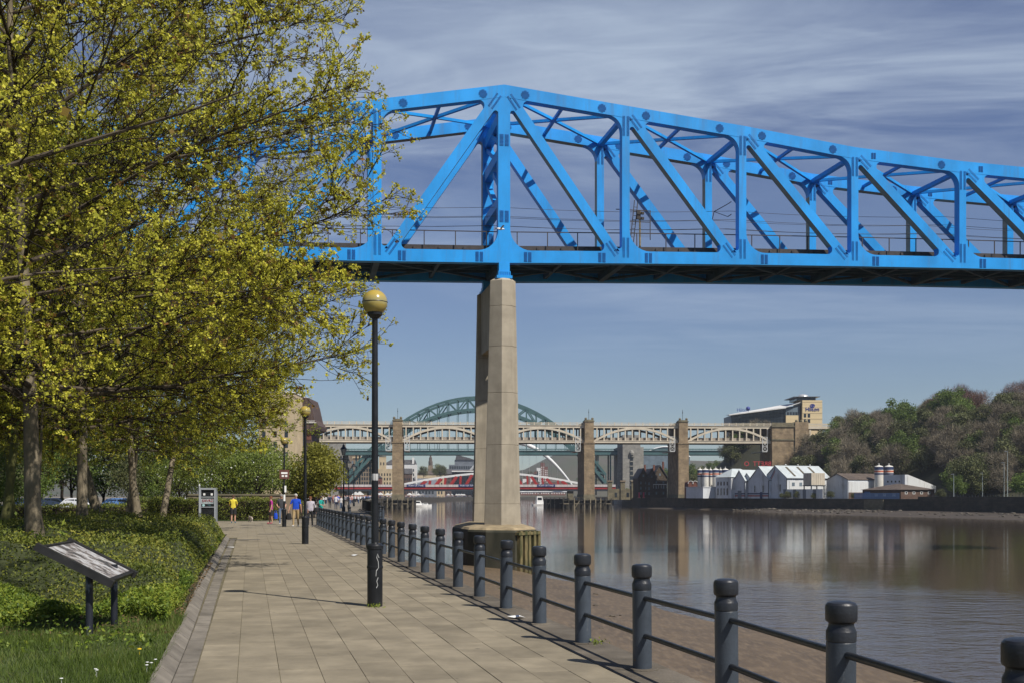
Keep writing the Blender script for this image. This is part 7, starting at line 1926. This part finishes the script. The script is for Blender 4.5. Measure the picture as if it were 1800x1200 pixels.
for x, d, z, s_, kd in ((1222, 560, 3, .9, 'dull'), (1240, 570, 3, 1, 'dull2'), (1262, 565, 3, 1, 'dull'), (1278, 588, None, 1.0, 'bare'), (1287, 584, None, 1.0, 'dull'), (1297, 590, None, 1.0, 'bare'), (1305, 585, None, .95, 'dull2'), (1316, 590, None, .95, 'dull'), (1326, 586, None, .9, 'bare2'), (1337, 590, None, .9, 'dull'), (1346, 588, None, .85, 'bare'), (1285, 572, None, 1.0, 'dull'), (1316, 574, None, .9, 'dull2'), (1300, 578, None, .9, 'green'), (1350, 560, 9, 1, 'bare2'), (1372, 470, 4, .9, 'bare'), (1355, 475, 3, .8, 'dull'), (1362, 482, 3, .75, 'green'), (1385, 474, 4, .9, 'dull'), (1405, 478, 5, 1, 'dull2'), (1420, 484, 8, 1, 'bare2'), (1408, 492, 9, .9, 'bare'), (1436, 490, 9, .9, 'dull'), (1452, 488, 12, .9, 'bare'), (1446, 478, 7, 1, 'dull2'), (1428, 474, 4, 1, 'green'), (1140, 800, 8, 1.1, 'green'), (1156, 790, 8, 1.1, 'dull'), (1172, 800, 8, 1.1, 'green'), (1188, 790, 8, 1.2, 'dull'), (1215, 760, 10, 1.2, 'green'), (1230, 770, 10, 1.2, 'dull'), (1255, 760, 11, 1.2, 'green'), (1275, 770, 12, 1.2, 'dull'), (1300, 760, 12, 1.2, 'dull'), (1330, 740, 14, 1.2, 'bare')):
    far_tree(kd, x, d, z, s_)
for x, d, kd in ((1648, 404, 'bare2'), (1655, 402, 'bare'), (1700, 384, 'dull2'), (1712, 396, 'bare2'), (1728, 388, 'dull'), (1750, 380, 'bare'), (1764, 392, 'bare2'), (1780, 376, 'dull2'), (1795, 384, 'bare'), (1815, 370, 'dull'), (1690, 408, 'dull'), (1745, 404, 'bare2'), (1770, 408, 'dull'), (1800, 400, 'bare'), (1620, 405, 'dull'), (1562, 420, 'bare2'), (1584, 414, 'dull2'), (1535, 418, 'bare'), (1510, 424, 'dull2'), (1490, 432, 'bare2'), (1470, 440, 'dull')):
    far_tree(kd, x, d, None, .95)
far_tree('green', 1683, 352, WALLTOP, .68, 'small pale green tree on the far lawn beside a lamp', 'small trees on the far lawn')
far_tree('green', 1800, 330, WALLTOP, .80, 'pale green tree cut off by the right edge of the far lawn', 'small trees on the far lawn')
far_tree('bare', 1738, 362, WALLTOP, .85, 'small bare sapling on the far lawn', 'small trees on the far lawn')
for x, d, z in ((1100, 575, 1), (1112, 572, 1), (1078, 600, 1)): far_tree('green', x, d, z, .45, 'small green bush tree by the bridge-end lodge', 'bushes by the bridge-end lodge')
for x, d, s_ in ((744, 1040, 1.1), (768, 1060, 1.2), (775, 1060, 1.1)): far_tree('dull', x, d, 18, s_, {744: 'dark green tree just left of the church spire', 768: 'dark green tree just right of the church spire', 775: 'dark green tree farther right of the church spire'}[x], 'trees beside the church')
# trees scattered over the distant hills
for k in range(70):
    X_ = R_.uniform(920, 1075) if k < 45 else R_.uniform(640, 860); d = R_.uniform(1700, 2250); f = (d - 1650) / 650
    far_tree(R_.choice(('dull', 'dull', 'bare', 'green')), X_, d, (R_.uniform(.55, .8) * 62 * f ** .9) if X_ > 900 else 34 * f, 1.3, 'far tree on the distant slope ' + ('left of the white arch' if X_ < 900 else 'under the white arch' if X_ < 980 else 'right of the white arch') + (' near the river' if f < .35 else ' half way up' if f < .7 else ' near the hilltop'), 'far trees on the hazy slopes')
# bushes on the far river wall
for x, d, s_ in ((1241, 449, .22), (1375, 398, .22), (1385, 396, .25), (1400, 393, .25), (1430, 386, .22), (1460, 381, .25), (1655, 331.5, .3), (1500, 371, .2)):
    far_tree('dull', x, d, WALLTOP, s_, 'scrubby bush growing on the far river wall', 'bushes on the far river wall')
# ================================================================== PEOPLE, DOG, CARS, MARKET
SKIN = mat('skin', (0.46, 0.26, 0.18), 0.6, 0.08, 6)
def pm(name, c, rough=.85): return mat(name, c, rough, .10, 6)
def person(label, loc, heading, H, top, bottom, shoes, hair, sleeve=1.20, hem=.10, arms=None, stride=.0, skirt=None, dress=None, sunglasses=False, group=None, bald=False, head_turn=0.0, build=1.0, lean=0.0):
    """arms: ((elbow xyz, wrist xyz) right, left); local +y is forward"""
    root = thing('person', label, 'person', loc, heading, group)
    f = stride
    A = arms or (((.27, -.06, 1.14), (.28, .05, .90)), ((-.27, .04, 1.14), (-.28, .12, .90)))
    V = [(0, 0, .96), (0, lean * .3, 1.16), (0, lean * .7, 1.36), (0, lean, 1.50), (0, lean + .015, 1.565), (0, lean + .03, 1.645), (0, lean + .018, 1.735)]
    Rr = [(.150 * build, .115 * build), (.140 * build, .105 * build), (.155 * build, .105), (.058, .058), (.062, .068), (.080, .095), (.058, .070)]
    E = [(0, 1), (1, 2), (2, 3), (3, 4), (4, 5), (5, 6)]
    def addv(p, r): V.append(p); Rr.append(r); return len(V) - 1
    for k, sx in ((0, 1), (1, -1)):
        el, wr = A[k]
        a = addv((sx * .185 * (.9 + .1 * build), lean * .8, 1.425), (.062, .062)); b = addv(el, (.044, .044)); c = addv(wr, (.032, .030))
        d = Vector(wr) - Vector(el); d.normalize(); h = addv(tuple(Vector(wr) + d * .09), (.034, .022))
        E += [(2, a), (a, b), (b, c), (c, h)]
    for k, sx in ((0, 1), (1, -1)):
        g = f if k == 0 else -f
        a = addv((sx * .092, 0, .90), (.090 * build, .095 * build)); b = addv((sx * .10, g * .55 + .035, .50), (.062, .064)); c = addv((sx * .10, g, .085 + (.05 if g < -.1 else 0)), (.042, .045)); t = addv((sx * .115, g + .17, .035), (.038, .026))
        E += [(0, a), (a, b), (b, c), (c, t)]
    me = bpy.data.meshes.new('body'); me.from_pydata([Vector(v) for v in V], E, []); 
    ob = bpy.data.objects.new('tmp_body', me); COL.objects.link(ob)
    sk = ob.modifiers.new('skin', 'SKIN'); sk.use_smooth_shade = True
    for i, r in enumerate(Rr): me.skin_vertices[0].data[i].radius = r
    me.skin_vertices[0].data[0].use_root = True
    ss = ob.modifiers.new('sub', 'SUBSURF'); ss.levels = 2; ss.render_levels = 2
    bpy.context.view_layer.update()
    m2 = bpy.data.meshes.new_from_object(ob.evaluated_get(bpy.context.evaluated_depsgraph_get()))
    bpy.data.objects.remove(ob)
    m2.materials.clear()
    for m_ in (SKIN, top, bottom, shoes): m2.materials.append(m_)
    wrists = [Vector(A[0][1]), Vector(A[1][1])]; elb = [Vector(A[0][0]), Vector(A[1][0])]
    for p in m2.polygons:
        c = p.center; mi = 0
        arm = abs(c.x) > .215 or min((c - w).length for w in wrists) < .14
        if c.z > 1.505: mi = 0
        elif arm and c.z > .62:
            lim = min((c - e).length for e in elb); mi = 1 if (c.z > sleeve and not (min((c - w).length for w in wrists) < .2)) else 0
        elif c.z > .94: mi = 1
        elif c.z < .095: mi = 3
        elif c.z > hem: mi = 2
        p.material_index = mi; p.use_smooth = True
    # fingers and thumbs, rooted in the palms
    body = link('body', m2, root)
    hm = MB()
    for k in (0, 1):
        el, wr = Vector(A[k][0]), Vector(A[k][1]); d = (wr - el).normalized(); palm = wr + d * .075
        s_ = d.cross(Vector((1, 0, 0)));  s_ = s_.normalized() if s_.length > .05 else Vector((0, 1, 0))
        nrm_ = d.cross(s_).normalized()
        for q in range(4):
            o_ = s_ * (q - 1.5) * .019; L = (.062, .072, .068, .054)[q]
            hm.tube([palm + o_, palm + o_ + d * L * .6 + nrm_ * .006, palm + o_ * 1.02 + d * L + nrm_ * .022], [.0085, .008, .006], 5)
        hm.tube([wr + d * .03 + s_ * .03, wr + d * .06 + s_ * .05, wr + d * .09 + s_ * .048], [.010, .009, .007], 5)
    hm.build('fingers', SKIN, body, smooth=60, local=True)
    # head: hair, eyes, nose, mouth, ears
    hr = MB(); hc = Vector((0, lean + .018, 1.665))
    n = 12
    prof = [(.0, .112), (.045, .104), (.075, .080), (.092, .045), (.096, .010), (.090, -.03 if not bald else .02)]
    hr.lathe([(r, z) for r, z in prof][::-1], n, hc); hr.v = [(x, (y - hc.y) * 1.12 + hc.y - .018, z) for x, y, z in hr.v]
    hr.build('hair', hair, root, smooth=60, local=True)
    fm = MB(); fy = lean + .03 + .095
    fm.prism([(-.013, fy - .012, 1.632), (.013, fy - .012, 1.632), (0, fy - .010, 1.672), (0, fy + .014, 1.634)], (0, 0, .001)) if False else fm.add([(-.014, fy - .018, 1.628), (.014, fy - .018, 1.628), (0, fy - .014, 1.668), (0, fy + .012, 1.634)], [(0, 1, 3), (1, 2, 3), (2, 0, 3)])
    for sx in (-1, 1):
        fm.lathe([(0, -.016), (.012, -.012), (.014, 0), (.010, .02), (0, .024)], 6, (sx * .082, lean + .022, 1.645))
    fm.build('nose_and_ears', SKIN, root, smooth=60, local=True)
    em = MB()
    for sx in (-1, 1): em.box((sx * .031, fy - .016, 1.668), (.036 if sunglasses else .020, .012, .026 if sunglasses else .010))
    em.box((0, fy - .018, 1.603), (.04, .010, .008))
    em.build('sunglasses' if sunglasses else 'eyes_and_mouth', M['black_metal'] if sunglasses else mat('face_dark', (.10, .05, .04), .6), root, local=True)
    if skirt:
        z0, z1, r0, r1, m_ = skirt
        sm_ = MB(); nn = 20; P = []
        sm_.lathe([(r0, z0), ((r0 + r1) / 2 * 1.05, (z0 + z1) / 2), (r1, z1)], nn)
        sm_.v = [(x * (1 + .05 * math.sin(7 * math.atan2(y, x))), y * .78, z) for x, y, z in sm_.v]
        sm_.build('skirt', m_, root, smooth=60, local=True)
    root.scale = (H / 1.77,) * 3
    return root
def gp(x, y): 
    d = FPX * EYE / (y - 870.0); p = at(x, d); return (p.x, p.y, .0)
CAMH = math.pi      # facing the camera
black = pm('black_cloth', (.018, .018, .020)); navy = pm('navy_cloth', (.02, .03, .07)); jeans = pm('denim', (.10, .14, .22)); khaki = pm('khaki_cloth', (.36, .26, .13))
royal = pm('royal_blue_cloth', (.01, .07, .55)); whitec = pm('white_cloth', (.62, .60, .60)); yellow = pm('yellow_cloth', (.68, .56, .05)); teal = pm('teal_cloth', (.01, .30, .25)); magenta = pm('magenta_cloth', (.38, .03, .22)); purple = pm('purple_cloth', (.10, .04, .10)); char = pm('charcoal_cloth', (.04, .042, .048))
hair_w = pm('white_hair', (.45, .43, .40)); hair_b = pm('brown_hair', (.07, .035, .02)); hair_k = pm('dark_hair', (.02, .015, .012)); hair_r = pm('red_brown_hair', (.16, .06, .025)); hair_g = pm('grey_hair', (.22, .21, .20))
shoe_w = pm('pale_shoes', (.5, .5, .5)); shoe_k = pm('black_shoes', (.02, .02, .02)); shoe_b = pm('bright_blue_shoes', (.03, .36, .62))
patt = mat('floral_cloth', (.60, .58, .60), .85, .1, 26, col2=(.34, .30, .38))
carry = (((.31, -.01, 1.13), (.36, .06, .88)), ((-.27, .06, 1.15), (-.29, .02, .90)))
person('man in royal blue polo shirt and khaki trousers walking with a black bag', gp(520, 925), CAMH, 1.80, royal, khaki, shoe_w, hair_w, 1.22, .10, carry, .16, sunglasses=True, build=1.15)
person('woman in white patterned top and black trousers walking beside him', gp(545.5, 925.5), CAMH, 1.66, patt, black, shoe_w, hair_r, 1.0, .10, (((.24, -.03, 1.14), (.22, .10, .93)), ((-.29, .02, 1.14), (-.33, .06, .92))), .10, sunglasses=True, build=1.12)
person('man in black tee shirt and jeans beside the signed lamp post', gp(494.5, 921), CAMH + .3, 1.78, char, jeans, shoe_w, hair_g, 1.22, .10, (((.26, .0, 1.14), (.20, .20, 1.02)), ((-.26, 0, 1.14), (-.20, .2, 1.02))), .10, build=1.12)
person('woman in magenta top and dark skirt looking to the left', gp(476.5, 920), CAMH - 1.1, 1.66, magenta, SKIN, pm('pink_shoes', (.4, .08, .12)), hair_r, 1.24, .10, None, .06, skirt=(1.0, .55, .15, .21, black))
person('person in yellow shirt and black shorts seen from behind', gp(410, 918.5), .15, 1.74, yellow, SKIN, shoe_b, hair_b, 1.20, .10, (((.24, .08, 1.14), (.14, .24, 1.04)), ((-.25, .08, 1.14), (-.16, .24, 1.04))), .03, skirt=None, build=1.05)
for o in bpy.data.objects:
    if o.get('label') == 'person in yellow shirt and black shorts seen from behind':
        sh_ = MB()
        for sx in (-1, 1): sh_.lathe([(.105, .56), (.108, .7), (.118, .92), (.10, .98)], 12, (sx * .088, .01, 0))
        sh_.build('shorts', black, o, smooth=60, local=True)
person('woman in a long teal dress by the end of the bollards', gp(564, 911.5), CAMH + 1.0, 1.64, teal, teal, shoe_w, hair_k, 1.0, .2, (((.24, .10, 1.16), (.12, .26, 1.08)), ((-.25, .10, 1.16), (-.14, .26, 1.06))), .05, skirt=(1.05, .22, .16, .27, teal))
person('man in dark shirt walking behind the couple', gp(529.5, 905), CAMH, 1.80, char, jeans, shoe_k, hair_g, 1.0, .1, None, .14)
person('person in white and grey jacket behind the second lamp post', gp(541, 903), CAMH, 1.72, whitec, jeans, shoe_k, hair_k, .95, .1, None, .12)
person('person in purple top behind the woman in teal', gp(562.5, 901), CAMH, 1.74, purple, black, shoe_k, hair_k, .95, .1, None, .12, sunglasses=True)
person('man in white shirt and dark jeans walking away along the quay', gp(590.5, 895), .1, 1.78, whitec, navy, shoe_k, hair_b, 1.15, .1, None, .12)
person('woman in white top and blue jeans walking away', gp(599.5, 895), 0, 1.60, whitec, jeans, shoe_k, hair_r, 1.2, .1, None, .12)
person('person in a navy jacket at the left of the walking group', gp(580, 893), .1, 1.80, navy, black, shoe_k, hair_r, .9, .1, None, .12)
person('person in a bright blue jacket among the walking group', gp(593.5, 889), .0, 1.84, royal, jeans, shoe_k, hair_k, .9, .1, None, .12)
person('person in grey clothes beyond the walking group', gp(607, 887), .0, 1.76, pm('grey_cloth', (.2, .2, .22)), black, shoe_k, hair_k, .9, .1, None, .12)
person('person in pale pink top beyond the walking group', gp(616, 886), CAMH, 1.68, pm('pale_pink_cloth', (.5, .33, .33)), jeans, shoe_k, hair_b, 1.1, .1, None, .12)
def bag(label, p, w, h, m_, strap, heading=0.0, name='bag'):
    b_ = thing(name, label, 'bag', p, heading)
    q = MB(); q.lathe([(.0, 0), (w * .5, .01), (w * .56, h * .3), (w * .46, h * .8), (w * .34, h), (0, h * 1.01)], 14); q.v = [(x, y * .5, z) for x, y, z in q.v]; q.build('pouch', m_, b_, smooth=60, local=True)
    q = MB(); q.tube([(-w * .3, 0, h * .95), (-w * .2, 0, h + strap * .8), (0, 0, h + strap), (w * .2, 0, h + strap * .8), (w * .3, 0, h * .95)], .012, 6); q.build('handle', m_, b_, local=True)
p = gp(520, 925); bag('black carrier bag hanging from the hand of the man in blue', (p[0] - .36, p[1] - .08, .38), .28, .36, black, .15)
p = gp(545.5, 925.5); bag('black shoulder bag at the hip of the woman in white', (p[0] + .32, p[1] - .05, .80), .26, .26, black, .42)
p = gp(476.5, 920); bag('bright blue bag hanging beside the woman in magenta', (p[0] + .30, p[1] - .12, .30), .22, .36, royal, .14)
# dog
dog = thing('dog', 'small white dog with brown patches sniffing at the grass edge', 'dog', gp(440.5, 916.5), CAMH + .5)
dm = bpy.data.meshes.new('body')
V = [(0, -.20, .30), (0, 0, .31), (0, .16, .31), (0, .25, .30), (0, .34, .25), (0, .42, .20), (0, .47, .17), (0, -.28, .33), (0, -.38, .42)]
Rr = [(.075, .085), (.085, .085), (.085, .10), (.055, .06), (.055, .06), (.036, .036), (.024, .02), (.025, .025), (.012, .012)]
E = [(0, 1), (1, 2), (2, 3), (3, 4), (4, 5), (5, 6), (0, 7), (7, 8)]
for sx in (-1, 1):
    i = len(V); V += [(sx * .06, .15, .22), (sx * .06, .14, .12), (sx * .06, .16, .03), (sx * .06, .19, .015)]; Rr += [(.04, .04), (.024, .024), (.02, .02), (.024, .016)]; E += [(2, i), (i, i + 1), (i + 1, i + 2), (i + 2, i + 3)]
    i = len(V); V += [(sx * .06, -.19, .23), (sx * .065, -.14, .17), (sx * .065, -.23, .10), (sx * .065, -.22, .03), (sx * .065, -.18, .015)]; Rr += [(.05, .05), (.036, .036), (.02, .02), (.019, .019), (.024, .016)]; E += [(0, i), (i, i + 1), (i + 1, i + 2), (i + 2, i + 3), (i + 3, i + 4)]
dm.from_pydata([Vector(v) for v in V], E, []); ob = bpy.data.objects.new('tmp_dog', dm); COL.objects.link(ob); ob.modifiers.new('s', 'SKIN')
for i, r in enumerate(Rr): dm.skin_vertices[0].data[i].radius = r
dm.skin_vertices[0].data[1].use_root = True
ss = ob.modifiers.new('u', 'SUBSURF'); ss.levels = 2; bpy.context.view_layer.update()
m2 = bpy.data.meshes.new_from_object(ob.evaluated_get(bpy.context.evaluated_depsgraph_get())); bpy.data.objects.remove(ob); m2.materials.clear(); m2.materials.append(mat('dog_coat', (.55, .50, .44), .9, .1, 7, col2=(.16, .09, .05)))
m2.polygons.foreach_set('use_smooth', [True] * len(m2.polygons)); link('body', m2, dog)
for sx in (-1, 1):
    q = MB(); q.add([(sx * .035, .30, .31), (sx * .055, .34, .29), (sx * .085, .30, .20), (sx * .045, .28, .28)], [(0, 1, 2, 3)]); q.build('ear', hair_b, dog, local=True)
q = MB(); q.box((0, .495, .172), (.022, .018, .018)); q.build('nose', black, dog, local=True)
# cars parked beyond the trees
def car_parts(cm_):
    out = []
    prof = [(-2.1, .32), (-2.12, .62), (-2.0, .86), (-1.45, .93), (-.95, 1.40), (-.55, 1.47), (.55, 1.45), (1.15, .98), (1.9, .84), (2.12, .62), (2.1, .32)]
    q = MB(); n = len(prof)
    lay = [(-.86, .93), (-.80, 1.0), (.80, 1.0), (.86, .93)]
    rows_ = []
    for y, k in lay: rows_.append([(x, y * (1 if z < .95 else .86), .32 + (z - .32) * (k if z > .5 else 1)) for x, z in prof])
    vs = [v for r in rows_ for v in r]; fs = [tuple(range(n - 1, -1, -1)), tuple(range(3 * n, 4 * n))]
    for r in range(3):
        for k in range(n): fs.append((r * n + k, r * n + (k + 1) % n, (r + 1) * n + (k + 1) % n, (r + 1) * n + k))
    q.add(vs, fs); out.append(('body', q.mesh('body', cm_, 40), None))
    for sg_ in (-1, 1):
        y = sg_ * .755
        q = MB(); q.prism([(-1.25, y, .97), (-.9, y * .985, 1.32), (-.15, y * .985, 1.36), (-.15, y, .97)], (0, sg_ * .02, 0)); q.prism([(-.08, y, .97), (-.08, y * .985, 1.36), (.5, y * .985, 1.33), (.98, y, .98)], (0, sg_ * .02, 0)); out.append(('side_window', q.mesh('side_window', M['glass_dark']), None))
    q = MB(); q.add([(-1.42, -.62, .97), (-1.42, .62, .97), (-1.0, .56, 1.37), (-1.0, -.56, 1.37)], [(0, 1, 2, 3)]); q.v = [(x - .03, y, z + .02) for x, y, z in q.v]; out.append(('rear_window', q.mesh('rear_window', M['glass_dark']), None))
    q = MB(); q.add([(1.10, -.64, 1.03), (1.10, .64, 1.03), (.62, .58, 1.41), (.62, -.58, 1.41)], [(0, 1, 2, 3)]); q.v = [(x + .03, y, z + .02) for x, y, z in q.v]; out.append(('windscreen', q.mesh('windscreen', M['glass_dark']), None))
    for x in (-1.3, 1.32):
        for sg_ in (-1, 1):
            q = MB(); q.lathe([(.30, -.1), (.32, -.07), (.32, .07), (.30, .1)], 18); q.lathe([(.19, .101 * sg_), (.18, .108 * sg_)], 12, mi=1)
            q.v = [(x + a, sg_ * .80 + c, .32 + b) for a, b, c in q.v]; out.append(('wheel', q.mesh('wheel', [M['black_metal'], M['lattice']], 40), None))
    for sg_ in (-1, 1):
        q = MB(); q.box((2.05, sg_ * .62, .66), (.12, .3, .14)); out.append(('headlight', q.mesh('headlight', M['white']), None))
        q = MB(); q.box((-2.06, sg_ * .66, .72), (.1, .24, .2)); out.append(('tail_light', q.mesh('tail_light', M['redstripe']), None))
    return out
def paint(name, c): return mat(name, c, .25, .03, 1, spec=.5, coat=.6)
for k, (x, d, c, lab, rz) in enumerate(((45, 95, (.02, .035, .09), 'dark blue car parked behind the left edge trunks', 0.05), (140, 96, (.62, .63, .64), 'white car parked between the first and second maple trunks', -.05), (96, 104, (.30, .32, .34), 'silver car parked behind the nearest maple trunk', 0.1), (212, 95, (.10, .20, .42), 'mid blue car parked behind the forked trunks', .1), (278, 98, (.6, .6, .6), 'white car parked left of the clipped hedge', 0.0), (338, 99, (.55, .57, .6), 'pale car half hidden behind the telephone kiosk', 0.0))):
    cr = thing('car', lab, 'car', at(x, d, .02), rz, 'cars parked beyond the trees')
    for nm, me, _ in car_parts(paint('car_paint', c)): link(nm, me, cr)
# market stalls on the far quay, and the crowd between them
RK = random.Random(55)
def qx(Y):
    for (a, b) in zip(QUAY[:-1], QUAY[1:]):
        if a[1] <= Y <= b[1]: return a[0] + (Y - a[1]) / (b[1] - a[1]) * (b[0] - a[0])
cmq = MB(); cmq.prism([(-2, -2, 2.4), (2, -2, 2.4), (0, -2, 3.9)], (0, 4, 0)); cmq.add([(-2, -2.02, 2.1), (2, -2.02, 2.1), (2, -2.02, 2.4), (-2, -2.02, 2.4)], [(0, 1, 2, 3)]); can_me = cmq.mesh('canopy', M['white'])
lgq = MB()
for x in (-1.9, 1.9):
    for y in (-1.9, 1.9): lgq.box((x, y, 1.1), (.09, .09, 2.25))
lgq.box((0, -1.5, .9), (3.4, .8, .08)); leg_me = lgq.mesh('frame', M['steel_dark'])
for k in range(26):
    Y = 560 + 34 * k; X = qx(Y) - RK.uniform(7, 13)
    st_ = thing('market_stall', 'white canopied market stall on the far quay, ' + ('left of the stone pier' if 900 + X / Y * FPX < 690 else 'just right of the stone pier' if Y < 1050 else 'by the far bend of the river'), 'stall', (X, Y, -.06), RK.uniform(-.2, .2), 'white market stalls on the far quay')
    link('canopy', can_me, st_); link('frame', leg_me, st_)
fig = MB(); fig.lathe([(.10, 0), (.13, .45), (.17, .9), (.21, 1.3), (.20, 1.42), (.07, 1.47), (.10, 1.55), (.11, 1.66), (.06, 1.74), (0, 1.75)], 6)
FV = np.array(fig.v); FF = [f for f in fig.f if len(f) == 4]; FF = np.array(FF)
Vs, Fs, Ts = [], [], []; n = 0
for k in range(760):
    Y = RK.uniform(560, 1420) if k > 130 else RK.uniform(210, 560); X = qx(Y) - RK.uniform(.8, 16 if k > 130 else 10)
    h = RK.uniform(.92, 1.06); Vs.append(FV * np.array([1, .7, h]) + np.array([X, Y, -.06])); Fs.append(FF + n); n += len(FV)
    t = RK.choice((.0, .0, .1, .1, .3, .35, .5, .5, .7, .85, 1.0)); zc_ = FV[FF].mean(axis=1)[:, 2]
    Ts.append(np.where(zc_ > 1.47, .93, np.where(zc_ < .85, RK.choice((.3, .5, .4)), t)))
crowd_m = leaf_mat('crowd_clothes', [(.70, .69, .67), (.60, .59, .58), (.42, .40, .38), (.03, .035, .06), (.05, .08, .16), (.02, .02, .02), (.20, .19, .19), (.10, .15, .32), (.38, .06, .06), (.42, .26, .19), (.45, .16, .12)], 0, .9)
o = link('market_crowd', raw_mesh('market_crowd', np.concatenate(Vs), np.concatenate(Fs), crowd_m, attr=np.concatenate(Ts))); tag(o, 'dense crowd of people along the far quay', 'crowd', kind='stuff')

# ================================================================== HAZE over the river valley
hz = bpy.data.materials.new('valley_haze'); hz.use_nodes = True
n, l = hz.node_tree.nodes, hz.node_tree.links
n.clear(); ho = n.new('ShaderNodeOutputMaterial'); hv = n.new('ShaderNodeVolumePrincipled')
hv.inputs['Color'].default_value = (0.80, 0.87, 0.98, 1); hv.inputs['Density'].default_value = 0.0001; hv.inputs['Anisotropy'].default_value = 0.2
l.new(hv.outputs[0], ho.inputs['Volume'])
q = MB(); q.bx(-2600, 3100, -350, 3600, -8, 160); o = q.build('haze', hz); o['kind'] = 'stuff'; o['label'] = 'thin blue haze filling the river valley'
